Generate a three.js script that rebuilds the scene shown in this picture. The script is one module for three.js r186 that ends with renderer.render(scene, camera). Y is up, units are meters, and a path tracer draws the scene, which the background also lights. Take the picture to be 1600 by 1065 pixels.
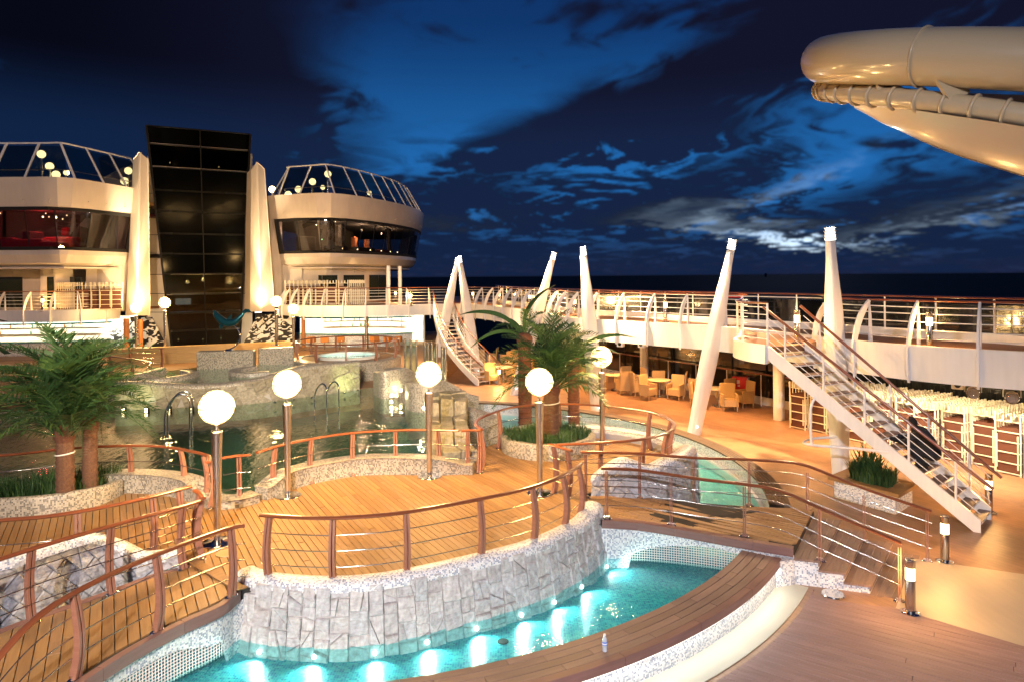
import * as THREE from 'three';
import { mergeGeometries, toCreasedNormals } from 'three/addons/utils/BufferGeometryUtils.js';
import { RoundedBoxGeometry } from 'three/addons/geometries/RoundedBoxGeometry.js';
import { MarchingCubes } from 'three/addons/objects/MarchingCubes.js';
import { RectAreaLightUniformsLib } from 'three/addons/lights/RectAreaLightUniformsLib.js';
import { createNoise3D } from 'simplex-noise';

// ---------------------------------------------------------------- camera, sky, sun, exposure
const FOCAL = 1067, EYE = 5.4, ROLL = 0.0075;
const scene = new THREE.Scene();
const camera = new THREE.PerspectiveCamera(2 * Math.atan(532.5 / FOCAL) * 180 / Math.PI, 1600 / 1065, 0.1, 60000);
camera.position.set(0, EYE, 0);
camera.rotation.set(0, 0, -ROLL);
camera.setViewOffset(1600, 1065, 0, 101.1, 1600, 1065);
const renderer = new THREE.WebGLRenderer({ antialias: true });
renderer.setSize(1600, 1065);
renderer.toneMapping = THREE.LinearToneMapping;
renderer.toneMappingExposure = 1;
renderer.shadowMap.enabled = true;
RectAreaLightUniformsLib.init();

let seed = 7;
const rnd = () => { seed = (seed + 0x6d2b79f5) | 0; let t = Math.imul(seed ^ (seed >>> 15), 1 | seed); t = (t + Math.imul(t ^ (t >>> 7), 61 | t)) ^ t; return ((t ^ (t >>> 14)) >>> 0) / 4294967296; };
const rr = (a, b) => a + (b - a) * rnd();
const n3 = createNoise3D(rnd);
const V = (x, y, z) => new THREE.Vector3(x, y, z);
const clamp = THREE.MathUtils.clamp, smooth = THREE.MathUtils.smoothstep, lerp = THREE.MathUtils.lerp;
// survey helpers: a sight line of the photograph (1600 x 1065) met with a level h, or with a distance d
const sight = (px, py) => { const u = px - 800, v = py - 431.4; return [u - ROLL * v, v + ROLL * u]; };
const at = (px, py, h) => { const [u, v] = sight(px, py), d = FOCAL * (EYE - h) / v; return V(u * d / FOCAL, h, -d); };
const far = (px, py, d) => { const [u, v] = sight(px, py); return V(u * d / FOCAL, EYE - v * d / FOCAL, -d); };

const fbm = (x, y, z, o = 5) => { let a = 0.5, s = 0; for (let i = 0; i < o; i++) { s += a * n3(x, y, z); x *= 2.03; y *= 2.03; z *= 2.03; a *= 0.5; } return s; };
{ // night sky after sunset: blue gaps between long dark cloud bands that run to the horizon
  const W = 3072, Hh = 1536, data = new Float32Array(W * Hh * 4);
  const dirs = (px, py) => { const [u, v] = sight(px, py), l = Math.hypot(u, FOCAL); return [Math.atan2(u, FOCAL), Math.atan2(-v, l)]; };
  const blob = (px, py, rx, ry, tilt) => { const [a, e] = dirs(px, py); return [a, e, rx / FOCAL, ry / FOCAL, Math.cos(tilt), Math.sin(tilt)]; };
  const val = (b, a, e) => { let da = a - b[0]; if (da > Math.PI) da -= 2 * Math.PI; if (da < -Math.PI) da += 2 * Math.PI; const de = e - b[1], p = (da * b[4] + de * b[5]) / b[2], q = (-da * b[5] + de * b[4]) / b[3]; return Math.exp(-p * p - q * q); };
  const dark = [blob(230, 120, 330, 230, 0), blob(20, 120, 260, 300, 0), blob(800, 245, 210, 40, 0.3), blob(950, 170, 150, 50, 0.45), blob(1160, 95, 220, 46, 0.38), blob(1420, 30, 240, 55, 0.3), blob(880, 325, 290, 36, 0.02), blob(1130, 232, 115, 27, -0.05), blob(1090, 352, 200, 20, 0), blob(1450, 345, 190, 26, 0.12), blob(460, 205, 70, 45, 0.2), blob(1180, 275, 120, 18, 0.1)];
  const pale = [[blob(1150, 348, 120, 9, -0.05), 0.55], [blob(1235, 373, 110, 6, -0.14), 1.55], [blob(1210, 300, 150, 9, 0.36), 0.5], [blob(1480, 345, 150, 7, 0.12), 0.55], [blob(690, 345, 120, 14, 0), 0.16], [blob(1065, 325, 70, 12, 0.1), 0.45], [blob(1530, 310, 140, 12, 0.2), 0.3]];
  const blue = [blob(600, 150, 140, 110, 0), blob(770, 130, 150, 70, 0), blob(850, 50, 260, 60, 0), blob(850, 268, 190, 24, 0.04), blob(680, 250, 70, 36, 0), blob(1010, 258, 110, 18, 0.05), blob(1300, 262, 140, 40, 0.25), blob(1330, 170, 130, 55, 0.2), blob(1040, 60, 120, 40, 0.2)];
  for (let j = 0; j < Hh; j++) {
    const e = ((j + 0.5) / Hh - 0.5) * Math.PI, y = Math.sin(e);
    for (let i = 0; i < W; i++) {
      const lon = ((i + 0.5) / W - 0.5) * 2 * Math.PI, x = Math.cos(lon) * Math.cos(e), z = Math.sin(lon) * Math.cos(e), o = (j * W + i) * 4;
      let r = 0.006, g = 0.008, b = 0.02;
      if (y > -0.02) {
        const az = Math.atan2(x, -z), k = 1 / (Math.max(y, 0) + 0.09), wx = x * k, wz = z * k;
        const warp = fbm(wx * 0.5 + 3, wz * 0.5, 1.5, 4), warp2 = fbm(wx * 0.5 + 13, wz * 0.5, 6.5, 4);
        const c1 = fbm(wx * 0.9 + warp * 1.1, wz * 0.5 + warp2 * 0.8 + 0.25 * wx, 4.2, 7), c2 = fbm(wx * 3.4 + warp * 1.6, wz * 1.9 + warp2, 9.1, 6), c4 = fbm(az * 5 + warp, e * 60 + az * 6, 8.2, 4), c3 = fbm(az * 9 + warp, e * 26 + warp2 * 2 - az * 4, 5.5, 5);
        let d = 0.5 + 0.75 * c1 + 0.55 * c2 + 0.3 * c3, gap = 0, light = 0;
        const aw = az + 0.09 * c2 + 0.1 * c1 + 0.04 * c3, ew = e + 0.06 * c2 + 0.05 * c1 + 0.03 * c3;
        for (const q of dark) d += 0.72 * val(q, aw, ew);
        for (const q of blue) gap += 0.66 * val(q, aw, ew);
        for (const [q, s] of pale) light += s * val(q, az + 0.03 * c2 + 0.03 * c1, e + 0.016 * c2 + 0.012 * c4);
        const cover = smooth(d - gap, -0.15, 0.95), low = smooth(e, 0.0, 0.11), up = smooth(e, 0.13, 0.38);
        const br = [lerp(0.015, 0.005, up) + 0.005 * (1 - low), lerp(0.14, 0.036, up) * lerp(0.25, 1, low), lerp(0.43, 0.145, up) * lerp(0.25, 1, low)];
        const deep = 0.35 + 0.65 * smooth(az, -0.62, -0.2), cl = [0.0062 * deep, 0.0075 * deep, 0.023 * deep], shine = 0.85 + 0.7 * c4;
        r = lerp(br[0], cl[0], cover) * (0.72 + 0.28 * low) + 0.34 * light * light * shine;
        g = lerp(br[1], cl[1], cover) * (0.68 + 0.32 * low) + 0.42 * light * light * shine + 0.03 * light;
        b = lerp(br[2], cl[2], cover) * (0.66 + 0.34 * low) + 0.48 * light * light * shine + 0.08 * light;
      }
      data[o] = Math.max(r, 0.001); data[o + 1] = Math.max(g, 0.001); data[o + 2] = Math.max(b, 0.003); data[o + 3] = 1;
    }
  }
  const rowAt = (deg) => Math.round((deg / 180 + 0.5) * Hh), mid = [0, 1, 2].map((c) => { const v = []; for (let j = rowAt(10); j < rowAt(20); j += 2) for (let i = 0; i < W; i += 6) v.push(data[(j * W + i) * 4 + c]); v.sort((p, q) => p - q); return v[v.length >> 1]; }), mm = (mid[0] + mid[1] + mid[2]) / 3;
  for (let j = Hh / 2; j < rowAt(17); j++) { const k = 1 - smooth(((j + 0.5) / Hh - 0.5) * 180, 10, 16.5); for (let i = 0; i < W; i++) { const o = (j * W + i) * 4, lift = Math.max(0, 0.61 - (data[o] + data[o + 1] + data[o + 2]) / 3 / mm) * k; for (let c = 0; c < 3; c++) data[o + c] += lift * mid[c]; } }   // thin haze towards the horizon
  const sky = new THREE.DataTexture(data, W, Hh, THREE.RGBAFormat, THREE.FloatType);
  sky.mapping = THREE.EquirectangularReflectionMapping; sky.magFilter = THREE.LinearFilter; sky.needsUpdate = true;
  scene.background = sky; scene.environment = sky;
}
const sun = new THREE.DirectionalLight(0xcfd8ff, 0.03);   // the last light over the horizon, behind the pale gap in the clouds
sun.position.set(120, 30, -300); sun.shadow.radius = 20; sun.castShadow = true; scene.add(sun);
sun.shadow.camera.left = -60; sun.shadow.camera.right = 60; sun.shadow.camera.top = 60; sun.shadow.camera.bottom = -60; sun.shadow.camera.far = 600;

// ---------------------------------------------------------------- helpers
const used = {};
const numbered = (n) => { const k = used[n] = (used[n] ?? -1) + 1; return k ? n + '_' + String(k).padStart(3, '0') : n; };
function tag(o, label, category, group, kind) { o.userData = { label, category }; if (group) o.userData.group = group; if (kind) o.userData.kind = kind; return o; }
function thing(name, label, category, p = V(0, 0, 0), turn = 0, group) { const o = new THREE.Group(); o.name = numbered(name); o.position.copy(p); o.rotation.y = turn; scene.add(o); return tag(o, label, category, group); }
function mesh(name, geo, mat, parent) { const m = new THREE.Mesh(Array.isArray(geo) ? (geo.length > 1 ? mergeAll(geo) : geo[0]) : geo, mat); m.name = parent ? name : numbered(name); m.castShadow = m.receiveShadow = true; (parent ?? scene).add(m); return m; }
function struct(name, geo, mat) { const m = mesh(name, geo, mat); m.userData.kind = 'structure'; return m; }
function structGroup(name) { const o = new THREE.Group(); o.name = numbered(name); o.userData.kind = 'structure'; scene.add(o); return o; }
function stuff(name, geo, mat, parent) { const m = mesh(name, geo, mat, parent); m.userData.kind = 'stuff'; return m; }
function clone(src, name, label, p, turn = 0, group) { const c = src.clone(); c.name = numbered(name); scene.add(c); c.position.copy(p); c.rotation.y = turn; c.userData = { ...src.userData, label }; if (group) c.userData.group = group; return c; }
function plain(g) { const q = g.index ? g.toNonIndexed() : g; for (const k of Object.keys(q.attributes)) if (!['position', 'normal', 'uv'].includes(k)) q.deleteAttribute(k); if (!q.attributes.uv) q.setAttribute('uv', new THREE.BufferAttribute(new Float32Array(q.attributes.position.count * 2), 2)); if (!q.attributes.normal) q.computeVertexNormals(); return q; }
const mergeAll = (list) => mergeGeometries(list.map(plain));
const move = (g, x, y, z) => g.translate(x, y, z);
function box(w, h, d, x = 0, y = 0, z = 0) { // uv in metres
  const g = new THREE.BoxGeometry(w, h, d), uv = g.attributes.uv, s = [[d, h], [d, h], [w, d], [w, d], [w, h], [w, h]];
  for (let f = 0; f < 6; f++) for (let k = 0; k < 4; k++) uv.setXY(f * 4 + k, uv.getX(f * 4 + k) * s[f][0], uv.getY(f * 4 + k) * s[f][1]);
  return g.translate(x, y, z);
}
function rbox(w, h, d, r = 0.03, n = 2) { const g = new RoundedBoxGeometry(w, h, d, n, r), p = g.attributes.position, q = g.attributes.normal, uv = g.attributes.uv; for (let i = 0; i < p.count; i++) { const a = Math.abs(q.getX(i)), b = Math.abs(q.getY(i)), c = Math.abs(q.getZ(i)); if (b > a && b > c) uv.setXY(i, p.getX(i), p.getZ(i)); else if (a > c) uv.setXY(i, p.getZ(i), p.getY(i)); else uv.setXY(i, p.getX(i), p.getY(i)); } return g; }
const cyl = (r0, r1, h, x = 0, y = 0, z = 0, n = 14) => new THREE.CylinderGeometry(r1, r0, h, n).translate(x, y + h / 2, z);
function rod(a, b, r, n = 6, r2 = r) { const d = b.clone().sub(a), g = new THREE.CylinderGeometry(r2, r, d.length(), n, 1); g.applyQuaternion(new THREE.Quaternion().setFromUnitVectors(V(0, 1, 0), d.normalize())); return g.translate((a.x + b.x) / 2, (a.y + b.y) / 2, (a.z + b.z) / 2); }
function beam(a, b, w, h, up = V(0, 1, 0)) { // a bar of w (sideways) x h (upwards) from a to b
  const d = b.clone().sub(a), L = d.length(), z = d.normalize(), x = up.clone().cross(z).normalize(), y = z.clone().cross(x);
  return box(w, h, L).applyMatrix4(new THREE.Matrix4().makeBasis(x, y, z).setPosition((a.x + b.x) / 2, (a.y + b.y) / 2, (a.z + b.z) / 2));
}
const tube = (pts, r, n = 40, k = 7, closed = false) => new THREE.TubeGeometry(new THREE.CatmullRomCurve3(pts, closed, 'centripetal'), n, r, k, closed);
function curve(pts, n = 40, closed = false) { return new THREE.CatmullRomCurve3(pts, closed, 'centripetal').getSpacedPoints(n); }
const lathe = (pts, n = 20) => new THREE.LatheGeometry(pts.map(([r, y]) => new THREE.Vector2(r, y)), n);
function faces(positions, uvs, smoothAngle) { const g = new THREE.BufferGeometry(); g.setAttribute('position', new THREE.BufferAttribute(new Float32Array(positions), 3)); g.setAttribute('uv', new THREE.BufferAttribute(new Float32Array(uvs), 2)); g.computeVertexNormals(); return smoothAngle ? toCreasedNormals(g, smoothAngle) : g; }
// a profile of [outwards, up] points carried along a path; outwards is to the right of the way it runs
function sweep(path, profile, { closed = false, ring = true, caps = true, angle = 0.5, scale } = {}) {
  const n = path.length, P = [], U = [], rows = [], len = [0];
  for (let i = 1; i < n; i++) len[i] = len[i - 1] + path[i].distanceTo(path[i - 1]);
  const edge = [0], m = profile.length;
  for (let k = 1; k <= m; k++) { const a = profile[k - 1], b = profile[k % m]; edge[k] = edge[k - 1] + Math.hypot(a[0] - b[0], a[1] - b[1]); }
  for (let i = 0; i < n; i++) {
    const a = path[closed ? (i - 1 + n) % n : Math.max(i - 1, 0)], b = path[closed ? (i + 1) % n : Math.min(i + 1, n - 1)], dx = b.x - a.x, dz = b.z - a.z, l = Math.hypot(dx, dz) || 1, nx = -dz / l, nz = dx / l, s = scale ? scale(i / (n - 1)) : 1;
    rows.push(profile.map(([o, y]) => V(path[i].x + nx * o, path[i].y + y * s, path[i].z + nz * o)));
  }
  const quad = (a, b, c, d, u0, u1, v0, v1) => { for (const [p, u, v] of [[a, u0, v0], [b, u1, v0], [c, u1, v1], [a, u0, v0], [c, u1, v1], [d, u0, v1]]) { P.push(p.x, p.y, p.z); U.push(u, v); } };
  const N = closed ? n : n - 1, last = len[n - 1] + (closed ? path[0].distanceTo(path[n - 1]) : 0);
  for (let i = 0; i < N; i++) for (let k = 0; k < (ring ? m : m - 1); k++) { const j = (i + 1) % n, q = (k + 1) % m; quad(rows[i][k], rows[j][k], rows[j][q], rows[i][q], len[i], j ? len[j] : last, edge[k], edge[k + 1]); }
  if (caps && ring && !closed) for (const [row, flip] of [[rows[0], true], [rows[n - 1], false]]) {
    const tri = THREE.ShapeUtils.triangulateShape(profile.map((p) => new THREE.Vector2(...p)), []);
    for (const t of tri) for (const k of t) { P.push(row[k].x, row[k].y, row[k].z); U.push(profile[k][0], profile[k][1]); }
  }
  return faces(P, U, angle);
}
// a level plate with an outline of Vector3 (x, z used)
function plate(outline, y0, y1, holes = []) {
  const sh = new THREE.Shape(outline.map((p) => new THREE.Vector2(p.x, -p.z)));
  for (const h of holes) sh.holes.push(new THREE.Path(h.map((p) => new THREE.Vector2(p.x, -p.z))));
  return new THREE.ExtrudeGeometry(sh, { depth: y1 - y0, bevelEnabled: false }).rotateX(-Math.PI / 2).translate(0, y0, 0);
}
function flat(outline, y, holes = []) {
  const sh = new THREE.Shape(outline.map((p) => new THREE.Vector2(p.x, -p.z)));
  for (const h of holes) sh.holes.push(new THREE.Path(h.map((p) => new THREE.Vector2(p.x, -p.z))));
  return new THREE.ShapeGeometry(sh).rotateX(-Math.PI / 2).translate(0, y, 0);
}
const circle = (c, r, a0, a1, n) => Array.from({ length: n + 1 }, (_, i) => { const a = lerp(a0, a1, i / n); return V(c.x + r * Math.sin(a), c.y, c.z + r * Math.cos(a)); }); // angle 0 towards the camera, growing to the right

// ---------------------------------------------------------------- materials
function texture(w, h, paint, srgb = false) {
  const d = new Uint8Array(w * h * 4);
  for (let y = 0; y < h; y++) for (let x = 0; x < w; x++) { const c = paint(x, y), o = (y * w + x) * 4; d[o] = clamp(c[0] * 255, 0, 255); d[o + 1] = clamp(c[1] * 255, 0, 255); d[o + 2] = clamp(c[2] * 255, 0, 255); d[o + 3] = 255; }
  const t = new THREE.DataTexture(d, w, h); t.wrapS = t.wrapT = THREE.RepeatWrapping; t.magFilter = THREE.LinearFilter; t.needsUpdate = true; if (srgb) t.colorSpace = THREE.SRGBColorSpace; return t;
}
const sized = (t, sx, sy) => { const c = t.clone(); c.repeat.set(1 / sx, 1 / sy); c.needsUpdate = true; return c; };
const wrapNoise = (x, y, w, h, f, s) => { const a = x / w * 2 * Math.PI, b = y / h * 2 * Math.PI, r = f / (2 * Math.PI); return 0.5 * (n3(Math.cos(a) * r + s, Math.sin(a) * r, Math.cos(b) * r * 0.7) + n3(Math.sin(b) * r + s, Math.cos(a) * r + 4, Math.sin(a) * r)); };
const M = {};
const std = (o) => new THREE.MeshStandardMaterial(o), rgb = (r, g, b) => new THREE.Color().setRGB(r, g, b);
const grain = texture(512, 256, (x, y) => { const f = n3(x * 0.006, y * 0.16, 2) * 0.5 + n3(x * 0.02, y * 0.45, 5) * 0.35 + n3(x * 0.05, y * 0.9, 8) * 0.2, s = n3(x * 0.004 + 7, y * 0.02, 1); const v = 0.82 + 0.13 * f + 0.08 * s; return [v, v * (0.985 + 0.02 * s), v * (0.97 + 0.03 * s)]; });
const grainBump = texture(512, 256, (x, y) => { const f = n3(x * 0.01, y * 0.5, 21) * 0.5 + n3(x * 0.05, y * 1.1, 15) * 0.5, v = 0.5 + 0.4 * f; return [v, v, v]; });
const wood = (r, g, b, rough = 0.55) => std({ color: rgb(r, g, b), map: sized(grain, 1.6, 0.4), bumpMap: sized(grainBump, 1.6, 0.4), bumpScale: 0.0015, roughness: rough });
M.teak = [wood(0.35, 0.195, 0.075), wood(0.4, 0.23, 0.09), wood(0.31, 0.17, 0.068), wood(0.37, 0.215, 0.1)];
M.bench = [wood(0.27, 0.175, 0.135), wood(0.31, 0.2, 0.155), wood(0.24, 0.155, 0.12), wood(0.29, 0.19, 0.15)];
M.caulk = std({ color: rgb(0.022, 0.018, 0.015), roughness: 0.9 });
M.post = wood(0.34, 0.15, 0.095); M.hand = new THREE.MeshPhysicalMaterial({ color: rgb(0.25, 0.075, 0.028), map: sized(grain, 1.6, 0.4), roughness: 0.3, clearcoat: 0.7, clearcoatRoughness: 0.15 });
M.lip = wood(0.25, 0.13, 0.11);
function mosaicTex(colors, tiles, px, grout) {
  const N = tiles * px, pick = Array.from({ length: tiles * tiles }, () => { let k = rnd(), i = 0; while (i < colors.length - 1 && k > colors[i][0]) { k -= colors[i][0]; i++; } const v = rr(0.88, 1.08); return colors[i].slice(1).map((c) => c * v); });
  return texture(N, N, (x, y) => { const i = Math.floor(x / px), j = Math.floor(y / px), gx = x % px, gy = y % px; return gx < 1 || gy < 1 ? grout : pick[j * tiles + i]; });
}
function bumpTiles(tiles, px) { const N = tiles * px; return texture(N, N, (x, y) => { const gx = x % px, gy = y % px, v = gx < 1 || gy < 1 ? 0.2 : 1; return [v, v, v]; }); }
const mosW = mosaicTex([[0.56, 0.78, 0.77, 0.76], [0.24, 0.27, 0.31, 0.4], [0.2, 0.5, 0.53, 0.58]], 64, 8, [0.55, 0.55, 0.54]);
const mosD = mosaicTex([[0.5, 0.42, 0.38, 0.32], [0.3, 0.13, 0.12, 0.105], [0.2, 0.27, 0.25, 0.22]], 64, 8, [0.3, 0.28, 0.25]);
const mosP = mosaicTex([[0.3, 0.012, 0.25, 0.32], [0.3, 0.03, 0.34, 0.38], [0.2, 0.01, 0.16, 0.27], [0.2, 0.08, 0.4, 0.38]], 64, 8, [0.12, 0.42, 0.45]);
const mosG = mosaicTex([[0.4, 0.1, 0.17, 0.13], [0.4, 0.13, 0.2, 0.15], [0.2, 0.07, 0.13, 0.1]], 64, 8, [0.12, 0.16, 0.13]);
const mosB = bumpTiles(64, 8);
const mosaic = (t, size = 1.6, rough = 0.3) => std({ map: sized(t, size, size), bumpMap: sized(mosB, size, size), bumpScale: 0.002, roughness: rough });
M.mosaic = mosaic(mosW); M.mosaicDark = mosaic(mosD, 1.9); M.mosaicPool = mosaic(mosP, 2.4, 0.35); M.mosaicGreen = mosaic(mosG, 3.2, 0.35);
const steelR = texture(256, 256, (x, y) => { const v = 0.5 + 0.12 * n3(x * 0.02, y * 0.6, 3); return [v, v, v]; });
M.steel = std({ color: rgb(0.62, 0.6, 0.57), metalness: 1, roughness: 0.22 }); M.steelBrushed = std({ color: rgb(0.6, 0.56, 0.5), metalness: 1, roughness: 0.32, roughnessMap: steelR });
M.chrome = std({ color: rgb(0.75, 0.74, 0.72), metalness: 1, roughness: 0.12 });
const paintMark = texture(256, 256, (x, y) => { const v = 0.93 + 0.05 * n3(x * 0.012, y * 0.012, 3) + 0.03 * n3(x * 0.09, y * 0.015, 6); return [v, v, v * 0.99]; });
M.white = new THREE.MeshPhysicalMaterial({ color: rgb(0.78, 0.775, 0.76), map: sized(paintMark, 3, 3), bumpMap: sized(paintMark, 1.7, 1.3), bumpScale: 0.012, roughness: 0.42, clearcoat: 0.2, clearcoatRoughness: 0.3 });
M.cream = std({ color: rgb(0.72, 0.64, 0.54), map: sized(paintMark, 3, 3), roughness: 0.5 });
M.whiteRail = std({ color: rgb(0.76, 0.75, 0.73), roughness: 0.35 });
const stoneTex = texture(512, 512, (x, y) => { const a = fbm(x * 0.012, y * 0.012, 3.3, 5), b = fbm(x * 0.04, y * 0.012, 8.8, 4), v = 0.78 + 0.3 * a + 0.16 * b; return [v, v * (0.99 + 0.03 * a), v * (0.99 + 0.07 * b)]; });
const stoneBump = texture(512, 512, (x, y) => { const v = 0.5 + 0.45 * fbm(x * 0.014, y * 0.014, 13.3, 6) + 0.12 * Math.abs(n3(x * 0.01, y * 0.03, 40)); return [v, v, v]; });
const stone = (r, g, b) => std({ color: rgb(r, g, b), map: sized(stoneTex, 0.9, 0.9), bumpMap: sized(stoneBump, 0.9, 0.9), bumpScale: 0.03, roughness: 0.72 });
M.stone = [stone(0.57, 0.555, 0.55), stone(0.53, 0.525, 0.53), stone(0.6, 0.585, 0.575), stone(0.52, 0.5, 0.495), stone(0.56, 0.56, 0.57)];
M.grout = std({ color: rgb(0.4, 0.385, 0.38), roughness: 0.9 });
M.glow = (r, g, b, s) => std({ color: rgb(0.5, 0.5, 0.5), emissive: rgb(r, g, b), emissiveIntensity: s, roughness: 0.4 });
M.globe = new THREE.MeshPhysicalMaterial({ color: rgb(1, 0.95, 0.85), transmission: 1, thickness: 0, roughness: 0.25, ior: 1.2, emissive: rgb(1, 0.86, 0.52), emissiveIntensity: 5 });   // opal glass: the lamp inside shines through
M.bulbGlass = M.glow(1, 0.8, 0.42, 6); M.warmLamp = M.glow(1, 0.74, 0.38, 9); M.whiteLamp = M.glow(1, 0.98, 0.92, 8);
const WARM = 0xffd08a, AMBER = 0xffbd78, COOL = 0xf2edf6;
function point(p, color, cd, radius, parent = scene) { const l = new THREE.PointLight(color, cd, 0, 2); l.position.copy(p); l.shadow.radius = radius / 0.02; l.castShadow = true; l.name = 'lamp'; parent.add(l); return l; }
function spot(p, target, color, cd, angle, pen, radius, parent = scene) { const l = new THREE.SpotLight(color, cd, 0, angle, pen, 2); l.position.copy(p); l.target.position.copy(target); l.shadow.radius = radius / 0.02; l.castShadow = true; l.name = 'lamp'; parent.add(l); parent.add(l.target); return l; }

// boards laid over an outline: strips run along dir, butt joints staggered; the nearest of them are parts, the rest one part
function boards(parent, outline, y, { dir, width, gap = 0.012, thick = 0.03, length = 2.4, mats, name = 'plank', most = 300, eye = V(0, EYE, 0) }) {
  const a = Math.atan2(dir.z, dir.x), c = Math.cos(a), s = Math.sin(a), poly = outline.map((p) => [p.x * c + p.z * s, -p.x * s + p.z * c]);
  const vs = poly.map((p) => p[1]), v0 = Math.min(...vs), v1 = Math.max(...vs), out = [];
  const cut = (v) => { const r = []; for (let i = 0; i < poly.length; i++) { const p = poly[i], q = poly[(i + 1) % poly.length]; if ((p[1] > v) !== (q[1] > v)) r.push(p[0] + (v - p[1]) / (q[1] - p[1]) * (q[0] - p[0])); } return r.sort((x, y2) => x - y2); };
  const off = rnd() * width;
  for (let v = v0 - off; v < v1; v += width) {
    const lo = v + gap / 2, hi = v + width - gap / 2, mid = cut((lo + hi) / 2), A = cut(lo), B = cut(hi);
    for (let k = 0; k + 1 < mid.length; k += 2) {
      const ends = [mid[k], mid[k + 1]].map((m) => [A, B].map((L) => { let best = m, far2 = width * 2.2; for (const q of L) if (Math.abs(q - m) < far2) { far2 = Math.abs(q - m); best = q; } return best; }));
      let u = Math.min(...ends[0]), stop = Math.max(...ends[1]), first = true;
      if (stop - u < 0.03) continue;
      let next = u + length * rr(0.25, 1);
      for (;;) {
        const last = next > stop - 0.4, s0 = first ? ends[0] : [u, u], s1 = last ? ends[1] : [next - gap * 0.6, next - gap * 0.6];
        out.push([[s0[0], lo], [s1[0], lo], [s1[1], hi], [s0[1], hi]]);
        if (last) break; u = next + gap * 0.6; next = u + length * rr(0.8, 1.2); first = false;
      }
    }
  }
  const list = out.map((q) => {
    const w = q.map(([u, v]) => V(u * c - v * s, 0, u * s + v * c)), P = [], U = [], ou = rnd() * 9, ov = rnd() * 9, b = 0.004;
    const inn = q.map(([u, v], i) => { const cu = (q[0][0] + q[1][0] + q[2][0] + q[3][0]) / 4, cv = (q[0][1] + q[2][1]) / 2; return [u + Math.sign(cu - u) * b, v + Math.sign(cv - v) * b]; });
    const W3 = (uv, yy) => V(uv[0] * c - uv[1] * s, yy, uv[0] * s + uv[1] * c), lift = rr(-0.0015, 0.0015);
    const add = (ps) => { for (const i of [0, 1, 2, 0, 2, 3]) { const [uv, yy] = ps[i], p = W3(uv, yy); P.push(p.x, p.y, p.z); U.push(uv[0] + ou, uv[1] + ov + yy); } };
    const yt = y + lift, ye = yt - b;
    add([[inn[0], yt], [inn[3], yt], [inn[2], yt], [inn[1], yt]]);
    for (let i = 0; i < 4; i++) { const j = (i + 1) % 4; add([[inn[i], yt], [inn[j], yt], [q[j], ye], [q[i], ye]]); add([[q[i], ye], [q[j], ye], [q[j], y - thick], [q[i], y - thick]]); }
    const mid = w[0].clone().add(w[2]).multiplyScalar(0.5).setY(y);
    return { g: faces(P, U), d: mid.distanceTo(eye), m: mats[Math.floor(rnd() * mats.length)] };
  }).sort((p, q) => p.d - q.d);
  list.forEach((p, i) => { if (i < most) mesh(name, p.g, p.m, parent); });
  mats.forEach((m) => { const rest = list.slice(most).filter((p) => p.m === m).map((p) => p.g); if (rest.length) stuff(name + 's', rest, m, parent); });
}
const AXIS = V(-0.509, 0, -0.861), ATHWART = V(0.861, 0, -0.509);   // the ship's own directions: forward, and to starboard

// ---------------------------------------------------------------- the sea and the main deck
const seaBump = texture(512, 512, (x, y) => { const v = 0.5 + 0.3 * wrapNoise(x, y, 512, 512, 14, 1) + 0.2 * wrapNoise(x, y, 512, 512, 40, 5); return [v, v, v]; });
struct('sea', new THREE.CircleGeometry(30000, 96).rotateX(-Math.PI / 2).translate(0, -26, 0), std({ color: rgb(0.004, 0.006, 0.009), roughness: 0.75, bumpMap: sized(seaBump, 0.004, 0.004), bumpScale: 0.4 })).material.specularIntensity = 0.2;
const RING = V(-3.66, 0, -17.43), R_OUT = 10.0, R_IN = 9.32, R_INB = 9.55;
const deckTex = texture(512, 512, (x, y) => { const k = y % 32, line = k < 1.5 ? 0.62 : 1, v = (0.92 + 0.1 * n3(Math.floor(y / 32) * 3.1, x * 0.004, 2) + 0.06 * n3(x * 0.02, y * 0.3, 7)) * line; const w = v * (0.92 + 0.16 * wrapNoise(x, y, 512, 512, 5, 11) + 0.14 * wrapNoise(x, y, 512, 512, 17, 31)); return [w, w * 0.99, w * 0.97]; });
{ // one sheet of deck from the stern bars to the foreground; the moat and the pools are cut out of it
  const out = [V(-45, 0, -3), V(-45, 0, -60), V(-3, 0, -60), V(-3, 0, -50)];
  for (let d = 46; d >= 0; d -= 4) { const x = 11.0 + (27.4 - d) * 0.56; out.push(V(x, 0, -d)); }
  out.push(V(30, 0, 4), V(-20, 0, 4));
  const g = flat(out, 0, [circle(RING, 9.7, 0, 2 * Math.PI, 96).slice(0, -1)]), p = g.attributes.position, uv = g.attributes.uv;
  for (let i = 0; i < p.count; i++) { const x = p.getX(i), z = p.getZ(i); uv.setXY(i, x * AXIS.x + z * AXIS.z, x * ATHWART.x + z * ATHWART.z); }
  M.deck = std({ color: rgb(0.38, 0.21, 0.115), map: sized(deckTex, 4, 2.24), roughness: 0.42 });
  struct('main_deck', g, M.deck);
}
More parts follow.
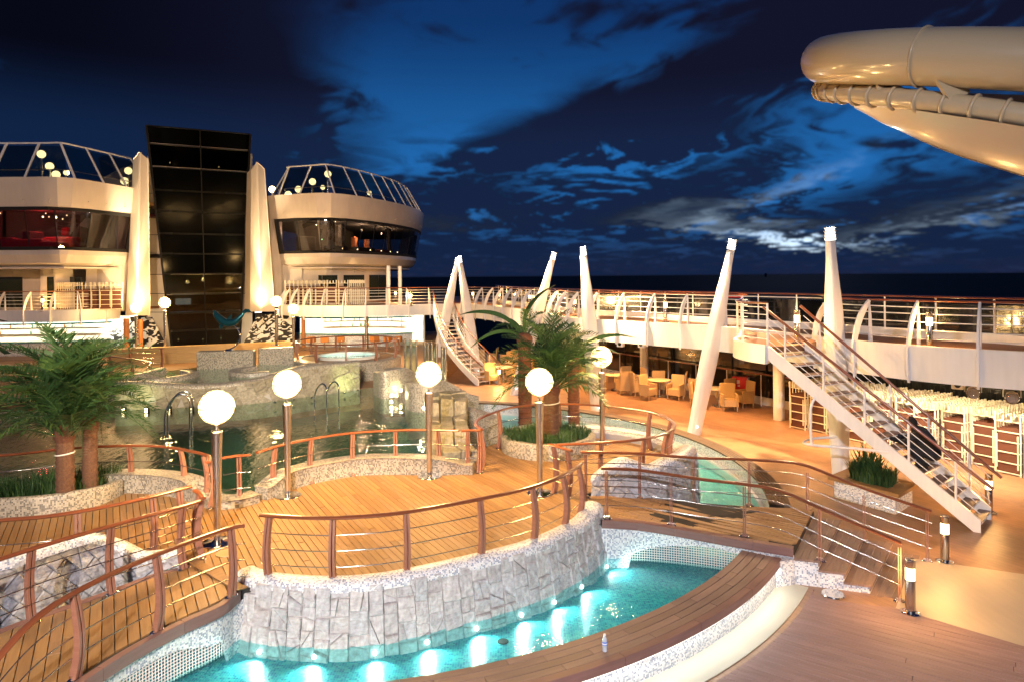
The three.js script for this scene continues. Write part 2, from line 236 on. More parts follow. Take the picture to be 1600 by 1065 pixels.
{ // the nearest planks of the main deck, in front of the curved rim
  const dir = at(1380, 940, 0).sub(at(1180, 893, 0)).normalize(), o = [];
  for (let a = 12; a <= 57; a += 3) o.push(V(RING.x + 10.5 * Math.sin(a * Math.PI / 180), 0, RING.z + 10.5 * Math.cos(a * Math.PI / 180)));
  o.push(V(5.0, 0, -11.4), V(6.35, 0, -10.9), V(7.4, 0, -9.95), V(9.2, 0, -8.9), V(9.5, 0, -6), V(-1, 0, -5.6));
  const g = structGroup('deck_planking');
  const mats = [[0.39, 0.25, 0.215], [0.375, 0.24, 0.205], [0.405, 0.26, 0.225]].map(([r, gg, b]) => std({ color: rgb(r, gg, b), map: sized(grain, 1.6, 0.4), roughness: 0.78 }));
  boards(g, o, 0.012, { dir, width: 0.145, gap: 0.007, thick: 0.011, length: 6, mats, most: 260 });
  mesh('seam_bed', flat(o, 0.004), std({ color: rgb(0.12, 0.075, 0.055), roughness: 0.9 }), g);
  // pale margin strip round the rim
  const arc = circle(V(RING.x, 0.004, RING.z), R_OUT, 8 * Math.PI / 180, 57 * Math.PI / 180, 50);
  mesh('margin_strip', sweep(arc, [[0, 0], [-0.5, 0], [-0.5, 0.009], [0, 0.009]].map(([a, b]) => [-a - 0.09, b])), std({ color: rgb(0.5, 0.46, 0.36), roughness: 0.6 }), g);
  const beige = struct('landing_patch', flat([at(1426, 873, 0), at(1602, 898, 0), V(9.5, 0, -11.6), V(9.4, 0, -8.7), at(1598, 1010, 0), at(1400, 951, 0)], 0.016), std({ color: rgb(0.56, 0.45, 0.31), map: sized(paintMark, 3, 3), roughness: 0.5 }));
}
const drainDisc = mesh('floor_hatch', cyl(0.185, 0.175, 0.018, 0, 0, 0, 28), M.steelBrushed); drainDisc.position.copy(at(1302, 928, 0.012)); drainDisc.position.y = 0.012; tag(drainDisc, 'round steel hatch cover in the deck beside the tiled step wall', 'hatch cover');

// ---------------------------------------------------------------- moat
const rippleTex = texture(512, 512, (x, y) => { const v = 0.5 + 0.28 * wrapNoise(x, y, 512, 512, 9, 2) + 0.22 * wrapNoise(x, y, 512, 512, 26, 8); return [v, v, v]; });
M.water = new THREE.MeshPhysicalMaterial({ color: rgb(0.58, 0.93, 0.93), transmission: 1, thickness: 0, roughness: 0.03, ior: 1.33, bumpMap: sized(rippleTex, 2.2, 2.2), bumpScale: 0.012 });
const disc = (r, y) => new THREE.CircleGeometry(r, 96).rotateX(-Math.PI / 2).translate(RING.x, y, RING.z);
const planUV = (g) => { const p = g.attributes.position, uv = g.attributes.uv; for (let i = 0; i < p.count; i++) uv.setXY(i, p.getX(i), p.getZ(i)); return g; };
struct('moat_floor', planUV(disc(9.66, -0.12)), M.mosaicPool);
struct('moat_water', planUV(disc(9.6, 0.06)), M.water);

// ---------------------------------------------------------------- curved teak rims
function rim(label, a0, a1, rIn, rows, pieces, lampColor, lampPower, mats) {
  const o = thing('rim_bench', label, 'bench'), D = Math.PI / 180, w = (R_OUT - rIn - 0.13) / rows, hTop = 0.47;
  for (let k = 0; k < rows; k++) {
    let a = a0;
    const step = (a1 - a0) / pieces; let next = a0 + step * (k % 2 ? 0.5 : 0.8) * rr(0.7, 1.2);
    while (a < a1 - 0.1) {
      const e = Math.min(next, a1) - 0.06, r = rIn + w * (k + 0.5), hw = w / 2 - 0.005;
      const p = circle(V(RING.x, hTop - 0.04, RING.z), r, a * D, e * D, 6);
      mesh('plank', sweep(p, [[-hw, 0], [-hw, 0.036], [-hw + 0.004, 0.04], [hw - 0.004, 0.04], [hw, 0.036], [hw, 0]], { angle: 0.3 }), mats[Math.floor(rnd() * 4)], o);
      a = next; next = a + step * rr(0.85, 1.15);
    }
  }
  for (let i = 0; i < pieces; i++) {
    const s = a0 + (a1 - a0) * i / pieces, e = a0 + (a1 - a0) * (i + 1) / pieces - 0.07;
    const p = circle(V(RING.x, 0, RING.z), R_OUT, s * D, e * D, 8);
    mesh('lip', sweep(p.map((q) => q.clone()), [[-0.127, 0.34], [-0.127, 0.47], [-0.008, 0.474], [0, 0.466], [0, 0.36], [-0.01, 0.34]], { angle: 0.3 }), mats === M.bench ? M.lip : mats[0], o);
  }
  const base = circle(V(RING.x, 0, RING.z), R_OUT - 0.07, a0 * D, a1 * D, 60);
  mesh('tiled_side', sweep(base, [[0.0, 0], [0.0, 0.42], [-0.02, 0.42], [-0.02, 0]]), M.mosaic, o);
  mesh('core', sweep(circle(V(RING.x, 0, RING.z), rIn + 0.02, a0 * D, a1 * D, 60), [[0.004, 0.425], [R_OUT - rIn - 0.12, 0.425], [R_OUT - rIn - 0.12, -0.3], [0.004, -0.3]]), M.caulk, o);
  mesh('inner_tiles', sweep(circle(V(RING.x, 0, RING.z), rIn + 0.016, a0 * D, a1 * D, 60), [[0, 0.42], [-0.003, 0.42], [-0.003, -0.3], [0, -0.3]]), M.mosaic, o);
  // light strip tucked under the lip
  mesh('light_strip', sweep(circle(V(RING.x, 0, RING.z), R_OUT - 0.04, a0 * D, a1 * D, 60), [[-0.015, 0.322], [0.015, 0.322], [0.015, 0.335], [-0.015, 0.335]]), M.glow(lampColor[0], lampColor[1], lampColor[2], 3), o);
  const n = Math.round((a1 - a0) / 8);
  for (let i = 0; i < n; i++) {
    const a = (a0 + (a1 - a0) * (i + 0.5) / n) * D, l = new THREE.RectAreaLight(rgb(...lampColor), lampPower, 1.36, 0.05);
    l.position.set(RING.x + (R_OUT - 0.025) * Math.sin(a), 0.315, RING.z + (R_OUT - 0.025) * Math.cos(a)); l.lookAt(RING.x + (R_OUT + 0.3) * Math.sin(a), 0, RING.z + (R_OUT + 0.3) * Math.cos(a)); l.name = 'strip_lamp'; scene.add(l);
  }
  return o;
}
rim('curved teak bench rim in front of the turquoise water, with a lamp strip', -12, 56.2, R_IN, 4, 8, [0.96, 1, 0.93], 24, M.bench);
rim('curved teak bench rim behind the footbridge, along the orange deck', 74, 172, R_INB, 4, 11, [1, 0.9, 0.55], 10, [wood(0.12, 0.07, 0.035), wood(0.15, 0.085, 0.042), wood(0.1, 0.055, 0.03), wood(0.135, 0.08, 0.045)]);  // darker copies of the bench wood stand in for weaker light here
{ const arc = circle(V(RING.x, 0, RING.z), 9.5, 74 * Math.PI / 180, 172 * Math.PI / 180, 70); const o = mesh('overflow_ledge', sweep(arc, [[-0.03, -0.3], [0.05, -0.3], [0.05, 0.12], [-0.03, 0.12]]), M.white); tag(o, 'white overflow ledge in the green moat along the far teak rim', 'ledge'); }

// ---------------------------------------------------------------- stone walls
function splitPoly(poly, px, py, ang) { const nx = -Math.sin(ang), ny = Math.cos(ang), side = (p) => (p[0] - px) * nx + (p[1] - py) * ny, A = [], B = []; for (let i = 0; i < poly.length; i++) { const p = poly[i], q = poly[(i + 1) % poly.length], a = side(p), b = side(q); (a >= 0 ? A : B).push(p); if ((a >= 0) !== (b >= 0)) { const t = a / (a - b), m = [lerp(p[0], q[0], t), lerp(p[1], q[1], t)]; A.push(m); B.push(m); } } return [A, B].filter((p) => p.length > 2); }
const area = (p) => Math.abs(p.reduce((s, q, i) => { const r = p[(i + 1) % p.length]; return s + q[0] * r[1] - r[0] * q[1]; }, 0)) / 2;
const keepSide = (poly, px, py, ang) => { const nx = -Math.sin(ang), ny = Math.cos(ang); return splitPoly(poly, px, py, ang).filter((q) => { const c = q.reduce((s, p) => [s[0] + p[0] / q.length, s[1] + p[1] / q.length], [0, 0]); return (c[0] - px) * nx + (c[1] - py) * ny > 0; })[0]; };
function stoneWall(name, label, ctrl, { base, top, batter = 0.12, thick = 0.3, inner = 0.78, cell = 0.24, lean = 0, cap = true, category = 'wall', mats = M.stone, capMat = M.mosaic, back = false }) {
  const o = thing(name, label, category), path = curve(ctrl, 60).map((p) => V(p.x, 0, p.z)), len = [0];
  for (let i = 1; i < path.length; i++) len[i] = len[i - 1] + path[i].distanceTo(path[i - 1]);
  const L = len[len.length - 1];
  const S = (u, t, lift = 0) => {
    u = clamp(u, 0, L); let i = 1; while (i < len.length - 1 && len[i] < u) i++;
    const f = (u - len[i - 1]) / (len[i] - len[i - 1]), a = path[i - 1], b = path[i], l = a.distanceTo(b), n = V(-(b.z - a.z) / l, 0, (b.x - a.x) / l), T = top(u / L), off = batter * (1 - t) + lift;
    return V(lerp(a.x, b.x, f) + n.x * off, lerp(base, T, t), lerp(a.z, b.z, f) + n.z * off);
  };
  const P = [], U = [], quad = (a, b, c, d, uv) => { for (const k of [0, 1, 2, 0, 2, 3]) { const p = [a, b, c, d][k]; P.push(p.x, p.y, p.z); U.push(...uv[k]); } };
  const N = 60;
  for (let i = 0; i < N; i++) {
    const u = L * i / N, v = L * (i + 1) / N;
    quad(S(u, 0), S(v, 0), S(v, 1), S(u, 1), [[u, 0], [v, 0], [v, 1], [u, 1]]);
    quad(S(v, 1), S(u, 1), S(u, 1, -thick), S(v, 1, -thick), [[v, 1], [u, 1], [u, 1.3], [v, 1.3]]);
    const lo = (q) => { const p = S(q, 1, -thick); p.y = back ? base : inner; return p; };
    quad(S(u, 1, -thick), S(v, 1, -thick), lo(v), lo(u), [[u, 0], [v, 0], [v, 1], [u, 1]]);
  }
  for (const u of [0, L]) { const lo = S(u, 1, -thick); lo.y = base; quad(S(u, 0), S(u, 1), S(u, 1, -thick), lo, [[0, 0], [0, 1], [0.3, 1], [0.3, 0]]); }
  mesh('core', faces(P, U, 0.6), M.grout, o);
  if (cap) {
    const line = Array.from({ length: N + 1 }, (_, i) => S(L * i / N, 1, -thick / 2 + 0.01)), r = thick / 2 + 0.045, prof = [];
    for (let k = 0; k <= 8; k++) { const a = Math.PI * (1 - k / 8); prof.push([r * Math.cos(a), -0.04 + 0.1 * Math.sin(a)]); }
    prof.push([r, -0.09], [r - 0.03, -0.09], [-r + 0.03, -0.09], [-r, -0.09]);
    mesh('tiled_cap', sweep(line, prof, { angle: 0.7 }), capMat, o);
  }
  // the facing stones: strips cut across and then broken at odd angles
  const Hm = Math.max(...Array.from({ length: 20 }, (_, i) => top(i / 19))) - base - (cap ? 0.07 : 0), cells = [], diag = Math.hypot(L, Hm), cl = Math.cos(lean), sl = Math.sin(lean);
  for (let s = lean ? -diag : 0; s < diag; ) {
    const w = cell * rr(0.8, 1.25); let t = lean ? -diag : -rnd() * cell;
    while (t < (lean ? diag : Hm)) {
      const hgt = cell * rr(0.9, 2.0), k1 = rr(-0.12, 0.12) * (lean ? 0.5 : 1) * cell;
      let poly = [[s, t], [s + w, t + k1], [s + w, t + hgt], [s, t + hgt]].map(([x, y]) => lean ? [x * cl - y * sl + L / 2, x * sl + y * cl + Hm / 2] : [x, y]);
      t += hgt;
      for (const [px, py, an] of [[0, 0, -Math.PI / 2], [L, 0, Math.PI / 2], [0, 0, 0], [0, Hm, Math.PI]]) { if (poly) poly = keepSide(poly, px, py, an) ?? null; }
      if (!poly || area(poly) < cell * cell * 0.12) continue;
      const c = poly.reduce((q, p) => [q[0] + p[0] / poly.length, q[1] + p[1] / poly.length], [0, 0]);
      if (rnd() < 0.62) cells.push(...splitPoly(poly, c[0] + rr(-0.3, 0.3) * w, c[1] + rr(-0.3, 0.3) * hgt, rr(0, Math.PI)).flatMap((p) => area(p) > 0.06 && rnd() < 0.25 ? splitPoly(p, ...p.reduce((q, r) => [q[0] + r[0] / p.length, q[1] + r[1] / p.length], [0, 0]), rr(0, 3)) : [p])); else cells.push(poly);
    }
    s += w;
  }
  let count = 0; const rest = [];
  for (const poly of cells) {
    if (area(poly) < 0.0025) continue;
    const c = poly.reduce((q, p) => [q[0] + p[0] / poly.length, q[1] + p[1] / poly.length], [0, 0]);
    const ins = (p, d) => { const l = Math.hypot(c[0] - p[0], c[1] - p[1]) || 1, k = Math.min(d / l, 0.6); return [lerp(p[0], c[0], k), lerp(p[1], c[1], k)]; };
    const lift = rr(0.014, 0.065), tu = rr(-0.13, 0.13), tv = rr(-0.15, 0.15), out = poly.map((p) => ins(p, 0.008)), inn = poly.map((p) => ins(p, 0.026));
    const F = inn.map((p) => S(p[0], p[1] / (Hm + 1e-6), lift + (p[0] - c[0]) * tu + (p[1] - c[1]) * tv)), B = out.map((p) => S(p[0], p[1] / Hm, -0.005)), E = out.map((p) => S(p[0], p[1] / Hm, Math.max(0.006, lift * 0.6 + (p[0] - c[0]) * tu + (p[1] - c[1]) * tv)));
    const Q = [], W = [], ou = rnd() * 5, ov = rnd() * 5, rot = rnd() < 0.5, n = poly.length, put = (p, q) => { Q.push(p.x, p.y, p.z); W.push((rot ? q[1] : q[0]) + ou, (rot ? q[0] : q[1]) + ov); };
    for (let i = 1; i + 1 < n; i++) { put(F[0], inn[0]); put(F[i], inn[i]); put(F[i + 1], inn[i + 1]); }
    for (let i = 0; i < n; i++) { const j = (i + 1) % n; for (const [X, x, Y, y] of [[E, out, F, inn], [B, out, E, out]]) { put(X[i], x[i]); put(X[j], x[j]); put(Y[j], y[j]); put(X[i], x[i]); put(Y[j], y[j]); put(Y[i], y[i]); } }
    const g = faces(Q, W); if (count++ < 290) mesh('stone', g, mats[Math.floor(rnd() * mats.length)], o); else rest.push(g);
  }
  if (rest.length) stuff('stones', rest, mats[0], o);
  return { o, S, L };
}
const front = stoneWall('stone_wall', 'pale rough stone wall curving above the turquoise water in front of the round deck', [V(-4.24, 0, -10.45), V(-3.88, 0, -10.22), V(-3.44, 0, -10.1), V(-2.74, 0, -10.02), V(-1.94, 0, -10.14), V(-0.64, 0, -10.78), V(0.4, 0, -11.45), V(1.18, 0, -12.31), V(1.55, 0, -12.9), V(1.66, 0, -13.2)],
  { base: -0.3, top: (t) => 0.88 + 0.1 * smooth(t, 0.9, 1), batter: 0.22, inner: 0.78, cell: 0.23 });
stoneWall('stone_wall', 'grey stone wall with a humped top beside the near left footbridge', [V(-9.6, 0, -8.9), V(-8.2, 0, -9.1), V(-7.2, 0, -9.62), V(-6.72, 0, -10.4), V(-6.35, 0, -10.78), V(-5.85, 0, -10.85), V(-5.35, 0, -10.98)],
  { base: -0.3, top: (t) => 0.98 + 0.44 * (1 - smooth(t, 0.72, 0.9)), batter: 0.1, cell: 0.24, lean: 0.75, thick: 0.2 });
stoneWall('stone_wall', 'grey stone wall with a wavy top behind the right footbridge, at the green moat', [V(1.66, 0, -14.55), V(2.0, 0, -14.42), V(2.6, 0, -14.42), V(3.3, 0, -14.7), V(3.9, 0, -15.3), V(4.3, 0, -16.2), V(4.35, 0, -17.3), V(3.95, 0, -18.4), V(3.1, 0, -19.3), V(1.9, 0, -19.8), V(0.6, 0, -19.9)],
  { base: -0.3, top: (t) => 1.2 + 0.28 * Math.sin(clamp(t / 0.14, 0, 1) * Math.PI) * (t < 0.14 ? 1 : 0) + (t < 0.07 ? -0.1 * (1 - t / 0.07) : 0) + 0.18 * smooth(t, 0.1, 0.2) * (1 - smooth(t, 0.3, 0.45)) - 0.15 * smooth(t, 0.4, 0.5), batter: 0.08, cell: 0.26, lean: 0.8 });

// ---------------------------------------------------------------- the round deck between the pools
const DECK = [[-4.1, -10.17], [-3.85, -10.25], [-3.44, -10.22], [-2.74, -10.16], [-1.94, -10.3], [-0.64, -10.95], [0.33, -11.57], [1.02, -12.4], [1.5, -13.1], [1.52, -14.5], [1.9, -14.6], [2.6, -14.62], [3.2, -14.9], [3.75, -15.4], [4.1, -16.3], [4.12, -17.3], [3.75, -18.3], [3.0, -19.1], [1.8, -19.6], [0.6, -19.7], [-0.3, -19.1], [-0.85, -18.3], [-1.1, -17.3], [-1.0, -16.4],
  [-1.85, -16.2], [-2.77, -16.3], [-3.67, -16.22], [-4.33, -15.87], [-4.95, -15.26], [-5.36, -14.3], [-5.9, -13.9], [-6.5, -14.3], [-7.26, -14.75], [-8.0, -14.95], [-8.8, -14.95], [-9.5, -14.6], [-10.4, -14.1], [-12.5, -13.6], [-13.5, -11.5], [-12, -9.6], [-9.6, -9.15], [-8.2, -9.35], [-7.4, -9.85], [-6.95, -10.5], [-6.4, -10.98], [-5.8, -11.1], [-5.27, -11.17]].map(([x, z]) => V(x, 0, z));
{
  const g = structGroup('round_deck');
  boards(g, DECK, 0.8, { dir: AXIS, width: 0.115, gap: 0.011, length: 2.6, mats: M.teak });
  mesh('deck_base', plate(DECK, -0.3, 0.785), M.caulk, g);
}
{ const d = mesh('deck_hatch', cyl(0.17, 0.165, 0.012, 0, 0, 0, 28), std({ color: rgb(0.4, 0.3, 0.16), roughness: 0.5, metalness: 0.4 })); d.position.copy(at(353, 864, 0.802)); tag(d, 'round brass coloured deck plate beside the foot of the nearest globe lamp', 'hatch cover'); }

// ---------------------------------------------------------------- railings
function handrail(o, line, mat = M.hand) {
  const prof = Array.from({ length: 10 }, (_, k) => { const a = k / 10 * 2 * Math.PI; return [0.05 * Math.cos(a), 0.028 * Math.sin(a)]; });
  mesh('handrail', sweep(line, prof, { angle: 0.9 }), mat, o);
}
const slat = (() => { const outer = [], inner = []; for (let i = 0; i <= 8; i++) { const t = i / 8, b = 0.075 * Math.sin(Math.PI * Math.pow(t, 0.9)), w = lerp(0.1, 0.06, t); outer.push([b + w / 2, t * 0.95 + 0.02]); inner.push([b - w / 2, t * 0.95 + 0.02]); }
  const sh = new THREE.Shape([...outer, ...inner.reverse()].map((p) => new THREE.Vector2(...p))), one = () => new THREE.ExtrudeGeometry(sh, { depth: 0.03, bevelEnabled: true, bevelSize: 0.004, bevelThickness: 0.004, bevelSegments: 1 });
  return mergeAll([one().translate(0, 0, 0.008), one().translate(0, 0, -0.045)]); })();
const slim = mergeAll([box(0.05, 0.93, 0.016, 0, 0.485, 0.017), box(0.05, 0.93, 0.016, 0, 0.485, -0.017)]);
const foot = mergeAll([lathe([[0, 0.03], [0.02, 0.03], [0.045, 0.012], [0.045, 0], [0, 0]], 12).translate(0, 0, 0.055), lathe([[0, 0.03], [0.02, 0.03], [0.045, 0.012], [0.045, 0], [0, 0]], 12).translate(0, 0, -0.055), box(0.035, 0.06, 0.12, 0, 0.03, 0)]);
function railing(name, label, base, { posts, kind = 'wood', high = 1.0, cables = [0.26, 0.5, 0.74], side = 1, group = 'teak railings round the pools', closed = false, over = 0.12, straight = false, n = 60 }) {
  const o = thing(name, label, 'railing', V(0, 0, 0), 0, group), pts = straight ? base : curve(base, n, closed);
  const T = (p) => { let best = 0, d = 1e9; pts.forEach((q, i) => { const k = q.distanceToSquared(p); if (k < d) { d = k; best = i; } }); const a = pts[Math.max(best - 1, 0)], b = pts[Math.min(best + 1, pts.length - 1)]; return Math.atan2(b.x - a.x, b.z - a.z); };
  handrail(o, pts.map((p) => V(p.x, p.y + high, p.z)));
  for (const h of cables) { const c = pts.map((p) => V(p.x, p.y + h, p.z)); mesh('cable', new THREE.TubeGeometry(new THREE.CatmullRomCurve3(c, closed, 'centripetal'), Math.min(c.length * 2, 90), 0.008, 5, closed), M.steel, o); }
  for (const p of posts) {
    const turn = T(p), P = mesh('post', kind === 'wood' ? slat : slim, M.post, o);
    P.position.copy(p); P.rotation.y = turn + (side > 0 ? 0 : Math.PI); P.scale.y = high;
    const f = mesh('post_foot', foot, M.chrome, o); f.position.copy(p); f.rotation.y = turn;
  }
  return o;
}
const g3 = (y, list) => list.map(([x, z]) => V(x, y, z));
railing('deck_railing', 'teak railing along the top of the pale stone wall in front', g3(0.8, [[-3.86, -10.4], [-3.3, -10.28], [-2.72, -10.24], [-1.9, -10.38], [-0.62, -11.02], [0.28, -11.64], [0.93, -12.4], [1.3, -13.1]]), { posts: g3(0.8, [[-3.72, -10.36], [-2.72, -10.24], [-1.66, -10.48], [-0.55, -11.06], [0.32, -11.68], [0.9, -12.36], [1.24, -12.98]]), side: -1 });
railing('deck_railing', 'teak railing between the round deck and the dark pool', g3(0.8, [[-5.3, -14.12], [-5.04, -14.66], [-4.5, -15.3], [-3.72, -15.84], [-2.77, -16.06], [-1.9, -16.08], [-1.28, -15.98]]), { posts: g3(0.8, [[-5.08, -14.58], [-4.52, -15.28], [-3.72, -15.84], [-2.77, -16.06], [-1.77, -16.08]]), cables: [0.34, 0.66] });
railing('deck_railing', 'short teak railing stub behind the nearest globe lamp', g3(0.8, [[-5.92, -13.66], [-5.62, -13.86], [-5.36, -13.92]]), { posts: g3(0.8, [[-5.58, -13.88]]), cables: [0.34, 0.66] });
railing('deck_railing', 'teak railing curving round the left bay by the palm planter', g3(0.8, [[-11.6, -13.9], [-10.4, -14.1], [-9.4, -14.62], [-8.32, -14.78], [-7.5, -14.66], [-6.8, -14.3], [-6.2, -13.86], [-6.0, -13.4]]), { posts: g3(0.8, [[-11.1, -14.0], [-8.32, -14.78], [-7.05, -14.46], [-6.33, -13.94], [-6.1, -13.7]]), cables: [0.34, 0.66] });
railing('deck_railing', 'teak railing looping round the lobe with the middle palm planter', g3(0.8, [[0.9, -14.56], [1.9, -14.72], [2.8, -15.0], [3.5, -15.6], [3.85, -16.3], [3.92, -17.0], [3.7, -17.9], [3.0, -18.6], [2.4, -18.95], [1.5, -19.2], [0.7, -19.1], [-0.03, -18.75], [-0.55, -18.0], [-0.88, -17.2], [-0.9, -16.6], [-0.75, -16.1]]), { posts: g3(0.8, [[1.9, -14.72], [2.9, -15.06], [3.5, -15.6], [3.78, -16.1], [3.92, -17.0], [3.62, -18.02], [2.5, -18.9], [1.3, -19.17], [-0.4, -18.3], [-0.86, -16.6], [-0.78, -16.2]]), cables: [0.34, 0.66], n: 90 });
railing('deck_railing', 'short L shaped teak gate post rail where the right footbridge begins', g3(0.8, [[0.78, -14.62], [0.98, -14.36], [1.2, -14.06]]), { posts: g3(0.8, [[0.86, -14.5], [1.12, -14.16]]), cables: [0.26, 0.5, 0.74] });
railing('deck_railing', 'short teak gate rail at the end of the pool curb, left of the middle planter', g3(0.8, [[-1.22, -15.96], [-1.0, -16.02], [-0.76, -15.98]]), { posts: g3(0.8, [[-1.06, -16.02], [-0.8, -16.0]]), cables: [0.34, 0.66] });
railing('deck_railing', 'teak railing behind the humped grey stone wall on the left', g3(0.8, [[-9.2, -9.7], [-8.4, -9.95], [-7.7, -10.25], [-7.17, -10.38], [-6.73, -10.62], [-6.18, -11.1], [-5.82, -11.55], [-5.6, -11.85]]), { posts: g3(0.8, [[-8.6, -9.9], [-6.78, -10.6], [-6.0, -11.32], [-5.72, -11.66]]), cables: [0.3, 0.62], side: -1 });
railing('deck_railing', 'short teak gate rail with a curled end where the near left footbridge begins', g3(0.8, [[-5.42, -11.62], [-5.24, -11.42], [-5.1, -11.2]]), { posts: g3(0.8, [[-5.3, -11.5], [-5.14, -11.26]]), side: -1 });

// ---------------------------------------------------------------- footbridges
function archWall(path, topY, botY, arch) { // tiled side under a footbridge; arch(s) is the height of its opening, s from 0 to 1
  const P = [], U = [], n = path.length, len = [0]; for (let i = 1; i < n; i++) len[i] = len[i - 1] + path[i].distanceTo(path[i - 1]);
  for (let i = 0; i + 1 < n; i++) { const q = [[i, 0], [i + 1, 0], [i + 1, 1], [i, 1]].map(([k, e]) => [V(path[k].x, e ? topY(k / (n - 1)) : Math.min(Math.max(botY, arch(k / (n - 1))), topY(k / (n - 1)) - 0.01), path[k].z), len[k]]); for (const k of [0, 1, 2, 0, 2, 3]) { const [p, u] = q[k]; P.push(p.x, p.y, p.z); U.push(u, p.y); } }
  return faces(P, U);
}
function net(path, y0, arch, step, mat) { // knotted net hung in the opening
  const list = [], n = path.length, len = [0]; for (let i = 1; i < n; i++) len[i] = len[i - 1] + path[i].distanceTo(path[i - 1]);
  const L = len[n - 1], P = (s) => { let i = 1; while (i < n - 1 && len[i] < s) i++; const f = (s - len[i - 1]) / (len[i] - len[i - 1]); return path[i - 1].clone().lerp(path[i], f); };
  for (let s = step; s < L; s += step) { const a = arch(s / L); if (a < y0 + 0.02) continue; const p = P(s); list.push(box(0.011, a - y0, 0.008, p.x, (a + y0) / 2, p.z)); }
  for (let y = y0 + step * 0.6; y < y0 + 0.9; y += step) { let from = null; for (let s = 0; s <= L; s += step) { const on = arch(s / L) > y && s + step < L; if (on && from === null) from = s; if (!on && from !== null) { for (let q = from; q < s; q += 0.3) { const a = P(q).setY(y), b = P(Math.min(q + 0.3, s)).setY(y); list.push(beam(a, b, 0.008, 0.011)); } from = null; } } }
  return mergeAll(list);
}
M.net = std({ color: rgb(0.7, 0.72, 0.7), roughness: 0.7 });
{ // left footbridge
  const near = g3(0, [[-4.06, -10.12], [-4.13, -9.68], [-4.44, -9.21], [-4.78, -8.5], [-4.98, -7.8], [-5.2, -6.9], [-5.5, -6.0]]), farSide = g3(0, [[-5.26, -11.15], [-5.59, -10.82], [-6.13, -10.03], [-6.83, -9.06], [-7.2, -8.2], [-7.5, -7.2]]);
  const nearC = curve(near, 30), farC = curve(farSide, 30), g = thing('left_footbridge', 'teak footbridge in the left foreground with tiled side and a net over the water', 'footbridge');
  g.name = 'footbridge'; used.footbridge = 0;
  const inset = nearC.map((p, i) => { const q = farC[i]; return p.clone().lerp(q, 0.09); }), inset2 = farC.map((p, i) => p.clone().lerp(nearC[i], 0.06));
  boards(g, [...inset, ...inset2.slice().reverse()], 0.775, { dir: AXIS, width: 0.145, gap: 0.011, length: 4, mats: M.teak });
  mesh('deck_base', plate([...nearC.map((p, i) => p.clone().lerp(farC[i], 0.02)), ...farC.slice().reverse()], 0.6, 0.755), M.caulk, g);
  mesh('threshold_board', [beam(V(-4.04, 0.796, -10.12), V(-5.27, 0.796, -11.16), 0.16, 0.02)], M.teak[2], g);
  const edgeBoard = (line, s) => { for (let k = 0; k < 4; k++) { const seg = line.slice(Math.floor(k * 30 / 4), Math.floor((k + 1) * 30 / 4) + 1).map((p) => V(p.x, 0, p.z)); const a = seg[seg.length - 1], b = seg[seg.length - 2]; seg[seg.length - 1] = a.clone().lerp(b, 0.03); mesh('edge_board', sweep(seg, s > 0 ? [[0, 0.62], [0, 0.775], [-0.006, 0.781], [-0.14, 0.781], [-0.14, 0.62]] : [[0, 0.62], [0, 0.775], [0.006, 0.781], [0.1, 0.781], [0.1, 0.62]]), M.lip, g); } };
  edgeBoard(nearC, -1); edgeBoard(farC.slice(), 1);
  const side = [V(-4.0, 0, -10.3), ...nearC.slice(1).map((p, i) => p.clone().lerp(farC[i + 1], 0.035))], arch = (s) => s < 0.09 ? -1 : s > 0.95 ? -1 : Math.min(0.22 + 0.22 * smooth(s, 0.09, 0.3), 0.44);
  mesh('tiled_side', archWall(side, () => 0.62, -0.3, arch), M.mosaic, g);
  mesh('net', net(side.map((p, i) => p.clone().lerp(farC[i], 0.01)), 0.02, (s) => arch(s) + 0.02, 0.045, M.net), M.net, g);
  railing('footbridge_railing', 'nearest railing of the left footbridge, at the bottom left corner', [V(-3.95, 0.78, -10.02), V(-4.1, 0.78, -9.94), V(-4.7, 0.78, -8.98), V(-5.08, 0.78, -7.96), V(-5.2, 0.72, -7.35), V(-5.35, 0.4, -6.75), V(-5.5, 0.1, -6.2)], { posts: [V(-4.12, 0.78, -9.92), V(-4.7, 0.78, -8.96), V(-5.1, 0.78, -7.9)], side: 1 });
  railing('footbridge_railing', 'far railing of the left footbridge, beside the humped stone wall', [V(-5.12, 0.78, -11.12), V(-5.3, 0.78, -10.84), V(-5.92, 0.78, -10.04), V(-6.5, 0.78, -9.2), V(-7.0, 0.78, -8.2)], { posts: [V(-5.27, 0.78, -10.88), V(-5.92, 0.78, -10.04), V(-6.5, 0.78, -9.2), V(-6.9, 0.78, -8.4)], side: -1 });
}
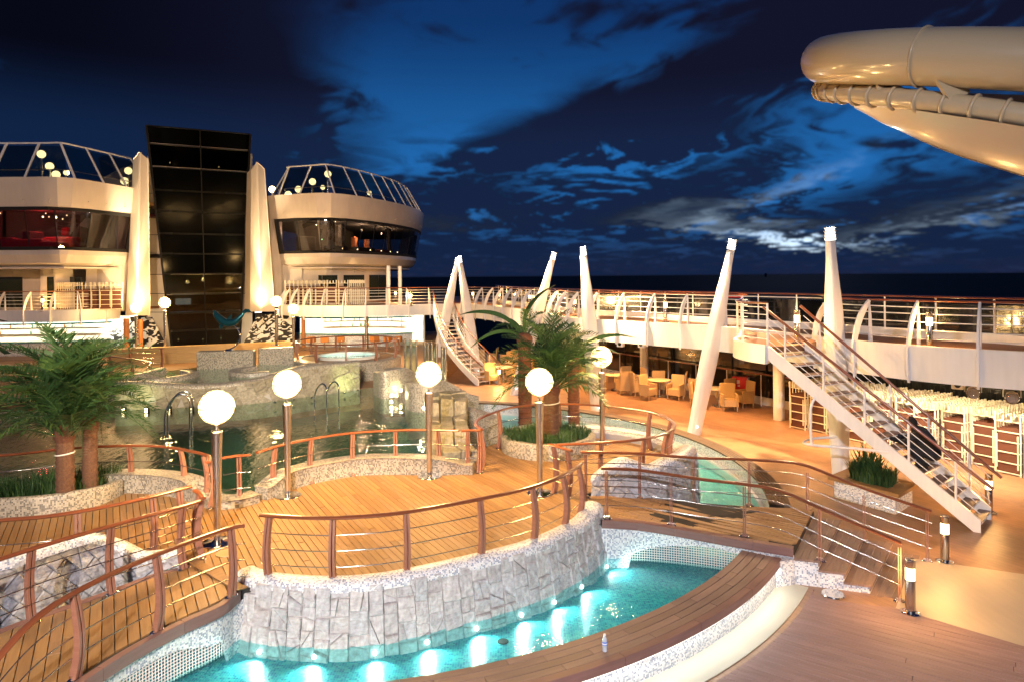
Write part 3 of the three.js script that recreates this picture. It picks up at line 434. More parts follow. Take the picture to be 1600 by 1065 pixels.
{ // right footbridge with its steps
  const near = g3(0, [[1.66, -12.86], [2.3, -12.83], [2.82, -12.72], [3.78, -12.38], [4.85, -11.85]]), farSide = g3(0, [[1.5, -14.3], [2.41, -14.42], [3.2, -14.4], [3.97, -14.27], [4.95, -14.05], [6.1, -13.87]]);
  const nearC = curve(near, 30), farC = curve(farSide, 30), g = thing('footbridge', 'teak footbridge on the right with five steps down to the deck', 'footbridge');
  const level = (p) => lerp(0.79, 0.63, smooth(p.x, 1.4, 4.2)), inset = nearC.map((p, i) => p.clone().lerp(farC[i], 0.1));
  const dir = at(1025, 812, 0.65).sub(at(925, 786, 0.72)).setY(0).normalize();
  boards(g, [...inset, ...farC.slice().reverse()], 0, { dir, width: 0.115, gap: 0.011, length: 2.6, mats: M.teak });
  const base = mesh('deck_base', plate([...nearC.map((p, i) => p.clone().lerp(farC[i], 0.03)), ...farC.slice().reverse()], -0.13, -0.02), M.caulk, g);
  for (const m of g.children) { const p = m.geometry.attributes.position; for (let i = 0; i < p.count; i++) p.setY(i, p.getY(i) + level({ x: p.getX(i) })); m.geometry.computeVertexNormals(); }
  for (let k = 0; k < 5; k++) { const seg = nearC.slice(k * 6, k * 6 + 7).map((p) => V(p.x, level(p), p.z)); seg[seg.length - 1].lerp(seg[seg.length - 2], 0.03); mesh('edge_board', sweep(seg, [[0, -0.14], [0, 0], [-0.006, 0.006], [-0.15, 0.006], [-0.15, -0.14]].map(([a, b]) => [a, b])), M.lip, g); }
  const side = nearC.map((p, i) => p.clone().lerp(farC[i], 0.03)), arch = (s) => 0.06 + 0.34 * Math.pow(Math.sin(Math.PI * clamp((s - 0.14) / 0.86, 0, 1)), 0.6);
  mesh('tiled_side', archWall(side, (s) => level(side[Math.round(s * 30)]) - 0.13, -0.3, (s) => s < 0.14 ? -1 : arch(s)), M.mosaic, g);
  mesh('net', net(side.map((p, i) => p.clone().lerp(farC[i], 0.008)), 0.02, (s) => s < 0.14 ? -1 : arch(s) + 0.02, 0.045, M.net), M.net, g);
  const N = (k) => V(4.85 + 0.375 * k, 0, -11.85 + 0.125 * k), Fp = (k) => V(6.1 + 0.41 * k, 0, -13.87 + 0.2 * k), rise = 0.155;
  for (let k = 0; k < 4; k++) {
    const h = 0.63 - rise * (k + 1), a = N(k), b = N(k + 1), c = Fp(k + 1), d = Fp(k), st = new THREE.Group(); st.name = 'step'; g.add(st);
    const lerpQ = (s, t) => a.clone().lerp(b, s).lerp(d.clone().lerp(c, s), t);
    for (let q = 0; q < 4; q++) { const s0 = q / 4 * 1.08 + 0.006, s1 = (q + 1) / 4 * 1.08 - 0.006, o = [lerpQ(s0, 0), lerpQ(s1, 0), lerpQ(s1, 1), lerpQ(s0, 1)]; const gq = plate(o, h - 0.035, h), p = gq.attributes.position, uv = gq.attributes.uv, ou = rnd() * 3; for (let i = 0; i < p.count; i++) { const e = p.getX(i) * 0.53 - p.getZ(i) * 0.85, f = p.getX(i) * 0.85 + p.getZ(i) * 0.53; uv.setXY(i, e + ou, f + ou); } mesh('plank', gq, M.bench[Math.floor(rnd() * 4)], st); }
    mesh('tiled_side', plate([lerpQ(0, 0.03), lerpQ(0.99, 0.03), lerpQ(0.99, 0.97), lerpQ(0, 0.97)], k === 3 ? 0.002 : 0, h - 0.036), M.mosaic, st);
    mesh('riser', beam(lerpQ(1.0, 0.02).setY(h - 0.075), lerpQ(1.0, 0.98).setY(h - 0.075), 0.02, 0.075), M.bench[0], st);
  }
  const endTiles = mesh('tiled_side', plate([N(0), N(0).lerp(Fp(0), 0.02), V(4.6, 0, -12.1), V(4.5, 0, -11.75)], 0, 0.45), M.mosaic, g);
  for (const [nm, lb, pts, ps, sd] of [
    ['footbridge_railing', 'near railing of the right footbridge, sloping down beside the steps to a lit bollard', [V(1.66, 0.79, -12.94), V(2.3, 0.75, -12.98), V(2.97, 0.68, -12.88), V(3.6, 0.63, -12.7), V(4.2, 0.63, -12.42), V(4.75, 0.6, -12.12), V(5.3, 0.4, -11.78), V(6.36, 0.02, -11.2)], [V(1.76, 0.785, -12.95), V(2.97, 0.68, -12.88), V(4.2, 0.63, -12.42), V(5.28, 0.45, -11.78), V(6.34, 0.0, -11.22)], -1],
    ['footbridge_railing', 'far railing of the right footbridge, crossing in front of the stair planter', [V(1.4, 0.79, -14.16), V(2.65, 0.7, -14.34), V(3.77, 0.63, -14.25), V(4.86, 0.63, -14.08), V(5.7, 0.6, -13.94), V(5.95, 0.56, -13.85), V(6.84, 0.26, -13.3), V(7.8, 0.0, -12.74)], [V(1.5, 0.785, -14.18), V(2.65, 0.7, -14.34), V(3.77, 0.63, -14.25), V(4.86, 0.63, -14.08), V(5.95, 0.475, -13.82), V(6.84, 0.165, -13.32), V(7.74, 0.0, -12.78)], 1]])
    railing(nm, lb, pts, { posts: ps, kind: 'slim', side: sd, high: 0.96 });
}

// ---------------------------------------------------------------- globe lamps
const globeLamp = thing('globe_lamp', 'x', 'lamp');
mesh('pole', lathe([[0, 0], [0.062, 0], [0.064, 0.6], [0.075, 1.3], [0.098, 1.93], [0.098, 1.95], [0, 1.95]], 24), M.steel, globeLamp);
mesh('base_plate', lathe([[0, 0], [0.27, 0], [0.275, 0.012], [0.26, 0.022], [0.1, 0.03], [0.07, 0.06], [0, 0.06]], 28), M.chrome, globeLamp);
mesh('neck', lathe([[0, 1.95], [0.028, 1.95], [0.028, 2.05], [0.09, 2.07], [0.1, 2.085], [0, 2.085]], 16), M.chrome, globeLamp);
const globeMesh = mesh('globe', new THREE.SphereGeometry(0.292, 32, 20).translate(0, 2.365, 0), M.globe, globeLamp);
mesh('globe_band', new THREE.TorusGeometry(0.296, 0.008, 6, 40).rotateX(Math.PI / 2).translate(0, 2.365, 0), M.chrome, globeLamp);
[[-5.17, -11.9, 'globe lamp on a steel pole nearest the camera, beside the left footbridge'], [-4.78, -14.44, 'second globe lamp from the left, in front of the dark pool'], [-1.94, -15.75, 'globe lamp on a steel pole at the pool curb, before the rock slide'], [0.56, -14.48, 'globe lamp on a steel pole in front of the middle palm'], [2.45, -18.8, 'farthest globe lamp, at the back of the loop railing beside the white column']].forEach(([x, z, label], i) => {
  const p = V(x, 0.8, z); if (i) clone(globeLamp, 'globe_lamp', label, p, 0, 'globe lamps on the round deck'); else { globeLamp.position.copy(p); globeLamp.userData = { label, category: 'lamp', group: 'globe lamps on the round deck' }; }
  point(V(x, 0.8 + 2.365, z), WARM, 52, 0.28);
});

// ---------------------------------------------------------------- lamps under the water of the moat
[[405, 1012], [488, 1022], [583, 1025], [676, 1017], [763, 997], [838, 971], [890, 948], [925, 920], [958, 884]].forEach(([px, py], i) => {
  const p = at(px, py, 0.0); let best = 0, d = 1e9; for (let k = 0; k <= 100; k++) { const q = front.S(front.L * k / 100, 0.12), e = Math.hypot(q.x - p.x, q.z - p.z); if (e < d) { d = e; best = k; } }
  const a = front.S(front.L * best / 100, 0.2, 0.06), b = front.S(front.L * best / 100, 0.12, 0.6), dir = b.clone().sub(a).setY(0).normalize();
  const o = mesh('pool_light', new THREE.CylinderGeometry(0.03, 0.035, 0.03, 16).rotateX(Math.PI / 2), M.whiteLamp); o.position.copy(a).setY(-0.03); o.lookAt(o.position.clone().add(dir));
  tag(o, ['first', 'second', 'third', 'fourth', 'fifth', 'sixth', 'seventh', 'eighth', 'ninth'][i] + ' underwater lamp from the left at the foot of the front stone wall', 'pool light', 'underwater lamps at the front stone wall');
  spot(o.position.clone().addScaledVector(dir, 0.03), o.position.clone().addScaledVector(dir, 1).setY(-0.14), 0xf4fff0, 9, 1.25, 1, 0.05);
});

// ---------------------------------------------------------------- planters and pool curbs
function curb(name, label, ctrl, w, top, base, mat = M.mosaicDark, category = 'curb', hFn) {
  const line = curve(ctrl, 70).map((p) => V(p.x, 0, p.z)), T = (t) => (hFn ? hFn(t) : 1);
  const path = line.map((p) => V(p.x, base, p.z)), H0 = top - base, r = 0.05;
  const o = mesh(name, sweep(path, [[0, 0], [0, H0 - r], [-r * 0.3, H0 - r * 0.3], [-r, H0], [-w + r, H0], [-w + r * 0.3, H0 - r * 0.3], [-w, H0 - r], [-w, 0]], { scale: T, angle: 0.9 }), mat);
  return tag(o, label, category);
}
curb('pool_curb', 'long mosaic curb between the round deck and the dark pool', g3(0, [[-5.42, -14.3], [-4.98, -15.22], [-4.33, -15.83], [-3.67, -16.18], [-2.77, -16.26], [-1.85, -16.16], [-1.2, -16.24], [-0.9, -16.2]]).reverse().map((p) => p).reverse(), -0.34, 1.2, 0.78, M.mosaicDark, 'curb', (t) => 1 - 0.35 * (1 - smooth(t, 0, 0.12)) - 0.4 * smooth(t, 0.8, 0.97));
curb('pool_curb', 'mosaic curb round the left bay of the dark pool', g3(0, [[-12.5, -13.7], [-10.4, -14.16], [-9.5, -14.68], [-8.8, -15.0], [-8.0, -15.0], [-7.26, -14.8], [-6.5, -14.36], [-5.95, -13.95]]), -0.34, 1.22, 0.78, M.mosaicDark, 'curb', (t) => 1 - 0.5 * smooth(t, 0.86, 1));
curb('pool_curb', 'low mosaic curb joining the two pool curbs behind the nearest globe lamp', g3(0, [[-5.98, -13.94], [-5.7, -13.98], [-5.46, -14.24]]), -0.34, 0.98, 0.78, M.mosaicDark, 'curb');
const soilMat = std({ color: rgb(0.03, 0.022, 0.015), roughness: 1 });
M.leaf = [0, 1, 2].map((k) => new THREE.MeshPhysicalMaterial({ color: rgb(0.03 + 0.014 * k, 0.08 + 0.024 * k, 0.026 + 0.006 * k), roughness: 0.5, transmission: 0.3, thickness: 0, side: THREE.DoubleSide, specularIntensity: 0.6 }));
function tuft(n, spread, hgt, w) { // many narrow blades
  const P = [], U = [];
  for (let i = 0; i < n; i++) {
    const a = rnd() * 6.283, r = Math.sqrt(rnd()) * spread, x = Math.cos(a) * r, z = Math.sin(a) * r, b = rnd() * 6.283, h = hgt * rr(0.5, 1.1), l = h * rr(0.2, 0.6), dx = Math.cos(b), dz = Math.sin(b), sx = -dz * w, sz = dx * w;
    const m = [x + dx * l * 0.35, h * 0.65, z + dz * l * 0.35], t = [x + dx * l, h, z + dz * l];
    for (const q of [[x - sx, 0, z - sz], [x + sx, 0, z + sz], [m[0] + sx * 0.8, m[1], m[2] + sz * 0.8], [x - sx, 0, z - sz], [m[0] + sx * 0.8, m[1], m[2] + sz * 0.8], [m[0] - sx * 0.8, m[1], m[2] - sz * 0.8], [m[0] - sx * 0.8, m[1], m[2] - sz * 0.8], [m[0] + sx * 0.8, m[1], m[2] + sz * 0.8], t]) { P.push(...q); U.push(0, 0); }
  }
  return faces(P, U);
}
function inside(poly, x, z) { let c = false; for (let i = 0, j = poly.length - 1; i < poly.length; j = i++) { const a = poly[i], b = poly[j]; if ((a.z > z) !== (b.z > z) && x < (b.x - a.x) * (z - a.z) / (b.z - a.z) + a.x) c = !c; } return c; }
function shrubs(outline, y, count, label, hgt, group) { // low feathery plants over a planter bed, each a thing
  const kinds = [tuft(110, 0.2, hgt, 0.008), tuft(120, 0.22, hgt * 0.85, 0.009), tuft(100, 0.18, hgt * 1.15, 0.008)], b = new THREE.Box3().setFromPoints(outline), list = [];
  for (let t = 0; list.length < count && t < 4000; t++) { const x = rr(b.min.x, b.max.x), z = rr(b.min.z, b.max.z); if (inside(outline, x, z) && list.every((p) => Math.hypot(p.x - x, p.z - z) > 0.2)) list.push(V(x, y, z)); }
  list.forEach((p, i) => { const o = mesh('low_plant', kinds[i % 3], M.leaf[i % 3]); o.position.copy(p); o.rotation.y = rnd() * 6; o.scale.setScalar(rr(0.85, 1.25)); tag(o, label, 'plant', group); });
}
{ // left planter
  const frontLine = g3(0, [[-11.6, -13.05], [-10.6, -13.05], [-9.8, -13.12], [-9.2, -13.26], [-8.7, -13.55], [-8.42, -14.0], [-8.36, -14.6]]);
  curb('planter', 'long curved mosaic planter under the left palm', frontLine, 0.16, 1.2, 0.78, M.mosaicDark, 'planter', (t) => 1 - 0.15 * smooth(t, 0.7, 1));
  const bed = [...curve(frontLine, 20).map((p) => p.clone().add(V(-0.28, 0, -0.32))), V(-9.0, 0, -14.7), V(-10.3, 0, -14.05), V(-11.6, 0, -13.8)];
  const s = mesh('planter_soil', flat(bed, 1.04), soilMat); tag(s, 'dark soil bed in the long curved planter under the left palm', 'soil', null, 'stuff');
  shrubs(bed, 1.04, 34, 'dark feathery low plant in the long curved planter under the left palm', 0.34, 'low plants in the left planter');
}
{ // round planter
  const c = V(0.92, 0, -18.2), line = circle(c, 1.24, 0, 2 * Math.PI, 60).slice(0, -1);
  const o = mesh('planter', sweep(line.map((p) => V(p.x, 0.78, p.z)), [[0, 0], [0.03, 0.38], [0, 0.43], [-0.14, 0.43], [-0.17, 0.36], [-0.17, 0]], { closed: true, angle: 0.9 }), M.mosaicDark); tag(o, 'round mosaic planter with grasses and a palm inside the loop railing', 'planter');
  const bed = circle(c, 1.06, 0, 2 * Math.PI, 40).slice(0, -1), s = mesh('planter_soil', flat(bed, 1.1), soilMat); tag(s, 'dark soil bed in the round planter inside the loop railing', 'soil', null, 'stuff');
  shrubs(bed, 1.1, 30, 'dark grassy low plant in the round planter inside the loop railing', 0.26, 'low plants in the round planter');
}

// ---------------------------------------------------------------- palms
const frondKinds = [0, 1, 2, 3].map((k) => { // feathered frond growing along +z from the origin
  const L = 1.0, arch = [0.42, 0.34, 0.5, 0.4][k], drop = [0.7, 0.5, 0.95, 0.4][k], mid = (t) => V(0.05 * Math.sin(t * 3 + k), arch * Math.sin(t * 1.6) * 0.9 - drop * t * t * t, t * L);
  const g = [], P = [], U = [];
  for (let i = 0; i < 6; i++) g.push(rod(mid(i / 6), mid((i + 1) / 6), 0.013 * (1 - i / 7), 5, 0.013 * (1 - (i + 1) / 7)));
  for (let i = 0; i < 36; i++) for (const s of [-1, 1]) {
    const t = 0.1 + 0.89 * (i + rr(-0.3, 0.3)) / 36, p = mid(clamp(t, 0, 1)), len = 0.27 * Math.sin(Math.PI * clamp(0.12 + t * 0.83, 0, 1)) * rr(0.85, 1.15) + 0.03, f = rr(0.5, 0.8), up = rr(0.02, 0.3), w = 0.0125;
    const d = V(s * (1 - f * 0.55), up * 0.7, f).normalize(), e = p.clone().addScaledVector(d, len), m = p.clone().addScaledVector(d, len * 0.5); e.y -= len * rr(0.12, 0.4); m.y -= len * 0.03;
    for (const q of [[p, -w * 0.6], [p, w * 0.6], [m, w], [p, -w * 0.6], [m, w], [m, -w], [m, -w], [m, w], [e, 0]]) { P.push(q[0].x, q[0].y, q[0].z + q[1]); U.push(0, 0); }
  }
  return mergeAll([...g, faces(P, U)]);
});
const foldedFrond = (() => { const pts = [V(0, 0, 0), V(0, 0.16, 0.25), V(0, 0.2, 0.5), V(0, 0.14, 0.78), V(0, 0.02, 1)], line = curve(pts, 14); return sweep(line.map((p) => V(p.x, p.y, p.z)), [[-0.035, -0.02], [0, 0.03], [0.035, -0.02], [0, -0.005]], { angle: 0.6, scale: (t) => 1.2 * Math.sin(Math.PI * (0.12 + 0.86 * t)) }); })();
M.trunk = std({ color: rgb(0.14, 0.052, 0.03), map: sized(stoneTex, 0.3, 0.3), bumpMap: sized(stoneBump, 0.25, 0.25), bumpScale: 0.02, roughness: 0.9 });
M.trunkSmooth = std({ color: rgb(0.14, 0.066, 0.038), map: sized(stoneTex, 0.4, 0.2), bumpMap: sized(stoneBump, 0.3, 0.2), bumpScale: 0.015, roughness: 0.85 });
function palm(label, base, trunkTop, r, { rings = true, fronds = 30, size = 1.5, folded = 0, group, spread = [0.1, 1.25], tie = false, dirs } = {}) {
  const o = thing('palm_tree', label, 'palm', base, 0, group), h = trunkTop, prof = [];
  if (rings) { const n = Math.round(h / 0.085); for (let i = 0; i < n; i++) { const y = h * i / n, s = h / n; prof.push([r * rr(0.92, 0.98), y], [r * rr(1.06, 1.16), y + s * 0.75], [r * rr(0.95, 1.0), y + s * 0.86]); } prof.push([r, h], [0, h]); } else { const n = 10; for (let i = 0; i < n; i++) { const k = 1.12 - 0.12 * i / n, y = h * i / n, q = h / n; prof.push([r * k * 0.97, y], [r * k * rr(1.03, 1.08), y + q * 0.7], [r * k * 0.99, y + q * 0.9]); } prof.push([r, h]); prof.push([0, h]); }
  mesh('trunk', lathe(prof, 18), rings ? M.trunk : M.trunkSmooth, o);
  mesh('crown_base', lathe([[r * 1.0, h - 0.22], [r * 1.25, h - 0.1], [r * 1.3, h], [r * 0.9, h + 0.14], [0, h + 0.2]], 14), M.trunk, o);
  if (tie) mesh('tie', new THREE.TorusGeometry(r * 1.12, 0.015, 6, 24).rotateX(Math.PI / 2).rotateZ(0.12).translate(0, h - 0.42, 0), M.white, o);
  for (let i = 0; i < fronds; i++) {
    const f = mesh('frond', frondKinds[i % 4], M.leaf[Math.floor(rnd() * 3)], o), q = i / fronds, el = lerp(spread[1], spread[0], Math.pow(q, 0.8)) + rr(-0.12, 0.12), az = i * 2.39996 + rr(-0.25, 0.25);
    f.position.set(Math.sin(az) * r * 0.6, h + 0.05 - 0.15 * q, Math.cos(az) * r * 0.6); f.rotation.order = 'YXZ'; f.rotation.set(-el, az, rr(-0.25, 0.25)); f.scale.setScalar(size * rr(0.85, 1.1) * lerp(1.12, 0.85, q));
  }
  for (let i = 0; i < folded; i++) { const f = mesh('folded_frond', foldedFrond, M.leaf[i % 2], o), [az, el, s] = dirs[i]; f.position.set(0, h, 0); f.rotation.order = 'YXZ'; f.rotation.set(-el, az, 0); f.scale.setScalar(s); }
  return o;
}
palm('bushy palm with a tied reddish trunk in the left planter', V(-8.95, 1.04, -13.62), 1.32, 0.15, { rings: false, fronds: 42, size: 1.85, tie: true, spread: [0.0, 1.55] });
palm('slimmer palm trunk close behind the bushy left palm', V(-8.75, 1.04, -14.1), 1.4, 0.13, { rings: false, fronds: 12, size: 1.3, spread: [0.5, 1.5] });
palm('small dark palm standing farther back behind the left palm', V(-12.9, 0.9, -20.8), 1.7, 0.14, { fronds: 20, size: 0.9, spread: [0.3, 1.4] });
palm('left edge palm with long folded fronds reaching into view', V(-17.6, 0.9, -20.5), 2.3, 0.16, { fronds: 6, size: 1.3, folded: 3, dirs: [[1.5, 0.35, 2.7], [1.35, 0.0, 3.0], [1.9, -0.25, 1.9]] });
palm('bushy palm with a pale smooth trunk in the round planter', V(1.02, 1.1, -18.15), 1.35, 0.2, { rings: false, fronds: 40, size: 1.75, spread: [-0.1, 1.55], tie: true });
palm('rough trunked palm with folded fronds, left behind the round planter', V(0.37, 0.2, -20.9), 3.3, 0.2, { fronds: 5, size: 0.9, folded: 5, dirs: [[-1.7, 0.3, 2.2], [-1.3, -0.15, 1.7], [1.2, 1.0, 1.9], [-2.2, 0.5, 1.2], [0.9, 0.25, 1.3]] });
palm('rough trunked palm with folded fronds, right behind the round planter', V(1.85, 0.2, -20.8), 2.6, 0.17, { fronds: 8, size: 1.0, folded: 4, dirs: [[1.45, 0.35, 2.0], [1.75, 0.1, 1.5], [-1.5, 0.4, 1.1], [2.3, 0.3, 0.9]] });

// ---------------------------------------------------------------- the dark pool
const WL = 0.95;
const poolOut = g3(0, [[-19, -13.0], [-12.5, -13.95], [-10.4, -14.4], [-9.5, -14.95], [-8.8, -15.25], [-8.0, -15.25], [-7.2, -15.05], [-6.4, -14.6], [-5.8, -14.25], [-5.2, -15.4], [-4.5, -16.1], [-3.7, -16.45], [-2.77, -16.52], [-1.85, -16.42], [-1.2, -16.5], [-1.3, -18], [-1.6, -20], [-3, -22.8], [-4.6, -25.2], [-5.7, -27.6], [-7.5, -26.3], [-9.3, -24.5], [-11, -23.8], [-13.5, -23.4], [-19, -23]]);
struct('pool_floor', planUV(flat(poolOut, 0.12)), M.mosaicGreen);
M.waterDark = new THREE.MeshPhysicalMaterial({ color: rgb(0.55, 0.74, 0.64), transmission: 1, thickness: 0, roughness: 0.04, ior: 1.33, bumpMap: sized(rippleTex, 3.2, 3.2), bumpScale: 0.009 });
struct('pool_water', planUV(flat(poolOut, WL)), M.waterDark);
// terrace of the stern: the floor behind the pools
const terrace = g3(0, [[-34, -26], [-14, -24.2], [-9.4, -25.2], [-7.0, -27.4], [-5.0, -27.8], [-3.8, -31], [-3.2, -40], [-6, -56], [-40, -56]]);
struct('stern_terrace', plate(terrace, 0.02, 0.92), wood(0.36, 0.2, 0.09));
M.stoneFar = std({ color: rgb(0.36, 0.33, 0.26), map: sized(stoneTex, 1.6, 1.6), bumpMap: sized(stoneBump, 1.4, 1.4), bumpScale: 0.06, roughness: 0.8 });
stoneWall('stone_wall', 'long wavy topped stone wall across the far side of the dark pool', [V(-13.6, 0, -23.35), V(-12, 0, -23.5), V(-10.6, 0, -23.8), V(-9.3, 0, -24.3), V(-8, 0, -25.4), V(-7, 0, -26.4), V(-6.1, 0, -27.1)], { base: 0.4, top: (t) => 1.83 - 0.16 * Math.sin(clamp((t - 0.1) / 0.5, 0, 1) * Math.PI) + 0.22 * smooth(t, 0.55, 0.75), batter: 0.05, thick: 0.4, cell: 0.42, lean: 0.3, mats: [M.stoneFar, stone(0.32, 0.29, 0.22), stone(0.4, 0.37, 0.3)], capMat: M.mosaicDark, back: true });
const upper = g3(0, [[-13.4, -23.9], [-11, -24.2], [-9.4, -24.8], [-8.2, -26], [-8.6, -29], [-10.5, -30.5], [-13.5, -30.3], [-15, -27.5], [-14.6, -25]]);
struct('upper_pool_floor', planUV(flat(upper, 0.95)), M.mosaicGreen); struct('upper_pool_water', planUV(flat(upper, 1.55)), M.waterDark);
curb('mosaic_bench', 'curved mosaic seat ring in the upper pool, left part', g3(0, [[-15.0, -25.6], [-14.0, -25.2], [-13.0, -25.4], [-12.4, -26.2], [-12.5, -27.2], [-13.2, -27.9]]), 0.4, 1.72, 0.95, M.mosaicDark, 'seat');
curb('mosaic_bench', 'curved mosaic seat ring beside the hot tub wall', g3(0, [[-11.0, -28.8], [-11.5, -28.0], [-11.2, -27.0], [-10.4, -26.6], [-9.6, -26.9]]), 0.4, 1.72, 0.95, M.mosaicDark, 'seat');
curb('mosaic_wall', 'low mosaic wedge wall left of the upper pool steps', g3(0, [[-15.6, -24.6], [-14.6, -24.8], [-13.9, -25.6], [-13.5, -26.6]]), 0.3, 1.95, 0.9, M.mosaicDark, 'wall', (t) => 0.75 + 0.25 * t);
{ const b = mesh('mosaic_block', rbox(2.3, 1.4, 0.6, 0.04), M.mosaicDark); b.position.copy(far(354, 570, 29.4)); b.position.y = 1.6; b.rotation.y = 0.15; tag(b, 'broad mosaic block carrying the dolphin sculpture before the glass tower', 'block'); }
{ const b = mesh('mosaic_block', rbox(1.5, 1.5, 0.5, 0.04), M.mosaicDark); b.position.copy(far(431, 560, 31)); b.position.y = 1.5; b.rotation.y = 0.4; tag(b, 'tall mosaic block beside the hot tub steps', 'block'); }
{ const b = mesh('wooden_plinth', box(9.0, 1.0, 0.4), wood(0.62, 0.43, 0.19)); b.position.copy(far(318, 556, 37)); b.position.y = 1.3; b.rotation.y = 0.42; tag(b, 'yellow wooden plinth along the foot of the glass tower', 'plinth'); }
// hot tub
{
  const c = V(-7.62, 0, -31.6), o = thing('hot_tub', 'round raised hot tub with a mosaic wall before the bright bar', 'hot tub', c);
  const loc = (r, n = 48) => circle(V(0, 0, 0), r, 0, 2 * Math.PI, n).slice(0, -1);
  mesh('tiled_wall', sweep(loc(2.4).map((p) => p.setY(0.4)), [[0, 0], [0.02, 1.32], [-0.3, 1.36], [-0.3, 0]], { closed: true }), M.mosaicDark, o);
  mesh('tub_deck', flat(loc(2.12), 1.72, [loc(1.3)]), M.teak[0], o);
  mesh('tub_rim', sweep(loc(1.3).map((p) => p.setY(1.72)), [[0.16, 0], [0.14, 0.1], [-0.04, 0.1], [-0.06, -0.4], [0.1, -0.4]], { closed: true }), M.white, o);
  mesh('tub_shell', lathe([[1.3, 1.75], [1.15, 1.3], [0.9, 1.15], [0, 1.15]], 32), std({ color: rgb(0.7, 0.75, 0.75), roughness: 0.3 }), o);
  mesh('tub_water', planUV(new THREE.CircleGeometry(1.25, 40).rotateX(-Math.PI / 2).translate(0, 1.76, 0)), M.water, o);
  point(V(c.x, 1.35, c.z), 0xd8fff4, 2.5, 0.1);
  const ring = circle(V(c.x, 1.74, c.z), 2.3, 0, 2 * Math.PI, 48).slice(0, -1), ps = Array.from({ length: 11 }, (_, i) => { const a = i / 11 * 2 * Math.PI + 0.2; return V(c.x + 2.3 * Math.sin(a), 1.74, c.z + 2.3 * Math.cos(a)); });
  const r = thing('deck_railing', 'round teak railing on top of the hot tub wall', 'railing', V(0, 0, 0), 0, 'teak railings round the pools');
  mesh('handrail', sweep(ring.map((p) => V(p.x, 2.5, p.z)), Array.from({ length: 8 }, (_, k) => [0.05 * Math.cos(k * 0.785), 0.03 * Math.sin(k * 0.785)]), { closed: true, angle: 0.9 }), M.hand, r);
  for (const h of [0.26, 0.5]) mesh('cable', new THREE.TubeGeometry(new THREE.CatmullRomCurve3(ring.map((p) => V(p.x, 1.74 + h, p.z)), true), 60, 0.009, 5, true), M.steel, r);
  for (const p of ps) { const q = mesh('post', slat, M.post, r); q.position.copy(p); q.scale.y = 0.76; q.rotation.y = Math.atan2(p.x - c.x, p.z - c.z) - Math.PI / 2; }
}
// mosaic wave walls and the rock slide
curb('mosaic_wall', 'curved mosaic wave wall right of the hot tub', g3(0, [[-5.3, -25.9], [-4.75, -25.0], [-4.35, -25.2], [-3.9, -26.0], [-3.6, -27.2]]), 0.5, 1.98, 0.4, M.mosaicDark, 'wall', (t) => 0.92 + 0.1 * Math.sin(t * Math.PI) - 0.3 * smooth(t, 0.55, 1));
curb('mosaic_wall', 'curved mosaic wave wall nearest the rock slide', g3(0, [[-3.75, -23.7], [-3.35, -22.6], [-2.75, -22.4], [-2.2, -23.2], [-1.2, -24.0]]), 0.5, 1.92, 0.4, M.mosaicDark, 'wall', (t) => 0.88 + 0.14 * Math.sin(t * Math.PI) - 0.35 * smooth(t, 0.6, 1));
curb('mosaic_wall', 'low mosaic wall running behind the rock slide to the deck', g3(0, [[-2.4, -21.2], [-1.7, -20.9], [-1.1, -20.6], [-0.75, -20.2]]), 0.5, 1.55, 0.0, M.mosaicDark, 'wall', (t) => 1 - 0.25 * t);
{
  const o = thing('rock_slide', 'stepped greenish rock slide rising from the dark pool behind the third globe lamp', 'rock slide');
  const rock = (w, h, d, x, y, z, turn, n = 3) => { // a block of split stones
    for (let i = 0; i < n; i++) for (let j = 0; j < n; j++) {
      const g = rbox(w / n * 0.97, h * rr(0.9, 1.08), d / n * 0.97, 0.04), p = g.attributes.position;
      for (let k = 0; k < p.count; k++) { const a = p.getX(k), b = p.getY(k), c = p.getZ(k), f = 0.05 * n3(a * 3 + i * 5, b * 3 + j * 7, c * 3); p.setXYZ(k, a + f, b + f, c + f); }
      g.computeVertexNormals(); g.rotateY(turn); const m = mesh('rock', g, [M.stoneFar, stone(0.3, 0.28, 0.2)][(i + j) % 2], o); const lx = (i + 0.5) / n * w - w / 2, lz = (j + 0.5) / n * d - d / 2; m.position.set(x + lx * Math.cos(turn) + lz * Math.sin(turn), y + h / 2, z - lx * Math.sin(turn) + lz * Math.cos(turn));
    }
  };
  rock(1.1, 1.05, 1.9, -1.75, 0.5, -18.1, 0.12, 3); rock(1.2, 1.5, 1.6, -2.0, 0.4, -20.2, 0.15, 3); rock(0.9, 0.7, 0.9, -1.4, 0.5, -16.95, 0.3, 2);
  const lamp = mesh('rock_lamp', new THREE.SphereGeometry(0.06, 12, 8), M.warmLamp, o); lamp.position.copy(far(663, 637, 20.6)); point(lamp.position.clone().add(V(-0.1, 0.05, 0.12)), 0xfff0c0, 3, 0.04);
}
[[612, 617, 24.5], [626, 609, 25.2], [619, 617, 24.4], [611, 627, 23.9]].forEach(([x, y, d], i) => { const l = mesh('wall_lamp', new THREE.CylinderGeometry(0.05, 0.06, 0.1, 10), M.warmLamp); l.position.copy(far(x, y, d)); tag(l, 'small lamp low in the gap between the two mosaic wave walls', 'lamp', 'lamps between the mosaic wave walls'); if (i < 2) point(l.position.clone().add(V(0.0, 0.09, 0.1)), 0xfff0b0, 1.2, 0.03); });
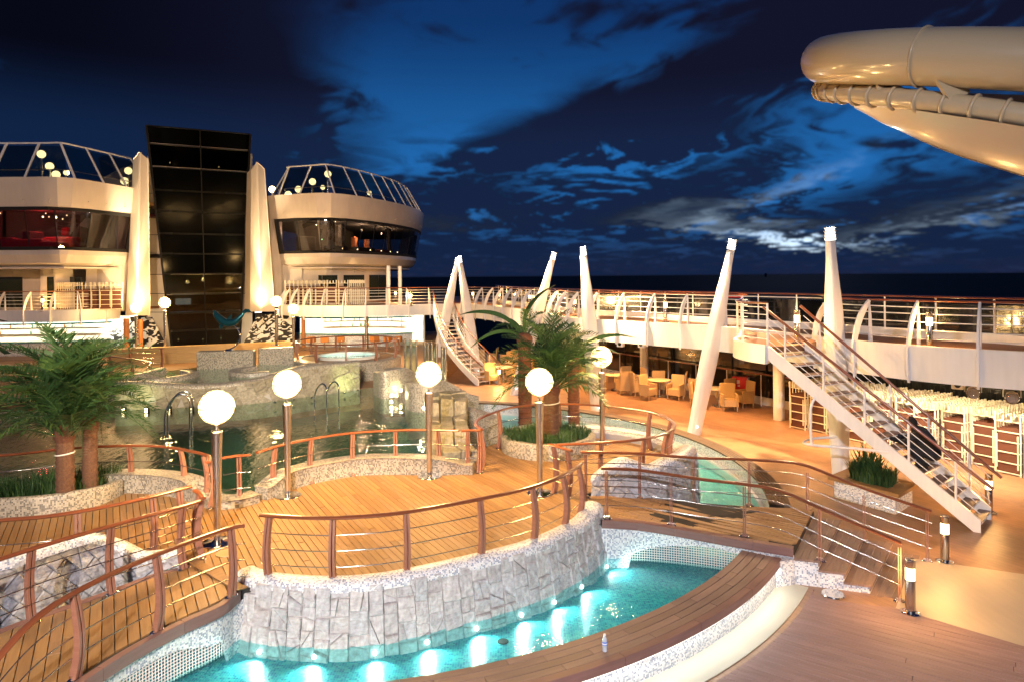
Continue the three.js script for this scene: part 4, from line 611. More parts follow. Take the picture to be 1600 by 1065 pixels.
{ // small wall lamps along the far stone wall
  const spotsL = [[193, 640, 22.9], [229, 640, 22.95], [264, 640, 23.0], [299, 640, 23.05]];
  spotsL.forEach(([x, y, d], i) => { const o = thing('step_light', 'small dark lantern at the waterline of the far stone wall', 'lamp', far(x, y, d), 0, 'lanterns at the far stone wall'); mesh('case', box(0.14, 0.24, 0.1), M.caulk, o); mesh('slit', box(0.09, 0.06, 0.012, 0, 0.04, 0.052), M.warmLamp, o); mesh('slit', box(0.09, 0.05, 0.012, 0, -0.05, 0.052), M.warmLamp, o); });
  [[429, 629, 23.6], [459, 625, 24.2], [487, 622, 24.8], [538, 614, 25.7], [559, 610, 26.4]].forEach(([x, y, d]) => { const o = mesh('water_lamp', lathe([[0, 0.06], [0.04, 0.05], [0.05, 0], [0, 0]], 10), M.chrome); o.position.copy(far(x, y, d)); tag(o, 'small steel fitting on the water below the right end of the far stone wall', 'fitting', 'steel fittings along the far stone wall'); });
  spot(far(200, 640, 22.3).setY(1.0), far(215, 600, 23.5), 0xe8ff90, 5, 0.9, 1, 0.05);
  spot(far(545, 615, 26.0).setY(1.05), far(540, 590, 26.7), 0xe8ff90, 5, 0.9, 1, 0.05);
}
function ladder(label, feet, h, turn) {
  const o = thing('pool_ladder', label, 'pool ladder', feet, turn);
  for (const x of [-0.25, 0.25]) { mesh('rail', tube([V(x, -0.5, 0), V(x, 0.5, 0), V(x, h - 0.12, 0.02), V(x, h, 0.16), V(x, h - 0.05, 0.36), V(x, h * 0.62, 0.6), V(x, 0.0, 0.62)], 0.024, 40, 8), M.chrome, o); }
  for (const y of [-0.3, -0.05]) mesh('rung', rod(V(-0.25, y, 0), V(0.25, y, 0), 0.03, 8), M.chrome, o);
}
ladder('steel pool ladder at the left, beside the nearest globe lamp', at(298, 682, WL), 1.25, -1.25);
ladder('steel pool ladder standing in the middle of the dark pool', at(520, 643, WL), 0.95, -2.2);

// ---------------------------------------------------------------- globe lamps of the stern
[[257, 473, 36.5, 'globe lamp on a pole left of the glass tower door'], [212, 481, 38, 'globe lamp on a pole before the left zebra pattern wall'], [431, 471, 37, 'globe lamp on a pole before the right zebra pattern wall'], [458, 483, 38.5, 'lower globe lamp right of the zebra pattern wall by the bar']].forEach(([x, y, d, label]) => { const p = far(x, y, d); clone(globeLamp, 'globe_lamp', label, V(p.x, p.y - 2.365, p.z), 0, 'globe lamps on poles at the stern'); point(p, WARM, 60, 0.28); });

// ---------------------------------------------------------------- glass tower and pylons
M.towerGlass = new THREE.MeshPhysicalMaterial({ color: rgb(0.0012, 0.0014, 0.0016), roughness: 0.12, specularIntensity: 0.1 });
M.blackGlass = new THREE.MeshPhysicalMaterial({ color: rgb(0.006, 0.007, 0.008), roughness: 0.12, clearcoat: 1, clearcoatRoughness: 0.03 });
M.darkPane = new THREE.MeshPhysicalMaterial({ color: rgb(0.2, 0.2, 0.17), transmission: 1, thickness: 0, roughness: 0.02, ior: 1.5 });
M.smoked = new THREE.MeshPhysicalMaterial({ color: rgb(0.5, 0.5, 0.47), transmission: 1, thickness: 0, roughness: 0.02, ior: 1.55 });
M.darkMetal = std({ color: rgb(0.004, 0.004, 0.0045), roughness: 0.85 });
const prismQuad = (a, b, c, d, depth) => { // a slab through four corners, thickened away from the camera
  const n = b.clone().sub(a).cross(d.clone().sub(a)).normalize(); if (n.dot(a.clone().sub(V(0, EYE, 0))) < 0) n.negate(); const q = [a, b, c, d], r = q.map((p) => p.clone().addScaledVector(n, depth)), P = [], U = [], w = a.distanceTo(b), h = a.distanceTo(d), uv = [[0, 0], [w, 0], [w, h], [0, h]];
  const put = (x, y, z, t) => { for (const k of [0, 1, 2, 0, 2, 3]) { const p = [x, y, z, t][k]; P.push(p.x, p.y, p.z); U.push(...uv[k]); } };
  put(q[0], q[1], q[2], q[3]); put(r[1], r[0], r[3], r[2]); for (let i = 0; i < 4; i++) { const j = (i + 1) % 4; put(q[j], q[i], r[i], r[j]); } return faces(P, U);
};
{
  const o = thing('glass_tower', 'tall black glass tower leaning outwards between two white pylons', 'glass tower');
  const TL = far(228, 196, 42.3), TR = far(391, 210, 45.0), BL = far(268, 547, 44.6), BR = far(374, 541, 46.6), Q = (s, t) => BL.clone().lerp(BR, s).lerp(TL.clone().lerp(TR, s), t);
  const ys = [545, 515, 487, 459, 428, 397, 366, 332, 300, 265, 230, 203], ts = ys.map((y) => { let lo = 0, hi = 1; for (let k = 0; k < 30; k++) { const m = (lo + hi) / 2, p = Q(0.5, m), d = -p.z, py = 431.4 + (EYE - p.y) * FOCAL / d - ROLL * p.x * FOCAL / d; if (py > y) lo = m; else hi = m; } return lo; }); ts[0] = 0; ts[ts.length - 1] = 1;
  for (let i = 0; i + 1 < ts.length; i++) for (const [s0, s1] of [[0.012, 0.494], [0.506, 0.988]]) { const e = 0.0035, clear = i < 4 || i === 9; mesh('pane', prismQuad(Q(s0, ts[i] + e), Q(s1, ts[i] + e), Q(s1, ts[i + 1] - e), Q(s0, ts[i + 1] - e), 0.012), clear ? M.darkPane : M.towerGlass, o); }
  for (const s of [0, 0.5, 1]) mesh('mullion', beam(Q(s, 0), Q(s, 1), s === 0.5 ? 0.05 : 0.12, 0.08, V(0.5, 0, 0.86)), M.darkMetal, o);
  for (const t of ts) mesh('transom', beam(Q(0, t), Q(1, t), 0.03, 0.045), M.darkMetal, o);
  const back = V(-0.5, 0, -0.86).multiplyScalar(3.2);
  for (const s of [0, 1]) { const a = Q(s, 0), b = Q(s, 1); mesh('side_glass', prismQuad(a, a.clone().addScaledVector(back, 0.06), b.clone().addScaledVector(back, 0.95), b, 0.02), M.blackGlass, o); }
  mesh('top_cover', prismQuad(Q(0, 1), Q(1, 1), Q(1, 1).add(back), Q(0, 1).add(back), 0.05), M.darkMetal, o);
  const up = back.clone().multiplyScalar(0.75), fl = (t, n, m) => mesh(n, prismQuad(Q(0.02, t), Q(0.98, t), Q(0.98, t).add(up), Q(0.02, t).add(up), 0.1), m, o);
  fl(ts[4], 'inner_floor', M.darkMetal); fl(ts[2], 'inner_floor', M.darkMetal); fl(ts[9], 'inner_floor', M.cream); fl(ts[10], 'inner_floor', M.cream);
  mesh('inner_wall', prismQuad(Q(0, 0).add(up), Q(1, 0).add(up), Q(1, 1).add(up), Q(0, 1).add(up), 0.05), std({ color: rgb(0.25, 0.22, 0.15), roughness: 0.7 }), o);
  const drum = mesh('lift_drum', new THREE.CylinderGeometry(0.7, 0.7, 1.6, 24), M.cream, o); drum.position.copy(Q(0.34, ts[9]).add(back.clone().multiplyScalar(0.4))); drum.position.y += 0.8;
  const inLamps = [[0.2, 9, 0.3], [0.36, 9, 0.3], [0.7, 9, 0.25], [0.3, 3, 0.6], [0.5, 3, 0.7], [0.85, 3, 0.55], [0.12, 0, 0.5], [0.47, 0, 0.45], [0.74, 0, 0.45]];
  inLamps.forEach(([s, k, f], i) => { const p = Q(s, lerp(ts[k], ts[k + 1], f)).add(back.clone().multiplyScalar(0.25)), l = mesh('inner_lamp', new THREE.SphereGeometry(k === 3 ? 0.12 : 0.04, 10, 8), M.warmLamp, o); l.position.copy(p); if (k === 3 || i === 1) point(p.clone().add(V(0, 0.16, 0.1)), WARM, k === 3 ? 4 : 2, 0.05); });
  const scr = mesh('lit_screen', box(0.95, 0.65, 0.05), M.glow(0.75, 0.85, 1, 2.4), o); scr.position.copy(Q(0.24, lerp(ts[2], ts[3], 0.45)).add(back.clone().multiplyScalar(0.5))); scr.rotation.y = 0.45;
  mesh('counter', prismQuad(Q(0.05, ts[2] + 0.012).add(up.clone().multiplyScalar(0.3)), Q(0.95, ts[2] + 0.012).add(up.clone().multiplyScalar(0.3)), Q(0.95, ts[2] + 0.03).add(up.clone().multiplyScalar(0.3)), Q(0.05, ts[2] + 0.03).add(up.clone().multiplyScalar(0.3)), 0.3), M.cream, o);
  const w = thing('panelled_wall', 'cream panelled wall standing behind the black glass tower', 'wall'), rows = [240, 270, 302, 334, 367, 398, 429, 459, 488, 545];
  for (let i = 0; i + 1 < rows.length; i++) for (const [a, b] of [[230, 269], [352, 394]]) { const d = (x) => 44.5 + (x - 230) * 0.017; mesh('panel', prismQuad(far(a, rows[i + 1] - 0.5, d(a)), far(b, rows[i + 1] - 0.5, d(b)), far(b, rows[i] + 0.5, d(b)), far(a, rows[i] + 0.5, d(a)), 0.12), M.cream, w); }
  mesh('backing', prismQuad(far(229, 548, 44.8), far(266, 548, 45.4), far(266, 236, 45.4), far(229, 236, 44.8), 0.1), M.darkMetal, w);
}
function pylon(label, px, d) { // a white fin, broad at the foot, with an uplight
  const o = thing('white_pylon', label, 'pylon'), [b0, b1, t0, t1, yb, yt] = px, mid = 0.45;
  const A = far(b0, yb, d), B = far(lerp(b0, b1, mid), yb, d - 0.7), C = far(b1, yb, d + 0.2), a = far(t0, yt + 10, d), b = far(lerp(t0, t1, mid), yt - 2, d - 0.45), c = far(t1, yt + 8, d + 0.2), bk = V(-0.5, 0, -0.86).multiplyScalar(2);
  mesh('face', prismQuad(A, B, b, a, 0.1), M.cream, o); mesh('face', prismQuad(B, C, c, b, 0.1), M.cream, o);
  mesh('side', prismQuad(A, A.clone().add(bk), a.clone().add(bk), a, 0.05), M.cream, o); mesh('side', prismQuad(C, C.clone().add(bk), c.clone().add(bk), c, 0.05), M.cream, o);
  mesh('top', prismQuad(a, b, c, b.clone().add(bk), 0.05), M.cream, o);
  const p = far(lerp(b0, b1, 0.35), yb + 1, d - 1.5), l = thing('uplight', label.replace(/^.*?(left|right).*$/, 'bright uplight at the foot of the $1 white pylon'), 'uplight', p);
  mesh('lamp_body', cyl(0.16, 0.22, 0.3, 0, -0.3, 0), M.darkMetal, l); mesh('lens', lathe([[0, 0.03], [0.2, 0.02], [0.2, 0], [0, 0]], 16), M.whiteLamp, l);
  const ax = B.clone().lerp(b, 0.75);
  spot(p.clone().add(V(0, 0.08, 0)), ax, 0xffe0b0, 1100, 0.3, 1, 0.1); spot(p.clone().add(V(0.05, 0.08, 0)), B.clone().lerp(b, 0.15), 0xffd9a0, 130, 0.9, 1, 0.1);
}
pylon('white pylon left of the black glass tower, lit from its foot', [196, 233, 208, 230, 493, 240], 41.0);
pylon('white pylon right of the black glass tower, lit from its foot', [390, 428, 392, 412, 487, 255], 43.9);
// zebra patterned slanted walls
const zebra = texture(512, 512, (x, y) => { const a = x + 0.35 * y, w = 24 * n3(x * 0.012, y * 0.02, 3), v = n3((a + w) * 0.009, (y + w) * 0.034 - x * 0.008, 7) + 0.35 * n3(x * 0.03, y * 0.07, 12); const k = v > 0.06 ? 0.86 : 0.015; return [k, k, k]; });
const zebraMat = std({ map: sized(zebra, 4.2, 4.2), roughness: 0.35 });
[['slanted wall printed with black brush strokes, left of the glass tower', [[172, 547], [263, 545], [236, 494], [170, 505]], 42.6], ['slanted wall printed with black brush strokes, right of the glass tower', [[378, 541], [431, 538], [431, 491], [402, 491]], 45.2], ['narrow wall printed with black brush strokes beside the bar pillar', [[435, 538], [458, 537], [457, 492], [434, 491]], 44.6]].forEach(([label, q, d]) => { const o = mesh('patterned_wall', prismQuad(...q.map(([x, y], i) => far(x, y, d + (i > 1 ? 0.6 : 0))), 0.12), zebraMat); tag(o, label, 'wall'); });
{ // dolphin sculpture
  const o = thing('dolphin_sculpture', 'blue leaping dolphin sculpture on a curved steel stem before the tower', 'sculpture', far(356, 500, 29.4)), line = [V(-0.62, 0.42, 0), V(-0.42, 0.12, 0), V(-0.1, -0.12, 0), V(0.25, -0.1, 0), V(0.5, 0.1, 0), V(0.68, 0.28, 0)], c = new THREE.CatmullRomCurve3(line), fr = c.computeFrenetFrames(24), P = [], U = [], R = (t) => 0.19 * Math.pow(Math.sin(Math.PI * clamp(t * 0.86 + 0.1, 0, 1)), 0.8) * (t < 0.12 ? 0.4 + t * 5 : 1) + 0.012;
  const rows = Array.from({ length: 25 }, (_, i) => { const t = i / 24, p = c.getPointAt(t); return Array.from({ length: 14 }, (_, k) => { const a = k / 14 * 2 * Math.PI; return p.clone().addScaledVector(fr.normals[i], Math.cos(a) * R(t)).addScaledVector(fr.binormals[i], Math.sin(a) * R(t) * 0.85); }); });
  for (let i = 0; i < 24; i++) for (let k = 0; k < 14; k++) { const q = [rows[i][k], rows[i + 1][k], rows[i + 1][(k + 1) % 14], rows[i][(k + 1) % 14]]; for (const e of [0, 1, 2, 0, 2, 3]) { P.push(q[e].x, q[e].y, q[e].z); U.push(0, 0); } }
  const bl = std({ color: rgb(0.02, 0.12, 0.16), metalness: 0.7, roughness: 0.22 });
  mesh('body', faces(P, U, 1), bl, o);
  const fin = (pts) => new THREE.ExtrudeGeometry(new THREE.Shape(pts.map((p) => new THREE.Vector2(...p))), { depth: 0.03, bevelEnabled: true, bevelSize: 0.01, bevelThickness: 0.01 }).translate(0, 0, -0.015);
  mesh('tail', fin([[0.62, 0.22], [0.85, 0.36], [1.02, 0.3], [0.9, 0.44], [0.74, 0.46], [0.62, 0.34]]), bl, o); mesh('fin', fin([[-0.05, 0.02], [0.12, 0.05], [0.16, 0.24], [0.05, 0.14]]), bl, o); mesh('fin', fin([[-0.3, -0.1], [-0.16, -0.2], [-0.3, -0.4], [-0.38, -0.25]]), bl, o);
  mesh('stem', tube([V(0.05, -1.25, 0), V(0.3, -1.12, 0), V(0.5, -0.8, 0), V(0.42, -0.4, 0), V(0.15, -0.16, 0)], 0.03, 30, 8), M.chrome, o); mesh('stem_base', cyl(0.16, 0.14, 0.06, 0.02, -1.3, 0), M.chrome, o);
}
// glass screen of steel posts by the hot tub
{ const o = thing('glass_screen', 'row of steel posts with glass between, right of the hot tub', 'screen'), xs = [[633, 30], [642, 29.6], [651, 29.2], [664, 28.2], [669, 28], [675, 27.9], [682, 27.8], [691, 26.5], [696, 26.2]]; let prev;
  for (const [x, d] of xs) { const p = far(x, 560, d); mesh('post', cyl(0.055, 0.055, 1.75, p.x, 0.95, p.z), M.steel, o); if (prev && x !== 664 && x !== 691) mesh('pane', prismQuad(V(prev.x, 1.05, prev.z), V(p.x, 1.05, p.z), V(p.x, 2.6, p.z), V(prev.x, 2.6, prev.z), 0.012), new THREE.MeshPhysicalMaterial({ color: rgb(0.8, 0.95, 0.9), transmission: 1, thickness: 0, roughness: 0.05 }), o); prev = p; } }

// ---------------------------------------------------------------- the two wings of the superstructure
M.facade = new THREE.MeshPhysicalMaterial({ color: rgb(0.6, 0.53, 0.46), map: sized(paintMark, 4, 4), roughness: 0.42, clearcoat: 0.2, clearcoatRoughness: 0.25 });
M.red = std({ color: rgb(0.42, 0.012, 0.03), roughness: 0.7 }); M.maroon = std({ color: rgb(0.09, 0.012, 0.02), roughness: 0.8 });
M.loungeDark = std({ color: rgb(0.035, 0.03, 0.025), roughness: 0.8 }); M.curtain = std({ color: rgb(0.1, 0.085, 0.06), roughness: 0.9 });
function wing(label, ctrl, { win0, win1, lounge, vents, roofBack }) {
  const o = thing('superstructure_wing', label, 'superstructure'), path = curve(g3(0, ctrl), 60), len = [0]; for (let i = 1; i < path.length; i++) len[i] = len[i - 1] + path[i].distanceTo(path[i - 1]);
  const L = len[60], S = (u, off, y) => { u = clamp(u, 0, L); let i = 1; while (i < 60 && len[i] < u) i++; const f = (u - len[i - 1]) / (len[i] - len[i - 1]), a = path[i - 1], b = path[i], l = a.distanceTo(b), x = -(b.z - a.z) / l, z = (b.x - a.x) / l; return V(lerp(a.x, b.x, f) + x * off, y, lerp(a.z, b.z, f) + z * off); };
  mesh('parapet', sweep(path, [[0.5, 9.3], [0.62, 9.6], [0.78, 10.85], [0.62, 10.85], [0.3, 9.3]], { angle: 0.35 }), M.facade, o);
  mesh('lower_band', sweep(path, [[-1.1, 6.0], [-0.2, 6.3], [0.06, 6.75], [0.06, 7.0], [-0.3, 7.0], [-1.1, 6.6]], { angle: 0.35 }), M.facade, o);
  const seg = (u0, u1) => Array.from({ length: 13 }, (_, i) => S(lerp(u0, u1, i / 12), 0, 0));
  for (const [a, b] of [[0, win0], [win1, L]]) if (b - a > 0.1) mesh('end_panel', sweep(seg(a, b), [[0.06, 7.0], [0.5, 9.3], [0.3, 9.3], [-0.14, 7.0]], { angle: 0.35 }), M.facade, o);
  const n = Math.max(2, Math.round((win1 - win0) / 1.55));
  mesh('window_frame', [sweep(seg(win0, win1), [[0.1, 7.0], [0.13, 7.18], [0.0, 7.18], [0.0, 7.0]]), sweep(seg(win0, win1), [[0.5, 9.12], [0.53, 9.3], [0.42, 9.3], [0.4, 9.12]])].concat([win0, win1].map((u) => beam(S(u, 0.08, 7.0), S(u, 0.5, 9.3), 0.26, 0.16, V(0, 0, 1)))), M.darkMetal, o);
  for (let i = 0; i < n; i++) { const u = lerp(win0, win1, i / n), v = lerp(win0, win1, (i + 1) / n); mesh('window_pane', prismQuad(S(u + 0.015, 0.07, 7.12), S(v - 0.015, 0.07, 7.12), S(v - 0.015, 0.46, 9.18), S(u + 0.015, 0.46, 9.18), 0.015), M.smokedWin, o); if (i) mesh('mullion', beam(S(u, 0.05, 7.12), S(u, 0.44, 9.18), 0.035, 0.05, V(0, 0, 1)), M.darkMetal, o); }
  const nh = n + 2; for (let i = 0; i < nh; i++) { const p = S(lerp(win0, win1, (i + 0.4) / nh), 0.56, 9.5); mesh('hook', tube([p.clone().add(V(0, -0.02, 0)), p.clone().add(V(0.03, 0.12, 0.06)), p.clone().add(V(0.14, 0.2, 0.14))], 0.018, 8, 5), M.facade, o); }
  // floors, lounge, gallery wall
  const back = roofBack, poly = (off) => [...Array.from({ length: 31 }, (_, i) => S(L * i / 30, off, 0)), ...back];
  mesh('lounge_floor', plate(poly(-0.35), 6.75, 6.95), M.loungeDark, o); mesh('lounge_ceiling', plate(poly(0.25), 9.35, 9.5), lounge.ceiling, o); mesh('roof_deck', plate(poly(0.55), 10.0, 10.2), M.teak[0], o);
  for (const [a, b, x, y0, y1, m, nm] of lounge.walls) { const q = seg(a * L, b * L); mesh(nm, sweep(q, [[x, y0], [x, y1], [x - 0.25, y1], [x - 0.25, y0]]), m, o); }
  for (const [u, x, w, h, d, m, y] of lounge.furniture) { const p = S(u * L, x, y ?? 6.95), q = S(u * L + 0.5, x, y ?? 6.95), g = new RoundedBoxGeometry(w, h, d, 2, Math.min(0.12, h / 3, d / 3)).translate(0, h / 2, 0), f = mesh('lounge_furniture', g, m, o); f.position.copy(p); f.rotation.y = -Math.atan2(q.z - p.z, q.x - p.x); }
  for (const [u, x, y, cd, r, col] of lounge.lamps) { const l = mesh('lounge_lamp', new THREE.SphereGeometry(r, 8, 6), col === 'g' ? M.glow(0.1, 1, 0.5, 6) : M.warmLamp, o); l.position.copy(S(u * L, x, y)); if (cd) point(l.position.clone().add(V(0, -0.15, 0)), col === 'r' ? 0xff5a5a : 0xffd0a0, cd * 3.2, 0.06); }
  // windbreak on the roof edge
  const m = Math.round(L / 1.7), T = (u, k) => S(u, lerp(0.66, -0.5, k), lerp(10.85, 12.9, k));
  for (let i = 0; i <= m; i++) { const u = L * i / m; mesh('windbreak_post', beam(T(u, 0), T(u, 1), 0.075, 0.11, V(0, 0, 1)), M.whiteRail, o); if (i < m) mesh('windbreak_pane', prismQuad(T(u + 0.06, 0.02), T(L * (i + 1) / m - 0.06, 0.02), T(L * (i + 1) / m - 0.06, 0.92), T(u + 0.06, 0.92), 0.012), M.smoked, o); }
  mesh('windbreak_rail', new THREE.TubeGeometry(new THREE.CatmullRomCurve3(Array.from({ length: 40 }, (_, i) => T(L * i / 39, 1)), false, 'centripetal'), 80, 0.05, 6), M.whiteRail, o);
  mesh('windbreak_rail', new THREE.TubeGeometry(new THREE.CatmullRomCurve3(Array.from({ length: 40 }, (_, i) => S(L * i / 39, -0.3, 11.4)), false, 'centripetal'), 80, 0.03, 5), M.whiteRail, o);
  // gallery wall below with dark windows, vents over them
  const gx = lounge.deep; mesh('gallery_wall', sweep(seg(0, lounge.gallery * L), [[gx, 3.6], [gx, 6.6], [gx - 0.2, 6.6], [gx - 0.2, 3.6]], { angle: 0.35 }), M.facade, o); mesh('soffit', plate([...Array.from({ length: 31 }, (_, i) => S(L * i / 30, -0.5, 0)), ...Array.from({ length: 31 }, (_, i) => S(L * (30 - i) / 30, -4, 0))], 6.0, 6.1), M.facade, o);
  for (const [a, b] of vents.windows) { const k = Math.max(1, Math.round((b - a) * L / 1.9)); for (let i = 0; i < k; i++) { const u = lerp(a, b, i / k) * L, v = lerp(a, b, (i + 1) / k) * L; mesh('gallery_pane', prismQuad(S(u + 0.05, gx + 0.06, 3.75), S(v - 0.05, gx + 0.06, 3.75), S(v - 0.05, gx + 0.06, 5.55), S(u + 0.05, gx + 0.06, 5.55), 0.03), M.galleryGlass, o); } }
  for (const u of vents.grilles) for (let k = 0; k < 5; k++) mesh('grille_slat', beam(S(u * L, gx + 0.05, 5.72 + k * 0.06), S(u * L + 1.7, gx + 0.05, 5.72 + k * 0.06), 0.05, 0.03), M.facade, o);
  mesh('joining_wall', prismQuad(...lounge.join, 0.3), M.facade, o); mesh('joining_wall', prismQuad(...lounge.join2, 0.3), M.facade, o);
  return { S, L };
}
M.smokedWin = new THREE.MeshPhysicalMaterial({ color: rgb(0.62, 0.6, 0.6), transmission: 1, thickness: 0, roughness: 0.015, ior: 1.5 });
M.galleryGlass = new THREE.MeshPhysicalMaterial({ color: rgb(0.03, 0.035, 0.02), roughness: 0.08, clearcoat: 1, clearcoatRoughness: 0.02 });
{
  const w = wing('left superstructure wing with a red lounge behind its wide window', [[-40, -36.2], [-34, -36.5], [-28.5, -36.95], [-26, -37.0], [-24.4, -37.05], [-23.9, -38.6], [-23.4, -41.3], [-23.2, -42.4]], {
    win0: 0, win1: 20.1, roofBack: [V(-22, 0, -50), V(-42, 0, -48)],
    lounge: { ceiling: M.maroon, deep: -3.5, gallery: 1, join2: [far(134, 488, 41.4), far(200, 486, 41.6), far(200, 396, 41.6), far(134, 396, 40.2)], join: [far(182, 482, 42.0), far(212, 482, 42.6), far(212, 294, 42.6), far(186, 292, 41.4)], walls: [[0, 0.74, -5.6, 6.95, 9.35, M.maroon, 'lounge_wall'], [0.62, 0.9, -5.0, 6.95, 9.35, M.loungeDark, 'lounge_wall'], [0.5, 0.62, -4.9, 7.4, 8.7, std({ color: rgb(0.42, 0.45, 0.4), roughness: 0.5 }), 'lit_niche']],
      furniture: [[0.45, -1.2, 2.2, 0.75, 0.8, M.red], [0.53, -1.3, 2.4, 0.8, 0.8, M.red], [0.61, -1.2, 2.2, 0.7, 0.8, M.red], [0.66, -2.6, 1.8, 0.9, 0.8, M.red], [0.57, -4.4, 2.6, 0.55, 0.4, M.red, 8.0], [0.55, -3.2, 1.8, 0.9, 0.5, M.red], [0.38, -1.6, 2.2, 0.8, 0.8, M.red], [0.7, -3.0, 0.5, 2.3, 0.5, M.loungeDark], [0.64, -1.7, 1.3, 0.5, 0.6, M.cream], [0.78, -1.6, 1.4, 0.55, 0.7, M.red], [0.8, -3.4, 1.0, 1.2, 0.5, M.maroon]],
      lamps: [[0.52, -4.2, 8.75, 5, 0.07], [0.58, -4.2, 8.75, 5, 0.07], [0.46, -2.6, 9.1, 3, 0.05, 'r'], [0.62, -2.2, 9.0, 3, 0.05, 'r'], [0.5, -0.9, 7.55, 0.6, 0.07], [0.74, -2, 8.9, 2.5, 0.05], [0.55, -1, 9.1, 0, 0.03], [0.44, -1.4, 9.0, 0, 0.03], [0.48, -2.0, 9.1, 0, 0.03], [0.66, -1.2, 9.1, 0, 0.03], [0.7, -1.5, 9.0, 0, 0.03], [0.76, -1.2, 8.9, 0, 0.03], [0.8, -1.4, 8.8, 0, 0.03], [0.6, -3.4, 9.1, 0, 0.03]] },
    vents: { windows: [[0.3, 0.535], [0.58, 0.72], [0.74, 0.84]], grilles: [0.43, 0.56, 0.66] } });
}
{
  const w = wing('right superstructure wing with a dark lounge behind its curved window', [[-15.9, -47.0], [-15.6, -45.9], [-14.0, -45.3], [-12.1, -44.75], [-11.3, -45.6], [-9.7, -49.2], [-8.5, -54], [-8.4, -59], [-9.5, -65], [-12, -72]], {
    win0: 1.4, win1: 29, roofBack: [V(-20, 0, -72), V(-19, 0, -52)],
    lounge: { ceiling: M.loungeDark, deep: -1.15, gallery: 0.42, join2: [far(420, 478, 46.3), far(474, 476, 46.6), far(470, 396, 46.2), far(420, 396, 46.2)], join: [far(408, 480, 46.2), far(440, 474, 46.0), far(436, 307, 45.6), far(408, 312, 46.4)], walls: [[0.03, 0.85, -5.4, 6.95, 9.35, M.curtain, 'curtain_wall']],
      furniture: [[0.13, -1.4, 0.5, 2.3, 0.4, M.loungeDark], [0.2, -1.2, 1.8, 0.6, 0.7, M.loungeDark], [0.3, -1.2, 2.4, 0.6, 0.7, M.loungeDark], [0.4, -1.2, 2.4, 0.55, 0.7, M.maroon], [0.27, -2.4, 0.4, 2.3, 0.4, M.loungeDark], [0.36, -3.0, 0.6, 1.5, 0.3, std({ color: rgb(0.5, 0.16, 0.05), roughness: 0.6 })], [0.42, -2.8, 0.6, 1.4, 0.3, std({ color: rgb(0.5, 0.16, 0.05), roughness: 0.6 })], [0.44, -1.2, 0.3, 2.3, 0.3, M.loungeDark], [0.15, -3.2, 1.4, 1.3, 0.3, M.curtain]],
      lamps: [[0.12, -2.0, 8.0, 0.4, 0.05, 'g'], [0.18, -2.0, 8.0, 0.3, 0.04, 'g'], [0.24, -2.8, 8.9, 6, 0.05], [0.36, -2.4, 9.0, 5, 0.05], [0.16, -2.4, 9.0, 3, 0.04], [0.46, -2.0, 8.9, 3, 0.05], [0.55, -2, 8.8, 3, 0.05], [0.2, -0.6, 7.35, 0, 0.04], [0.25, -0.6, 7.35, 0, 0.04], [0.3, -0.6, 7.35, 0, 0.04], [0.35, -0.6, 7.35, 0, 0.04], [0.4, -0.6, 7.35, 0, 0.04], [0.45, -0.6, 7.35, 0, 0.04]] },
    vents: { windows: [[0.1, 0.2], [0.22, 0.3], [0.32, 0.41]], grilles: [0.12, 0.18, 0.26] } });
}
for (const [x, y] of [[607, 478], [625, 476]]) { const o = mesh('support_post', cyl(0.12, 0.12, 2.5, 0, 0, 0, 12), M.white); o.position.copy(at(x, y, 3.6)); tag(o, x < 615 ? 'left slim white post under the overhang of the right wing' : 'right slim white post under the overhang of the right wing', 'post'); }
// lamps on the roof decks
const deckLamp = thing('roof_lamp', 'x', 'lamp');
mesh('pole', cyl(0.05, 0.06, 1.6, 0, -1.85, 0), M.steel, deckLamp); mesh('globe', new THREE.SphereGeometry(0.24, 18, 12), M.bulbGlass, deckLamp);
[[64, 241, 41, 'highest globe lamp on the left roof deck'], [77, 260, 42, 'middle globe lamp on the left roof deck'], [87, 273, 42, 'lower globe lamp on the left roof deck near the fold'], [200, 267, 45, 'globe lamp on the left roof deck against the white pylon'], [194, 283, 44, 'lowest globe lamp on the left roof deck by the white pylon'], [103, 270, 46, 'small distant globe lamp on the left roof deck'],
  [512, 272, 48, 'highest globe lamp on the right roof deck'], [488, 284, 48, 'globe lamp on the right roof deck second highest'], [466, 296, 48, 'globe lamp on the right roof deck between two windbreak posts'], [504, 293, 53, 'small distant globe lamp beneath the highest right one'], [425, 296, 49, 'globe lamp on the right roof deck next to the white pylon'], [450, 304, 48, 'lowest globe lamp on the right roof deck at the parapet'], [577, 302, 56, 'single globe lamp far along the right roof deck']].forEach(([x, y, d, label], i) => { const p = far(x, y, d), s = (x === 103 || x === 504 || x === 577 ? 0.75 : 1); let o; if (i) o = clone(deckLamp, 'roof_lamp', label, p, 0, 'globe lamps on the roof decks'); else { o = deckLamp; o.position.copy(p); o.userData = { label, category: 'lamp', group: 'globe lamps on the roof decks' }; } o.scale.setScalar(s); if (i % 2 === 0) point(p, 0xffd890, 14, 0.26); });

